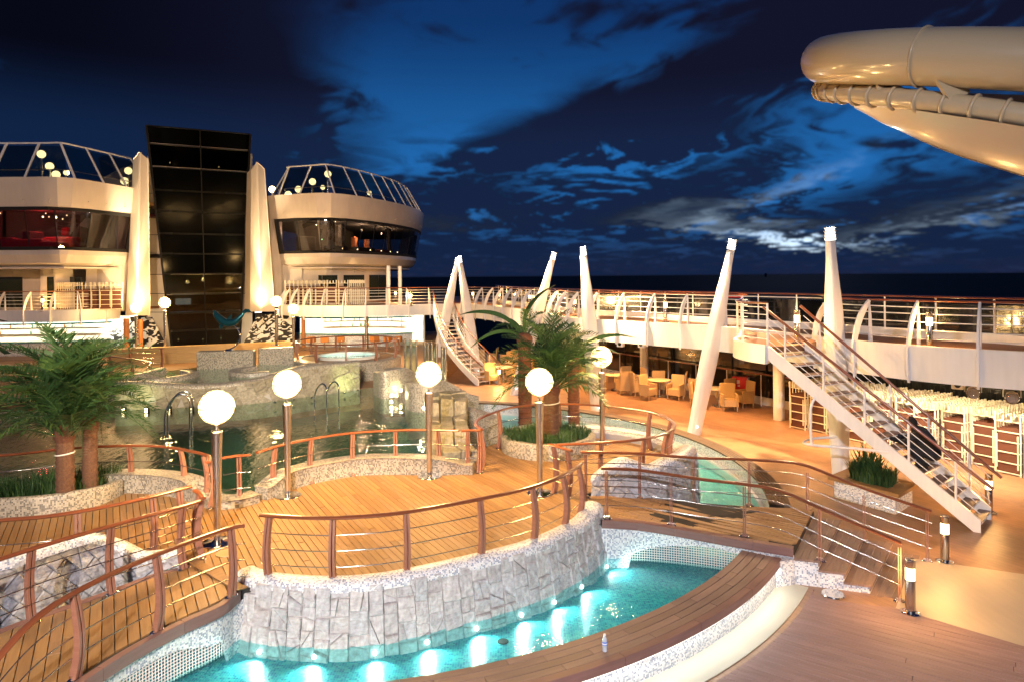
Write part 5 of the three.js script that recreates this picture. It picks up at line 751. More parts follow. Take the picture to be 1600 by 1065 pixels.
// ---------------------------------------------------------------- upper gallery at the stern and the bars below it
const EDGE_L = curve(g3(0, [[-40, -37.6], [-33, -38.2], [-29, -38.4], [-26, -38.3], [-24.9, -38.6], [-24.2, -39.4], [-23.9, -40.6], [-23.9, -41.6]]), 50);
const EDGE_R = curve(g3(0, [[-15.9, -47.0], [-15.4, -45.2], [-14.4, -43.4], [-12.6, -42.0], [-10.0, -41.4], [-7.8, -41.7], [-5.4, -42.8], [-3.6, -43.2]]), 50);
const EDGE_W = curve(g3(0, [[-3.6, -43.2], [-2.41, -42.0], [0, -36.6], [1.2, -33], [1.9, -29.6], [2.45, -28.0], [3.3, -26.85], [4.72, -25.3], [5.8, -24.1], [6.72, -23.1], [7.6, -21.5], [8.3, -19.4], [8.75, -17.95], [9.3, -16.75], [10.05, -15.75], [11.1, -14.85], [13, -13.4], [15.5, -11.8]]), 110);
const OUT_W = curve(g3(0, [[-1.2, -50], [-0.4, -44], [0.7, -39.8], [2.1, -35.6], [3.8, -31.6], [5.8, -28.0], [7.7, -25.0], [9.2, -22.8], [10.5, -20.8], [11.6, -18.8], [12.9, -16.5], [14.6, -14.2], [18, -11.5]]), 90);
M.deckUp = std({ color: rgb(0.3, 0.15, 0.075), map: sized(deckTex, 4, 2.24), roughness: 0.5 });
struct('gallery_floor', plate([...EDGE_L, V(-22, 0, -50), V(-42, 0, -46)], 3.45, 3.6), M.deckUp);
struct('gallery_floor', plate([...EDGE_R, V(-1.2, 0, -50), V(-1.5, 0, -62), V(-18, 0, -62)], 3.45, 3.6), M.deckUp);
struct('walkway_floor', planUV(plate([...EDGE_W, ...OUT_W.slice().reverse()], 3.45, 3.6)), M.deckUp);
const GLASS0 = V(15.9, 0, -19.1), GL = (t) => GLASS0.clone().addScaledVector(AXIS, t);
struct('walkway_ceiling', plate([...EDGE_W.map((p) => p.clone().add(V(0.12, 0, -0.1))), V(19, 0, -12), GL(-3), GL(31), V(-2, 0, -48)], 2.84, 2.94), M.white);
function fascia(label, path, y0, y1, s = 1) { const o = mesh('fascia', sweep(path, s > 0 ? [[0, y0], [0.03, y1], [-0.12, y1], [-0.14, y0]] : [[0, y0], [-0.03, y1], [0.12, y1], [0.14, y0]], { angle: 0.5 }), M.white); tag(o, label, 'fascia'); }
fascia('white fascia of the left stern gallery above the bright bar', EDGE_L, 3.0, 3.68); fascia('white fascia of the right stern gallery above the hot tub bar', EDGE_R, 3.0, 3.68); fascia('long white fascia of the raised walkway over the orange deck', EDGE_W.slice().reverse(), 2.84, 3.68, -1);
// ribs: a curved white blade from the fascia up to the rail, and the upright behind it
const ribGeo = (() => { const o = [[-0.02, 2.78], [-0.1, 3.0], [-0.11, 3.5], [0.0, 4.05], [0.2, 4.45], [0.5, 4.74]], i = [[0.54, 4.68], [0.3, 4.3], [0.14, 3.95], [0.04, 3.55], [0.02, 3.0], [0.02, 2.78]]; const c = (p) => new THREE.SplineCurve(p.map((q) => new THREE.Vector2(...q))).getPoints(14); const sh = new THREE.Shape([...c(o), ...c(i)]); return new THREE.ExtrudeGeometry(sh, { depth: 0.05, bevelEnabled: false }).translate(0, 0, -0.025); })();
const uprightGeo = (() => { const sh = new THREE.Shape([[0.5, 4.74], [0.56, 4.3], [0.6, 3.6], [0.48, 3.6], [0.5, 4.2]].map((q) => new THREE.Vector2(...q))); return new THREE.ExtrudeGeometry(sh, { depth: 0.045, bevelEnabled: false }).translate(0, 0, -0.022); })();
function ribbed(name, label, path, gap, { ribs = true, inset = 0.52, skip = [], hand = M.hand, group = 'white ribbed railings of the upper deck', from = 0 } = {}) { // railing inboard of the edge, path with the open side on its right
  const len = [0]; for (let i = 1; i < path.length; i++) len[i] = len[i - 1] + path[i].distanceTo(path[i - 1]);
  const L = len[len.length - 1], S = (u, off, y) => { let i = 1; while (i < path.length - 1 && len[i] < u) i++; const f = clamp((u - len[i - 1]) / (len[i] - len[i - 1]), 0, 1), a = path[i - 1], b = path[i], l = a.distanceTo(b), x = -(b.z - a.z) / l, z = (b.x - a.x) / l; return [V(lerp(a.x, b.x, f) + x * off, y, lerp(a.z, b.z, f) + z * off), Math.atan2(-z, x)]; };
  const o = thing(name, label, 'railing', V(0, 0, 0), 0, group), spans = []; let a = 0; for (const [p, q] of skip) { spans.push([a, p]); a = q; } spans.push([a, L]);
  for (const [p, q] of spans) { if (q - p < 0.6) continue; const k = Math.ceil((q - p) / 0.5), line = (y) => Array.from({ length: k + 1 }, (_, i) => S(lerp(p, q, i / k), -inset, y)[0]); mesh('handrail', sweep(line(4.72), Array.from({ length: 8 }, (_, j) => [0.045 * Math.cos(j * 0.785), 0.03 * Math.sin(j * 0.785)]), { angle: 0.9 }), hand, o); for (const y of [3.8, 4.0, 4.2, 4.4, 4.56]) mesh('rail_bar', new THREE.TubeGeometry(new THREE.CatmullRomCurve3(line(y), false, 'centripetal'), k * 2, 0.014, 5), M.whiteRail, o); }
  for (let u = from || gap * 0.4; u < L; u += gap) { if (skip.some(([p, q]) => u > p && u < q)) continue; const [p, t] = S(u, 0, 0); for (const [g, nm] of ribs ? [[ribGeo, 'rib'], [uprightGeo, 'upright']] : [[uprightGeo, 'upright']]) { const m = mesh(nm, g, M.whiteRail, o); m.position.copy(p); m.rotation.y = t + Math.PI; } }
  return { S, L };
}
ribbed('gallery_railing', 'white ribbed railing of the left stern gallery', EDGE_L, 1.5);
ribbed('gallery_railing', 'white ribbed railing of the right stern gallery', EDGE_R, 1.35);
// the walkway: two stretches, open at the stairs
const revW = EDGE_W.slice().reverse();   // runs away from the camera; the open side is on its left, so mirror by running the other way
const wLen = (() => { const l = [0]; for (let i = 1; i < EDGE_W.length; i++) l[i] = l[i - 1] + EDGE_W[i].distanceTo(EDGE_W[i - 1]); return l; })(), uAt = (p) => { let b = 0, d = 1e9; EDGE_W.forEach((q, i) => { const e = Math.hypot(q.x - p.x, q.z - p.z); if (e < d) { d = e; b = i; } }); return wLen[b]; };
const stairGapA = [uAt(V(7.2, 0, -22.2)), uAt(V(8.35, 0, -19.2))];
const walk = ribbed('walkway_railing', 'white ribbed railing along the inner edge of the raised walkway', EDGE_W, 1.42, { skip: [stairGapA] });
{ // outer rail with glass
  const o = thing('outer_railing', 'brown topped outer railing with dark glass along the ship side of the walkway', 'railing'), n = OUT_W.length;
  mesh('handrail', sweep(OUT_W.map((p) => V(p.x, 4.74, p.z)), Array.from({ length: 8 }, (_, j) => [0.06 * Math.cos(j * 0.785), 0.03 * Math.sin(j * 0.785)]), { angle: 0.9 }), M.hand, o);
  mesh('rail_bar', new THREE.TubeGeometry(new THREE.CatmullRomCurve3(OUT_W.map((p) => V(p.x, 4.62, p.z)), false, 'centripetal'), 160, 0.02, 5), M.whiteRail, o);
  mesh('sill', sweep(OUT_W, [[-0.06, 3.6], [-0.06, 3.82], [0.06, 3.82], [0.06, 3.6]]), M.white, o);
  for (let i = 4; i + 3 < n; i += 3) { const a = OUT_W[i], b = OUT_W[i + 3]; mesh('glass', prismQuad(V(a.x, 3.84, a.z).lerp(V(b.x, 3.84, b.z), 0.03), V(a.x, 3.84, a.z).lerp(V(b.x, 3.84, b.z), 0.97), V(a.x, 4.56, a.z).lerp(V(b.x, 4.56, b.z), 0.97), V(a.x, 4.56, a.z).lerp(V(b.x, 4.56, b.z), 0.03), 0.012), M.blackGlass, o); mesh('post', cyl(0.025, 0.025, 1.1, a.x, 3.62, a.z, 8), M.whiteRail, o); }
}
// ship side screen under the walkway
{
  const o = thing('glass_wall', 'dark glass wall of the ship side behind the wicker chairs', 'glass wall');
  for (let t = -2; t < 30; t += 1.8) { const a = GL(t + 0.04), b = GL(t + 1.76); mesh('pane', prismQuad(a.clone().setY(0.32), b.clone().setY(0.32), b.clone().setY(2.82), a.clone().setY(2.82), 0.02), M.blackGlass, o); mesh('mullion', box(0.06, 2.55, 0.08).translate(GL(t).x, 1.57, GL(t).z), M.darkMetal, o); }
  mesh('sill', beam(GL(-2).setY(0.16), GL(31).setY(0.16), 0.12, 0.32), M.cream, o);
  const r = thing('side_railing', 'brown topped railing in front of the dark glass of the ship side', 'railing'), f = (t, y) => GL(t).addScaledVector(ATHWART, -0.35).setY(y);
  mesh('handrail', beam(f(-2, 1.32), f(30, 1.32), 0.09, 0.05), M.hand, r); for (let t = -2; t < 30; t += 1.8) mesh('post', cyl(0.022, 0.022, 1.3, f(t, 0).x, 0, f(t, 0).z, 8), M.whiteRail, r);
}
function bar(label, wallLine, counterLine, y, tealW, posts, stoolsN) {
  const o = thing('poolside_bar', label, 'bar'), W = curve(wallLine, 24), C = curve(counterLine, 24);
  mesh('back_wall', sweep(W.map((p) => V(p.x, y, p.z)), [[0, 0], [0, 2.1], [-0.2, 2.1], [-0.2, 0]]), std({ color: rgb(0.8, 0.77, 0.66), roughness: 0.5 }), o);
  for (const h of [0.95, 1.35]) mesh('shelf', sweep(W.slice(4, 21).map((p) => V(p.x, y + h, p.z)), [[0.02, 0], [0.02, 0.03], [0.3, 0.03], [0.3, 0]]), M.chrome, o);
  mesh('canopy_edge', sweep(C.map((p) => V(p.x, y + 1.83, p.z)), [[0.15, 0], [0.16, 0.09], [0.05, 0.09], [0.05, 0]]), std({ color: rgb(0.0, 0.16, 0.17), roughness: 0.2 }), o);
  mesh('canopy_light', sweep(C.map((p) => V(p.x, y + 1.93, p.z)), [[0.06, 0], [0.06, 0.1], [-0.1, 0.1], [-0.1, 0]]), M.glow(0.7, 1, 0.92, 3.5), o);
  mesh('counter_front', sweep(C.map((p) => V(p.x, y, p.z)), [[0, 0], [0, 0.78], [-0.1, 0.78], [-0.1, 0]]), M.mosaic, o);
  mesh('counter_top', sweep(C.map((p) => V(p.x, y + 0.78, p.z)), [[0.18, 0], [0.2, 0.025], [0.18, 0.05], [-0.35, 0.05], [-0.35, 0]]), std({ color: rgb(0.02, 0.28, 0.27), roughness: 0.15 }), o);
  const bm = [std({ color: rgb(0.03, 0.16, 0.08), roughness: 0.1 }), std({ color: rgb(0.35, 0.16, 0.03), roughness: 0.1 }), std({ color: rgb(0.6, 0.62, 0.6), roughness: 0.1 })], bg = lathe([[0, 0], [0.04, 0], [0.04, 0.16], [0.015, 0.22], [0.015, 0.28], [0, 0.28]], 8);
  for (let i = 0; i < 26; i++) { const p = W[4 + Math.floor(rnd() * 16)].clone().lerp(C[12], 0.06), b = mesh('bottle', bg, bm[i % 3]); b.position.set(p.x + rr(-0.3, 0.3), y + (i % 2 ? 0.98 : 1.38), p.z); tag(b, 'small bottle on the lit shelves of the ' + (label.includes('left') ? 'left' : 'right') + ' bar', 'bottle', 'bottles in the ' + (label.includes('left') ? 'left' : 'right') + ' bar'); }
  const n = W.length - 1; for (let k = 0; k < 6; k++) { const a = W[Math.round(n * (k + 0.5) / 6)], c = C[Math.round(n * (k + 0.5) / 6)], l = new THREE.RectAreaLight(0xfff8dc, tealW * 3.2, 1.2, 0.25); l.position.set(lerp(c.x, a.x, 0.4), y + 2.0, lerp(c.z, a.z, 0.4)); l.lookAt(a.x, y + 0.9, a.z); l.name = 'bar_lamp'; scene.add(l); const t = mesh('light_tube', beam(l.position.clone().add(V(-0.6, 0.03, 0)), l.position.clone().add(V(0.6, 0.03, 0)), 0.06, 0.03), M.whiteLamp, o); }
  for (const [p, r, m] of posts) { const q = mesh('pillar', cyl(r, r, 2.1, p.x, y, p.z, 14), m, o); }
  return C;
}
const amber = wood(0.5, 0.2, 0.06);
bar('brightly lit left poolside bar under the stern gallery', [V(-38, 0, -42.5), V(-32, 0, -44), V(-27, 0, -44.5), V(-24.6, 0, -44)], [V(-38, 0, -39), V(-31, 0, -40), V(-26.5, 0, -40.6), V(-24.4, 0, -41.6)], 0.92, 32, [[V(-23.2, 0, -41.0), 0.16, amber], [V(-21.9, 0, -40.2), 0.13, amber]], 4);
const CR = bar('brightly lit right poolside bar behind the hot tub', [V(-15.0, 0, -48.2), V(-11.5, 0, -49.2), V(-8.5, 0, -48.8), V(-6.2, 0, -47.4)], [V(-14.0, 0, -44.9), V(-11.4, 0, -44.2), V(-8.6, 0, -44.2), V(-6.6, 0, -45.0)], 0.92, 32, [[V(-13.6, 0, -44.4), 0.13, amber], [V(-9.2, 0, -43.0), 0.11, M.steel]], 5);
const stool = thing('bar_stool', 'x', 'bar stool'); mesh('seat', new RoundedBoxGeometry(0.5, 0.34, 0.44, 2, 0.06).translate(0, 0.62, 0), std({ color: rgb(0.55, 0.2, 0.04), roughness: 0.7 }), stool); mesh('stem', cyl(0.04, 0.04, 0.48, 0, 0, 0, 8), M.steel, stool);
[[486, 'first'], [507, 'second'], [531, 'third'], [585, 'fourth'], [606, 'fifth'], [622, 'sixth']].forEach(([x, w], i) => { const p = far(x, 545, 42.6).setY(0.92), l = w + ' orange bar stool from the left at the right poolside bar'; if (i) clone(stool, 'bar_stool', l, p, 0.3 * i, 'orange stools at the right bar'); else { stool.position.copy(p); stool.userData = { label: l, category: 'bar stool', group: 'orange stools at the right bar' }; } });
railing('deck_railing', 'teak railing before the left bar and the zebra wall', [V(-21.8, 0.92, -33.5), V(-19.5, 0.92, -31.8), V(-17.2, 0.92, -30.2), V(-15.2, 0.92, -28.6), V(-14.6, 0.92, -27.4)], { posts: [V(-21.6, 0.92, -33.4), V(-20, 0.92, -32.2), V(-18.3, 0.92, -31), V(-16.7, 0.92, -29.85), V(-15.2, 0.92, -28.6), V(-14.7, 0.92, -27.6)], high: 1.0 });
railing('deck_railing', 'second teak railing behind, along the steps to the left bar', [V(-26.5, 0.92, -33.6), V(-23.5, 0.92, -34.0), V(-20.5, 0.92, -34.8), V(-17.5, 0.92, -34.2)], { posts: [V(-26, 0.92, -33.7), V(-23.5, 0.92, -34.0), V(-21.5, 0.92, -34.6), V(-19.5, 0.92, -34.7), V(-17.6, 0.92, -34.2)], high: 1.0 });

// ---------------------------------------------------------------- leaning columns with lit heads
M.headLamp = M.glow(1, 0.97, 0.88, 2.2);
function column(label, base, top, w = [0.44, 0.56, 0.5, 0.25]) {
  const o = thing('leaning_column', label, 'column', base), d = top.clone().sub(base), k = [0, 0.42, 0.62, 1], P = [], U = [], R = Array.from({ length: 15 }, (_, i) => { const t = i / 14; let j = 0; while (j < 2 && t > k[j + 1]) j++; const f = smooth(t, k[j], k[j + 1]), ww = lerp(w[j], w[j + 1], f), c = d.clone().multiplyScalar(t), sec = []; for (let q = 0; q < 16; q++) { const a = (q + 0.5) / 16 * 2 * Math.PI, ca = Math.cos(a), sa = Math.sin(a), e = 0.45; sec.push(c.clone().add(V(Math.sign(ca) * Math.pow(Math.abs(ca), e) * ww / 2, 0, Math.sign(sa) * Math.pow(Math.abs(sa), e) * ww * 0.36).applyAxisAngle(V(0, 1, 0), 0.53))); } return sec; });
  for (let i = 0; i < 14; i++) for (let q = 0; q < 16; q++) { const r = (q + 1) % 16; for (const [p, u, v] of [[R[i][q], q, i], [R[i][r], q + 1, i], [R[i + 1][r], q + 1, i + 1], [R[i][q], q, i], [R[i + 1][r], q + 1, i + 1], [R[i + 1][q], q, i + 1]]) { P.push(p.x, p.y, p.z); U.push(u * 0.12, v * 0.5); } }
  mesh('shaft', faces(P, U, 0.7), M.white, o);
  const n = d.clone().normalize(), h = new THREE.Group(); h.name = 'lamp_head'; o.add(h); h.position.copy(d); h.quaternion.setFromUnitVectors(V(0, 1, 0), n);
  for (let i = 0; i < 4; i++) { mesh('lamp_row', new RoundedBoxGeometry(w[3] * (0.95 - 0.04 * i), 0.06, w[3] * (0.7 - 0.03 * i), 1, 0.02).translate(0, 0.05 + i * 0.085, 0), M.headLamp, h); mesh('louvre', new RoundedBoxGeometry(w[3] * (1.06 - 0.03 * i), 0.026, w[3] * (0.8 - 0.03 * i), 1, 0.01).translate(0, 0.09 + i * 0.085, 0), M.whiteRail, h); }
  mesh('foot_lamp', new THREE.SphereGeometry(0.03, 8, 6).translate(0.05, 0.32, 0.25), M.whiteLamp, o);
  return o;
}
const tops = [];
[['nearest white leaning column with a lit head, behind the right staircase', V(8.62, 0, -17.95), far(1298, 377, 17.95)], ['white leaning column with a lit head between chairs and the far teak rim', V(6.12, 0, -23.1), far(1142, 391, 22.6)], ['upright white column with a lit head behind the farthest globe lamp', V(3.28, 0, -26.5), far(912, 400, 26.4)], ['leaning white column with a lit head above the middle palms', V(0.1, 0, -31.2), far(863, 406, 31)], ['white column with a lit head, right one of the far pair over the curved stair', V(-1.9, 0, -37), far(719, 411, 36.6)], ['white column with a lit head, left one of the far pair over the curved stair', V(-4.4, 0, -38.4), far(713, 414, 37.6)]].forEach(([l, b, t]) => { column(l, b, t); tops.push(t); });

// ---------------------------------------------------------------- bollard lamps
const bollard = thing('bollard_lamp', 'x', 'lamp');
mesh('body', lathe([[0, 0], [0.075, 0], [0.075, 0.52], [0, 0.52]], 18), M.steelBrushed, bollard); mesh('foot', lathe([[0, 0], [0.15, 0], [0.15, 0.012], [0.09, 0.03], [0, 0.03]], 20), M.chrome, bollard); mesh('glass', cyl(0.07, 0.07, 0.2, 0, 0.53, 0, 18), M.bulbGlass, bollard); mesh('cap', lathe([[0, 0.73], [0.076, 0.73], [0.076, 0.85], [0.07, 0.86], [0, 0.86]], 18), M.steelBrushed, bollard);
[[1423, 957, 0, 'bollard lamp at the foot of the footbridge steps, nearest the camera'], [1477, 877, 0, 'bollard lamp beside the foot of the white staircase'], [1546, 800, 0, 'bollard lamp on the far side of the staircase foot'], [780, 600, 0, 'bollard lamp at the foot of the far curved stair'],
  [1453, 543, 3.6, 'bollard lamp on the walkway at the far right, nearer one'], [1491, 527, 3.6, 'bollard lamp on the walkway at the far right, behind the nearer one'], [1246, 536, 3.6, 'bollard lamp on the walkway at the head of the right stair'], [1284, 513, 3.6, 'bollard lamp on the walkway just left of the nearest column'], [1148, 500, 3.6, 'bollard lamp on the walkway right of the second column'], [1040, 503, 3.6, 'bollard lamp on the walkway above the wicker chairs'], [953, 489, 3.6, 'bollard lamp on the walkway right of the upright column'], [898, 494, 3.6, 'bollard lamp on the walkway left of the upright column'], [828, 481, 3.6, 'bollard lamp on the walkway above the middle palms'], [780, 476, 3.6, 'bollard lamp on the walkway near the far stair head'], [739, 474, 3.6, 'bollard lamp on the walkway beside the far column pair'], [642, 478, 3.6, 'bollard lamp on the right stern gallery'], [618, 472, 3.6, 'bollard lamp on the right stern gallery, farther back'], [66, 487, 3.6, 'bollard lamp on the left stern gallery']].forEach(([x, y, h, label], i) => { const p = at(x, y, h); if (i) clone(bollard, 'bollard_lamp', label, p, 0, 'steel bollard lamps on the decks'); else { bollard.position.copy(p); bollard.userData = { label, category: 'lamp', group: 'steel bollard lamps on the decks' }; } point(p.clone().add(V(0, 0.63, 0)), 0xffbf70, i < 3 ? 7 : 14, 0.08); });

// ---------------------------------------------------------------- white staircases
function stairs(label, nearTop, nearBase, farTop, farBase, n, { bow = 0, posts = 4, railTop = 1.0 } = {}) {
  const o = thing('staircase', label, 'staircase'), curveLine = (a, b, s) => (t) => { const p = a.clone().lerp(b, t); const sd = b.clone().sub(a).setY(0).normalize(); p.add(V(-sd.z, 0, sd.x).multiplyScalar(bow * Math.sin(Math.PI * t))); return p; }, A = curveLine(nearTop, nearBase), B = curveLine(farTop, farBase);
  for (const [f, m] of [[A, 1], [B, -1]]) mesh('stringer', sweep(Array.from({ length: 17 }, (_, i) => f(i / 16)), [[-0.035, -0.2], [-0.035, 0.16], [0.035, 0.16], [0.035, -0.2]], { angle: 0.4 }), M.white, o);
  for (let i = 0; i < n; i++) { const t0 = (i + 0.12) / n, t1 = Math.min(1, (i + 1.2) / n), y = A((i + 0.6) / n).y + 0.02, q = [A(t0), A(t1), B(t1), B(t0)].map((p, k) => { const c = (k < 2 ? B : A)(k === 0 || k === 3 ? t0 : t1); return p.clone().lerp(c, 0.04); }); mesh('tread', plate(q, y - 0.04, y), M.bench[i % 4], o); mesh('nosing', beam(q[1].clone().setY(y - 0.03), q[2].clone().setY(y - 0.03), 0.02, 0.025), M.whiteRail, o); }
  for (const f of [A, B]) {
    const line = (h) => Array.from({ length: 17 }, (_, i) => f(i / 16).add(V(0, h, 0)));
    mesh('handrail', new THREE.TubeGeometry(new THREE.CatmullRomCurve3([f(-0.02).add(V(0, railTop, 0)), ...line(railTop), f(1.05).add(V(0, railTop + 0.02, 0))], false, 'centripetal'), 40, 0.035, 8), M.hand, o);
    for (const h of [0.28, 0.46, 0.64, 0.82]) mesh('rail_bar', new THREE.TubeGeometry(new THREE.CatmullRomCurve3(line(h), false, 'centripetal'), 30, 0.009, 5), M.whiteRail, o);
    for (let i = 0; i < posts; i++) { const p = f((i + 0.5) / posts); mesh('post', cyl(0.026, 0.026, railTop + 0.1, p.x, p.y - 0.08, p.z, 8), M.whiteRail, o); }
  }
  return { o, A, B };
}
const ST = stairs('white staircase with brown handrails from the orange deck to the walkway', V(6.28, 3.52, -16.85), V(9.72, 0.1, -14.2), V(7.4, 3.52, -17.35), V(10.46, 0.1, -14.95), 16, { posts: 5 });
stairs('curved white staircase at the far end, behind the mosaic walls', V(-4.45, 3.52, -38.5), V(-1.7, 0.1, -33.9), V(-3.5, 3.52, -39.6), V(-0.75, 0.1, -34.6), 18, { bow: 0.55, posts: 5 });
{ // landing
  const out = [V(6.28, 0, -16.8), V(6.02, 0, -17.5), V(6.05, 0, -18.4), V(6.5, 0, -19.4), V(7.3, 0, -21.6), V(8.35, 0, -19.4), V(8.1, 0, -18.2), V(7.45, 0, -17.32)], o = thing('stair_landing', 'rounded landing with white rails at the head of the right staircase', 'landing');
  mesh('floor', plate(out, 3.46, 3.61), M.deckUp, o); mesh('rim', sweep(curve(out.slice(0, 5), 20).map((p) => V(p.x, 0, p.z)).reverse(), [[0, 3.2], [0.02, 3.66], [-0.08, 3.66], [-0.1, 3.2]].map(([a, b]) => [-a, b])), M.white, o);
  const line = curve(out.slice(0, 5), 20); for (const y of [3.8, 4.0, 4.2, 4.4, 4.58]) mesh('rail_bar', new THREE.TubeGeometry(new THREE.CatmullRomCurve3(line.map((p) => V(p.x, y, p.z))), 24, 0.012, 5), M.whiteRail, o);
  mesh('handrail', new THREE.TubeGeometry(new THREE.CatmullRomCurve3(line.map((p) => V(p.x, 4.68, p.z))), 24, 0.032, 7), M.hand, o); for (let i = 0; i <= 20; i += 4) mesh('post', cyl(0.028, 0.028, 1.08, line[i].x, 3.6, line[i].z, 8), M.whiteRail, o);
}
{ const o = thing('guard_loop', 'white tubular guard loop below the right staircase, over the planter', 'guard rail'), a = ST.A(0.26), c = ST.A(0.62); mesh('tube', tube([a.clone().add(V(0, -0.12, 0)), V(a.x - 0.12, a.y - 0.35, a.z + 0.02), V(a.x - 0.14, 1.5, a.z + 0.05), V(a.x - 0.14, 1.38, a.z + 0.07)], 0.032, 30, 8), M.whiteRail, o); mesh('tube', tube([V(c.x - 0.04, 1.42, c.z), V(lerp(a.x, c.x, 0.5), 1.4, lerp(a.z, c.z, 0.5)), V(a.x - 0.1, 1.38, a.z + 0.1), V(a.x - 0.24, 1.38, a.z - 0.1), V(a.x + 0.1, 1.38, a.z - 0.5), V(a.x + 0.8, 1.38, a.z - 0.7)], 0.032, 50, 8), M.whiteRail, o); }
{ // planter under the stair
  const A = V(7.7, 0, -16.55), B = V(8.55, 0, -15.2), C = V(9.4, 0, -15.95), Dd = V(8.6, 0, -17.3), o = thing('stair_planter', 'tiled planter with a teak rim and spiky plants under the right staircase', 'planter'), c = A.clone().add(B).add(C).add(Dd).multiplyScalar(0.25), sc = (p, k) => p.clone().sub(c).multiplyScalar(k).add(c);
  mesh('tiled_side', plate([A, B, C, Dd].map((p) => sc(p, 0.92)), 0.0, 0.42), M.mosaic, o);
  const P4 = [A, B, C, Dd].map((p) => sc(p, 1.06)), I4 = [A, B, C, Dd].map((p) => sc(p, 0.62)); for (let i = 0; i < 4; i++) { const j = (i + 1) % 4; mesh('rim_board', plate([P4[i].clone().lerp(P4[j], 0.004), P4[j].clone().lerp(P4[i], 0.004), I4[j].clone().lerp(I4[i], 0.006), I4[i].clone().lerp(I4[j], 0.006)], 0.422, 0.5), M.teak[i], o); }
  mesh('soil', plate(I4.map((p) => sc(p, 1.0)), 0.42, 0.46), soilMat, o);
  const blade = (n, h, w) => tuft(n, 0.16, h, w), spiky = blade(46, 0.85, 0.022), bushy = blade(130, 0.42, 0.012);
  [[0.35, 0.3, 1], [0.5, 0.55, 1.05], [0.28, 0.62, 0.9], [0.6, 0.3, 0.85]].forEach(([s, t, k], i) => { const p = I4[0].clone().lerp(I4[1], s).lerp(I4[3].clone().lerp(I4[2], s), t), m = mesh('spiky_plant', spiky, M.leaf[i % 3]); m.position.set(p.x, 0.46, p.z); m.rotation.y = i * 1.7; m.scale.setScalar(k); tag(m, 'tall spiky plant in the planter under the right staircase', 'plant', 'spiky plants under the staircase'); });
  for (let i = 0; i < 14; i++) { const s = rr(0.08, 0.95), t = rr(0.05, 0.95), p = I4[0].clone().lerp(I4[1], s).lerp(I4[3].clone().lerp(I4[2], s), t), m = mesh('bushy_plant', bushy, M.leaf[i % 3]); m.position.set(p.x, 0.46, p.z); m.rotation.y = i; tag(m, 'low bushy plant in the planter under the right staircase', 'plant', 'bushy plants under the staircase'); }
}

// ---------------------------------------------------------------- wicker armchairs and tables
const weave = texture(128, 128, (x, y) => { const a = Math.sin(x * Math.PI / 4) * (Math.floor(y / 4) % 2 ? 1 : -1), v = 0.78 + 0.16 * a + 0.08 * n3(x * 0.1, y * 0.1, 2); return [v, v * 0.97, v * 0.9]; });
M.wicker = std({ color: rgb(0.62, 0.42, 0.19), map: sized(weave, 0.25, 0.25), bumpMap: sized(weave, 0.25, 0.25), bumpScale: 0.004, roughness: 0.75 });
const chair = thing('wicker_armchair', 'x', 'armchair');
{ const sh = new THREE.Shape([[-0.27, 0.18], [-0.3, 1.02], [-0.27, 1.05], [0.27, 1.05], [0.3, 1.02], [0.27, 0.18]].map((p) => new THREE.Vector2(...p))), g = new THREE.ExtrudeGeometry(sh, { depth: 0.05, bevelEnabled: true, bevelSize: 0.01, bevelThickness: 0.01, bevelSegments: 1, curveSegments: 4 }), p = g.attributes.position; for (let i = 0; i < p.count; i++) { const y = p.getY(i), x = p.getX(i); p.setZ(i, p.getZ(i) - 0.28 - 0.13 * Math.max(0, y - 0.4) + 0.25 * x * x); } g.computeVertexNormals(); mesh('backrest', g, M.wicker, chair);
  mesh('seat', new RoundedBoxGeometry(0.5, 0.28, 0.5, 2, 0.03).translate(0, 0.34, 0), M.wicker, chair);
  for (const s of [-1, 1]) { mesh('arm', [new RoundedBoxGeometry(0.075, 0.05, 0.52, 2, 0.02).translate(s * 0.285, 0.66, 0.0), box(0.05, 0.44, 0.5, s * 0.285, 0.42, 0.0)], M.wicker, chair); for (const z of [-0.24, 0.22]) mesh('leg', cyl(0.018, 0.022, 0.22, s * 0.26, 0, z, 8), M.wicker, chair); } }
const table = thing('round_table', 'x', 'table'); mesh('tabletop', lathe([[0, 0.71], [0.5, 0.71], [0.53, 0.73], [0.52, 0.75], [0, 0.75]], 28), std({ color: rgb(0.7, 0.55, 0.33), roughness: 0.5 }), table); mesh('pedestal', cyl(0.05, 0.05, 0.7, 0, 0.02, 0, 10), M.steel, table); mesh('foot', lathe([[0, 0.03], [0.28, 0.02], [0.28, 0], [0, 0]], 20), M.steel, table);
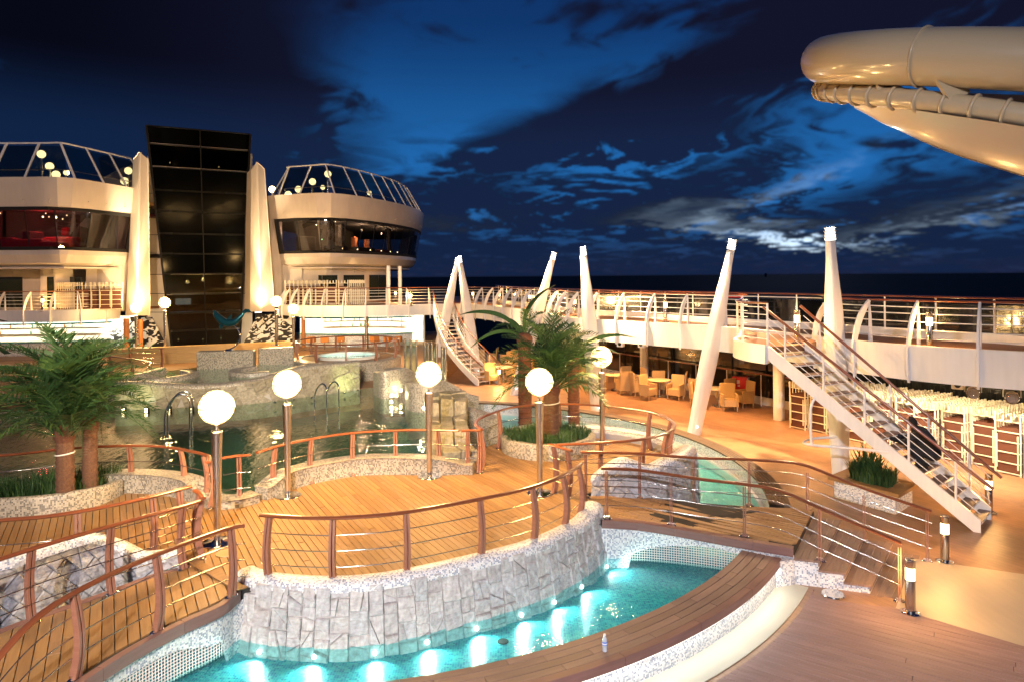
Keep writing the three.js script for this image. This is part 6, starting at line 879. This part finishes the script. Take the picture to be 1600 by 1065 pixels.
{
  const T = [[4.9, -32.2, 5, 0.2, 'round table left of the tall second column among wicker chairs', 'at the round table nearest the upright column'], [6.55, -30.5, 5, 0.55, 'round table in the middle of the wicker chairs before the dark glass', 'at the middle round table'], [8.5, -28.1, 5, 0.1, 'round table behind the second column near the red cabinet', 'at the round table near the red cabinet'], [2.7, -35.6, 4, 0.4, 'round table behind the right middle palm', 'at the round table behind the right palm'], [0.0, -37.2, 4, 0.3, 'round table behind the left middle palm', 'at the round table behind the left palm'], [-0.5, -35.2, 4, 1.0, 'round table right beside the far curved stair', 'at the round table beside the far stair'], [0.9, -40.0, 4, 0.6, 'farthest round table under the walkway', 'at the farthest round table'], [-2.2, -41.5, 4, 0.2, 'round table behind the far curved stair', 'at the round table behind the far stair']];
  const place = ['nearest', 'second', 'third', 'fourth', 'fifth']; let first = true;
  T.forEach(([x, z, n, a0, tl, cl], i) => {
    if (i) clone(table, 'round_table', tl, V(x, 0, z), 0, 'round tables under the walkway'); else { table.position.set(x, 0, z); table.userData = { label: tl, category: 'table', group: 'round tables under the walkway' }; }
    for (let k = 0; k < n; k++) { const a = a0 + k / n * 2 * Math.PI, p = V(x + 0.98 * Math.sin(a), 0, z + 0.98 * Math.cos(a)), l = 'wicker armchair, ' + place[k] + ' anticlockwise from the camera side ' + cl; if (first) { chair.position.copy(p); chair.rotation.y = a + Math.PI; chair.userData = { label: l, category: 'armchair', group: 'wicker armchairs under the walkway' }; first = false; } else clone(chair, 'wicker_armchair', l, p, a + Math.PI + rr(-0.15, 0.15), 'wicker armchairs under the walkway'); }
  });
}

// ---------------------------------------------------------------- stacked sun loungers on end
const ivory = std({ color: rgb(0.74, 0.68, 0.52), roughness: 0.4 }), sling = std({ color: rgb(0.12, 0.04, 0.02), map: sized(weave, 0.12, 0.12), roughness: 0.8 });
const lounger = thing('folded_lounger', 'x', 'sun lounger');
{ const W2 = 0.3, Hh = 1.46, f = []; for (const s of [-1, 1]) { f.push(box(0.035, Hh, 0.03, s * W2, Hh / 2, 0), box(0.03, 0.9, 0.025, s * (W2 - 0.05), 0.62, 0.035), box(0.05, 0.2, 0.06, s * W2, Hh + 0.06, 0.0), box(0.05, 0.16, 0.06, s * W2 * 0.33, Hh + 0.05, 0.0)); } for (const y of [0.05, 0.32, 0.6, 0.88, 1.14, 1.42]) f.push(box(2 * W2 + 0.03, 0.026, 0.028, 0, y, y > 0.2 && y < 1.2 ? 0.02 : 0)); mesh('frame', f, ivory, lounger); mesh('sling', box(2 * W2 - 0.05, Hh - 0.28, 0.008, 0, Hh / 2 - 0.09, -0.008), sling, lounger); }
{
  const turn = Math.atan2(-ATHWART.x, -ATHWART.z), row = ['first', 'second', 'third', 'fourth', 'fifth', 'sixth', 'seventh', 'eighth', 'ninth', 'tenth', 'eleventh', 'twelfth']; let first = true;
  for (let k = 0; k < 12; k++) for (let j = 0; j < 14; j++) {
    const nth = ['front', 'second', 'third', 'fourth', 'fifth', 'sixth', 'seventh', 'eighth', 'ninth', 'tenth', 'eleventh', 'twelfth', 'thirteenth', 'rearmost'][j], p = V(9.95 + 0.366 * k, 0, -23.85 + 0.62 * k).addScaledVector(ATHWART, j * 0.155 + rr(-0.015, 0.015) + 0.15 * ((k * 7) % 3)), l = nth + ' folded lounger of the ' + row[k] + ' stack from the left, standing on end', g = 'loungers of the ' + row[k] + ' stack under the walkway';
    if (first) { lounger.position.copy(p); lounger.rotation.y = turn; lounger.userData = { label: l, category: 'sun lounger', group: g }; first = false; } else clone(lounger, 'folded_lounger', l, p, turn + rr(-0.02, 0.02), g);
  }
  const gal = [[92, 487, 39.9, 9, 0.13, 'left stern gallery, pale stack seen edge on', Math.PI / 2 + 0.1], [124, 487, 39.7, 4, 0.5, 'left stern gallery, dark stacks in the middle', 0.3], [150, 486, 40.0, 5, 0.3, 'left stern gallery, by the white pylon', 0.3], [452, 476, 44.3, 9, 0.28, 'right stern gallery, pale stack seen edge on', 0.9], [500, 478, 44, 4, 0.75, 'right stern gallery, dark stacks with grey tops', 0.05], [548, 478, 44, 8, 0.12, 'right stern gallery, pale stack at its right end', Math.PI / 2]];
  for (const [x, y, d, n, s, where, t] of gal) for (let j = 0; j < n; j++) { const p = far(x, y, d).setY(3.6); p.x += j * s; clone(lounger, 'folded_lounger', ['first', 'second', 'third', 'fourth', 'fifth', 'sixth', 'seventh', 'eighth', 'ninth'][j] + ' lounger from the left on the ' + where, p, t, 'loungers on the ' + where); }
}

// ---------------------------------------------------------------- fittings under the walkway
{ const p = at(1157, 627, 0), o = thing('hose_cabinet', 'red fire hose cabinet on the railing before the dark glass', 'fire cabinet', V(p.x, 0, p.z), -0.55); mesh('case', new RoundedBoxGeometry(0.62, 0.82, 0.3, 2, 0.025).translate(0, 0.66, 0), std({ color: rgb(0.62, 0.012, 0.015), roughness: 0.35 }), o); mesh('emblem', [box(0.12, 0.16, 0.006, -0.05, 0.86, 0.154), box(0.09, 0.06, 0.006, -0.02, 0.7, 0.154)], std({ color: rgb(0.8, 0.7, 0.62), roughness: 0.5 }), o); for (const s of [-1, 1]) mesh('leg', box(0.04, 0.28, 0.04, s * 0.25, 0.14, 0), M.whiteRail, o); mesh('side_trim', box(0.03, 0.9, 0.34, 0.34, 0.6, 0), M.whiteRail, o); }
{ const p = far(1368, 492, 19.6), o = thing('hose_cabinet', 'red cabinet on the walkway behind the second column', 'fire cabinet', far(1142, 492, 25.4).setY(3.6), -0.5); mesh('case', new RoundedBoxGeometry(0.75, 0.95, 0.3, 2, 0.03).translate(0, 0.55, 0), std({ color: rgb(0.62, 0.012, 0.015), roughness: 0.35 }), o); }
[[970, 537, 26.2, 'left one of the two white loudspeaker boxes near the upright column'], [1003, 538, 25.6, 'right one of the two white loudspeaker boxes near the upright column'], [1195, 561, 20.4, 'white loudspeaker box under the stair landing'], [1497, 600, 16.6, 'large white loudspeaker box beside the hanging floodlights']].forEach(([x, y, d, l]) => { const o = thing('loudspeaker', l, 'loudspeaker', far(x, y, d), -0.6); mesh('case', new RoundedBoxGeometry(0.26, 0.22, 0.2, 2, 0.03), M.white, o); mesh('grille', new THREE.CylinderGeometry(0.07, 0.07, 0.012, 20).rotateX(Math.PI / 2).translate(0, 0, 0.102), M.galleryGlass, o); mesh('bracket', box(0.05, 0.14, 0.05, 0, 0.17, 0), M.white, o); });
M.lensGlass = new THREE.MeshPhysicalMaterial({ color: rgb(0.22, 0.22, 0.22), roughness: 0.25, clearcoat: 1, clearcoatRoughness: 0.05 });
[[1521, 612, 16.6, 'left floodlight hanging under the walkway over the loungers'], [1582, 620, 15.9, 'right floodlight hanging under the walkway over the loungers']].forEach(([x, y, d, l]) => { const o = thing('hanging_floodlight', l, 'floodlight', far(x, y, d), -0.5); mesh('housing', lathe([[0, -0.16], [0.1, -0.15], [0.15, -0.02], [0.155, 0.06], [0.13, 0.06], [0.12, 0.0], [0, 0.0]], 8).rotateX(Math.PI / 2 + 0.25), M.steel, o); mesh('lens', new THREE.CylinderGeometry(0.115, 0.115, 0.02, 20).rotateX(Math.PI / 2 + 0.25).translate(0, -0.01, 0.03), M.lensGlass, o); mesh('lens_ring', new THREE.TorusGeometry(0.07, 0.008, 6, 20).rotateX(0.25).translate(0, -0.012, 0.045), M.chrome, o); mesh('yoke', tube([V(-0.17, 0, 0), V(-0.15, 0.2, 0), V(0, 0.27, 0), V(0.15, 0.2, 0), V(0.17, 0, 0)], 0.014, 20, 6), M.whiteRail, o); });
for (const [t, y] of [[5.4, 0], [7.2, 0], [3.6, 0]]) { const p = GL(t).addScaledVector(ATHWART, -0.5), o = thing('forked_stand', 'small grey forked stand before the dark glass, right of the red cabinet', 'stand', p, 0, 'forked stands before the dark glass'); mesh('stem', cyl(0.02, 0.02, 0.5, 0, 0, 0, 8), M.steel, o); mesh('fork', [rod(V(0, 0.48, 0), V(-0.14, 0.68, 0), 0.015), rod(V(0, 0.48, 0), V(0.14, 0.68, 0), 0.015)], M.steel, o); }
for (const [x, z, r] of [[9.9, -25.4, 0.2], [6.4, -33.2, 0.2], [1.0, -41, 0.18], [15.4, -18.4, 0.16]]) { const o = mesh('support_post', cyl(r, r, 2.84, x, 0, z, 18), M.white); tag(o, x > 12 ? 'slim white post under the walkway behind the lounger stacks at right' : x > 8 ? 'white post under the walkway near the red cabinet' : x > 3 ? 'white post under the walkway behind the round tables' : 'white post under the far end of the walkway', 'post'); }
{ const o = thing('walkway_bench_box', 'pale steel locker on the walkway at the right edge of the view', 'locker', at(1566, 530, 3.6), -0.9); mesh('case', new RoundedBoxGeometry(0.5, 0.85, 0.4, 2, 0.02).translate(0, 0.43, 0), M.steelBrushed, o); mesh('door', box(0.42, 0.7, 0.012, 0, 0.45, 0.205), M.steel, o); o.name = 'steel_locker'; }
[[1468, 510, 17.2, 'white machine box on a post by the outer railing']].forEach(([x, y, d, l]) => { const p = far(x, 487, 20.3), o = thing('control_box', l, 'box', p, -0.9); mesh('case', new RoundedBoxGeometry(0.34, 0.2, 0.2, 2, 0.03), M.white, o); for (const s of [-0.1, 0.1]) mesh('leg', box(0.05, p.y - 3.6, 0.05, s, -(p.y - 3.6) / 2, 0), M.white, o); });

// ---------------------------------------------------------------- the water slide overhead
{
  const o = thing('water_slide', 'big cream water slide tube with ringed pipe and glossy underside, overhead at right', 'water slide');
  M.slide = new THREE.MeshPhysicalMaterial({ color: rgb(0.46, 0.36, 0.22), roughness: 0.32, clearcoat: 0.6, clearcoatRoughness: 0.1 }); M.slideUnder = new THREE.MeshPhysicalMaterial({ color: rgb(0.55, 0.48, 0.42), roughness: 0.35, clearcoat: 0.5, clearcoatRoughness: 0.12 });
  const main = [far(1900, 108, 8.0), far(1750, 100, 8.3), far(1600, 93, 8.8), far(1460, 89, 9.5), far(1360, 90, 10.3), far(1300, 93, 11.4), far(1292, 95, 12.6), far(1330, 96, 13.8), far(1420, 97, 15), far(1600, 98, 16.2)];
  mesh('tube', new THREE.TubeGeometry(new THREE.CatmullRomCurve3(main, false, 'centripetal'), 90, 0.4, 28), M.slide, o);
  const c = new THREE.CatmullRomCurve3(main, false, 'centripetal'); for (const t of [0.22, 0.62]) { const p = c.getPointAt(t), d = c.getTangentAt(t), g = new THREE.TorusGeometry(0.405, 0.022, 8, 40); g.lookAt(d); mesh('flange', g.translate(p.x, p.y, p.z), M.slide, o); }
  const low = [far(1900, 232, 8.0), far(1750, 210, 8.3), far(1600, 180, 8.8), far(1470, 161, 9.5), far(1370, 150, 10.3), far(1310, 144, 11.2), far(1285, 141, 12.2), far(1310, 140, 13.4)], lc = new THREE.CatmullRomCurve3(low, false, 'centripetal');
  mesh('pipe', new THREE.TubeGeometry(lc, 80, 0.15, 18), M.slide, o);
  for (let i = 0; i < 17; i++) { const t = lerp(0.14, 0.92, i / 16), p = lc.getPointAt(t), d = lc.getTangentAt(t), g = new THREE.TorusGeometry(0.162, 0.026, 8, 28); g.lookAt(d); mesh('ring', g.translate(p.x, p.y, p.z), M.slide, o); }
  for (const t of [0.36, 0.5, 0.62, 0.7, 0.78]) { const a = lc.getPointAt(t).add(V(0, 0.1, 0)), b = c.getPointAt(t * 0.8 + 0.02).add(V(0, -0.36, 0)); mesh('bracket', beam(a, V(a.x + (b.x - a.x) * 0.5, b.y, a.z), 0.06, 0.3), M.slide, o); }
  mesh('under_panel', prismQuad(far(1346, 162, 10.6), far(1700, 218, 8.5), far(1700, 152, 8.7), far(1346, 140, 10.8), 0.03), M.slide, o);
  const tp = [[1332, 158, 10.9], [1400, 168, 10.0], [1470, 178, 9.4], [1600, 198, 8.7], [1800, 240, 8.1]], bt = [[1340, 162, 11.4], [1402, 198, 11.0], [1482, 236, 10.6], [1602, 277, 10.2], [1800, 345, 9.6]];
  const P = [], U = [], N = 40, L1 = new THREE.CatmullRomCurve3(tp.map((p) => far(...p))), L2 = new THREE.CatmullRomCurve3(bt.map((p) => far(...p))); const rows = Array.from({ length: N + 1 }, (_, i) => { const a = L1.getPoint(i / N), b = L2.getPoint(i / N); return Array.from({ length: 9 }, (_2, k) => { const t = k / 8, p = a.clone().lerp(b, t); p.y -= 0.16 * Math.sin(Math.PI * t) * Math.min(1, a.distanceTo(b)); return p; }); });
  for (let i = 0; i < N; i++) for (let k = 0; k < 8; k++) { const q = [rows[i][k], rows[i + 1][k], rows[i + 1][k + 1], rows[i][k + 1]]; for (const e of [0, 1, 2, 0, 2, 3]) { P.push(q[e].x, q[e].y, q[e].z); U.push(0, 0); } }
  mesh('underside', faces(P, U, 1.2), M.slideUnder, o);
  mesh('underside_seam', new THREE.TubeGeometry(new THREE.CatmullRomCurve3(rows.filter((_, i) => i % 2 === 0).map((r) => r[7].clone().add(V(0, -0.008, 0)))), 60, 0.009, 5), M.slide, o);
}

// ---------------------------------------------------------------- person crouching on the stairs
{
  const o = thing('person', 'person in a dark jacket and trousers crouching on the white staircase, seen from behind', 'person', V(0, 0, 0));
  const step = ST.A(0.72).lerp(ST.B(0.72), 0.52), O = V(step.x, ST.A((Math.floor(0.72 * 16) + 0.6) / 16).y + 0.02, step.z);   // feet
  const up = ST.A(0).sub(ST.A(1)).setY(0).normalize(), sd = V(-up.z, 0, up.x);   // faces up the stair; sd to its left or right
  const J = (f, s, y) => O.clone().addScaledVector(up, f).addScaledVector(sd, s).add(V(0, y, 0));
  const cap = (pt, a, b, r1, r2) => { const ab = b.clone().sub(a), t = clamp(pt.clone().sub(a).dot(ab) / ab.lengthSq(), 0, 1); return pt.distanceTo(a.clone().addScaledVector(ab, t)) - lerp(r1, r2, t); };
  const field = (bones, k, lo, size, n, name, m, parent) => {
    const mc = new MarchingCubes(n, m, false, false, 160000); mc.isolation = 0; const half = size / 2, c = lo.clone().addScalar(half);
    for (let z = 0; z < n; z++) for (let y = 0; y < n; y++) for (let x = 0; x < n; x++) { const p = V((x - n / 2) / (n / 2) * half + c.x, (y - n / 2) / (n / 2) * half + c.y, (z - n / 2) / (n / 2) * half + c.z); let s = 0; for (const [a, b, r1, r2] of bones) s += Math.exp(-k * cap(p, a, b, r1, r2)); mc.field[x + y * n + z * n * n] = Math.log(s + 1e-30) / k; }
    mc.update(); const g = new THREE.BufferGeometry(), cnt = mc.count ?? mc.geometry.drawRange.count; g.setAttribute('position', new THREE.BufferAttribute(mc.positionArray.slice(0, cnt * 3), 3)); g.setAttribute('normal', new THREE.BufferAttribute(mc.normalArray.slice(0, cnt * 3), 3)); g.setAttribute('uv', new THREE.BufferAttribute(new Float32Array(cnt * 2), 2)); g.scale(half, half, half).translate(c.x, c.y, c.z); return mesh(name, g, m, parent);
  };
  const hip = J(-0.18, 0, 0.34), chest = J(0.06, 0, 0.72), neck = J(0.16, 0, 0.86), head = J(0.24, 0.0, 0.98);
  const cloth = std({ color: rgb(0.012, 0.014, 0.02), bumpMap: sized(stoneBump, 0.4, 0.4), bumpScale: 0.01, roughness: 0.8 });
  const bones = [[hip, J(-0.06, 0, 0.55), 0.17, 0.18], [J(-0.06, 0, 0.55), chest, 0.18, 0.185], [J(0.08, -0.17, 0.76), J(0.08, 0.17, 0.76), 0.085, 0.085], [chest, neck, 0.13, 0.07]];
  for (const s of [-1, 1]) { bones.push([J(-0.15, s * 0.1, 0.32), J(0.24, s * 0.16, 0.44), 0.11, 0.08], [J(0.24, s * 0.16, 0.44), J(0.02, s * 0.13, 0.08), 0.08, 0.055]); bones.push([J(0.1, s * 0.2, 0.74), J(0.34, s * 0.26, 0.56), 0.07, 0.058], [J(0.34, s * 0.26, 0.56), J(0.6, s * 0.2, 0.6), 0.056, 0.045]); }
  field(bones, 42, J(0.15, 0, 0.5).addScalar(-0.72), 1.44, 84, 'body', cloth, o);
  const skin = std({ color: rgb(0.3, 0.16, 0.1), roughness: 0.6 }), hairM = std({ color: rgb(0.012, 0.009, 0.008), roughness: 0.9 });
  field([[head.clone().add(V(0, -0.02, 0)), head.clone().addScaledVector(up, 0.03).add(V(0, 0.03, 0)), 0.088, 0.092], [head.clone().addScaledVector(up, 0.07).add(V(0, -0.06, 0)), head.clone().addScaledVector(up, 0.05), 0.05, 0.06], [head.clone().addScaledVector(up, 0.12).add(V(0, -0.01, 0)), head.clone().addScaledVector(up, 0.1), 0.015, 0.012], [neck, head, 0.055, 0.06]], 90, head.clone().addScalar(-0.24), 0.48, 60, 'head', skin, o);
  field([[head.clone().add(V(0, 0.03, 0)), head.clone().addScaledVector(up, -0.03).add(V(0, -0.01, 0)), 0.1, 0.098]], 80, head.clone().addScalar(-0.22), 0.44, 44, 'hair', hairM, o);
  for (const s of [-1, 1]) {
    const w = J(0.6, s * 0.2, 0.6), fb = [[w, J(0.68, s * 0.19, 0.58), 0.03, 0.034]]; for (let k = 0; k < 4; k++) { const q = s * (0.165 + k * 0.018), m = J(0.73, q, 0.57 - 0.003 * k); fb.push([J(0.68, q, 0.58), m, 0.012, 0.01], [m, J(0.755 - 0.006 * Math.abs(k - 1), q, 0.545), 0.01, 0.008]); } fb.push([J(0.64, s * 0.155, 0.585), J(0.68, s * 0.125, 0.565), 0.013, 0.01]);
    field(fb, 160, w.clone().addScalar(-0.2).addScaledVector(up, 0.06), 0.4, 84, 'hand', skin, o);
    field([[J(-0.06, s * 0.13, 0.045), J(0.15, s * 0.14, 0.04), 0.045, 0.04]], 90, J(0.04, s * 0.13, 0.04).addScalar(-0.24), 0.48, 40, 'shoe', M.caulk, o);
  }
}
// ---------------------------------------------------------------- small things
{ const p = at(945, 1017, 0.474), o = thing('water_bottle', 'small clear water bottle with a blue label on the teak rim', 'bottle', V(p.x, 0.474, p.z)), pet = new THREE.MeshPhysicalMaterial({ color: rgb(0.85, 0.9, 0.95), transmission: 0.55, thickness: 0, roughness: 0.15, ior: 1.45 }); mesh('body', lathe([[0, 0.003], [0.03, 0.003], [0.034, 0.012], [0.031, 0.05], [0.034, 0.07], [0.031, 0.1], [0.034, 0.13], [0.032, 0.16], [0.014, 0.195], [0.014, 0.21]], 24), pet, o); mesh('water', lathe([[0, 0.006], [0.029, 0.006], [0.031, 0.03], [0.029, 0.1], [0.03, 0.15], [0, 0.15]], 20), new THREE.MeshPhysicalMaterial({ color: rgb(0.75, 0.85, 0.95), roughness: 0.05, transmission: 0.85, thickness: 0 }), o); mesh('label', lathe([[0.0355, 0.088], [0.0355, 0.135]], 24), std({ color: rgb(0.1, 0.2, 0.6), roughness: 0.4 }), o); mesh('label_mark', lathe([[0.0362, 0.1], [0.0362, 0.116]], 24), std({ color: rgb(0.75, 0.78, 0.85), roughness: 0.4 }), o); mesh('cap', cyl(0.0165, 0.0165, 0.02, 0, 0.208, 0, 16), M.white, o); }
{ const o = mesh('pool_drain', lathe([[0, 0.012], [0.075, 0.012], [0.085, 0.004], [0.085, 0]], 20), M.caulk); o.position.copy(at(786, 1002, -0.12)).setY(-0.118); tag(o, 'round dark drain in the turquoise pool floor near the fifth lamp', 'drain'); }
{ const o = thing('distant_ship', 'tiny dark ship silhouette on the horizon', 'ship', V(3050, -26, -8200), 1.2); mesh('hull', box(180, 16, 24, 0, 8, 0), M.caulk, o); mesh('bridge', box(26, 26, 22, -60, 28, 0), M.caulk, o); mesh('mast', box(4, 22, 4, 30, 24, 0), M.caulk, o); }

// ---------------------------------------------------------------- lamps over the orange deck
const down = thing('ceiling_downlight', 'x', 'ceiling light'); mesh('housing', cyl(0.11, 0.11, 0.05, 0, 0, 0, 18), M.whiteRail, down); mesh('lens', cyl(0.09, 0.09, 0.012, 0, -0.01, 0, 18), M.warmLamp, down);
[[9.4, -21.6, 'first'], [8.7, -24.6, 'second'], [7.2, -27.0, 'third'], [6.2, -29.6, 'fourth'], [4.2, -31.8, 'fifth'], [2.4, -34.8, 'sixth'], [0.2, -38.2, 'seventh'], [10.6, -20.3, 'eighth'], [11.9, -17.6, 'ninth']].forEach(([x, z, w], i) => { const p = V(x, 2.79, z), l = w + ' warm downlight under the walkway ceiling ' + (i < 7 ? 'going away along the tables' : 'over the lounger stacks'); if (i) clone(down, 'ceiling_downlight', l, p, 0, 'downlights under the walkway'); else { down.position.copy(p); down.userData = { label: l, category: 'ceiling light', group: 'downlights under the walkway' }; } spot(V(x, 2.76, z), V(x + (i > 6 ? 1.2 : -0.3), 0, z + (i > 6 ? -0.6 : 0.2)), i > 6 ? 0xffe0b4 : AMBER, i > 6 ? 120 : 70, 1.25, 0.9, 0.09); });
tops.forEach((t, i) => { const inb = [V(5.5, 0, -15.6), V(5.2, 0, -20.5), V(5.6, 0, -25.5), V(1.4, 0, -30), V(-0.4, 0, -33), V(-5, 0, -36)][i]; spot(t.clone().add(V(-0.28, 0.1, 0.2)), inb, 0xffd09a, [70, 520, 560, 320, 300, 280][i], 0.85, 1, 0.15); point(t.clone().add(V(-0.02, 0.46, 0)), 0xfff4e0, 6, 0.1); });
// floodlights behind the camera; those for the wings and the pool are added
function flood(label, p, target, color, cd, angle) {
  const o = thing('floodlight', label, 'floodlight', p); o.lookAt(target);
  mesh('housing', new RoundedBoxGeometry(0.5, 0.4, 0.22, 2, 0.03).translate(0, 0, -0.14), M.steelBrushed, o);
  mesh('lens', box(0.42, 0.32, 0.02, 0, 0, -0.02), M.whiteLamp, o);
  spot(p.clone().add(target.clone().sub(p).normalize().multiplyScalar(0.06)), target, color, cd, angle, 0.8, 0.2);
}
flood('tall floodlight on the deckhouse behind the view, aimed at the stone wall and the steps', V(-2, 11.5, 12), V(0.9, 0.5, -12), COOL, 2150, 0.5);
flood('floodlight on the deckhouse behind the view, aimed at the left footbridge', V(-4, 12, 11), V(-7, 0.5, -10), 0xffe6c8, 1500, 0.42);
flood('added floodlight out of view, brightening the left wing', V(-2, 15, 10), V(-27, 8.5, -37), 0xffdcc4, 3500, 0.2);  // this and the next are unseen lamps added to brighten the facades
flood('added floodlight out of view, brightening the right wing', V(0, 15, 10), V(-11, 8.6, -46), 0xffdcc4, 3800, 0.17);
flood('added floodlight out of view, brightening the dark pool and the stone walls', V(-1, 14, 10), V(-8.5, 1.2, -27), 0xffe9c0, 4200, 0.24);  // unseen fill lamp, added to lift the murky pool and stern walls
renderer.render(scene, camera);
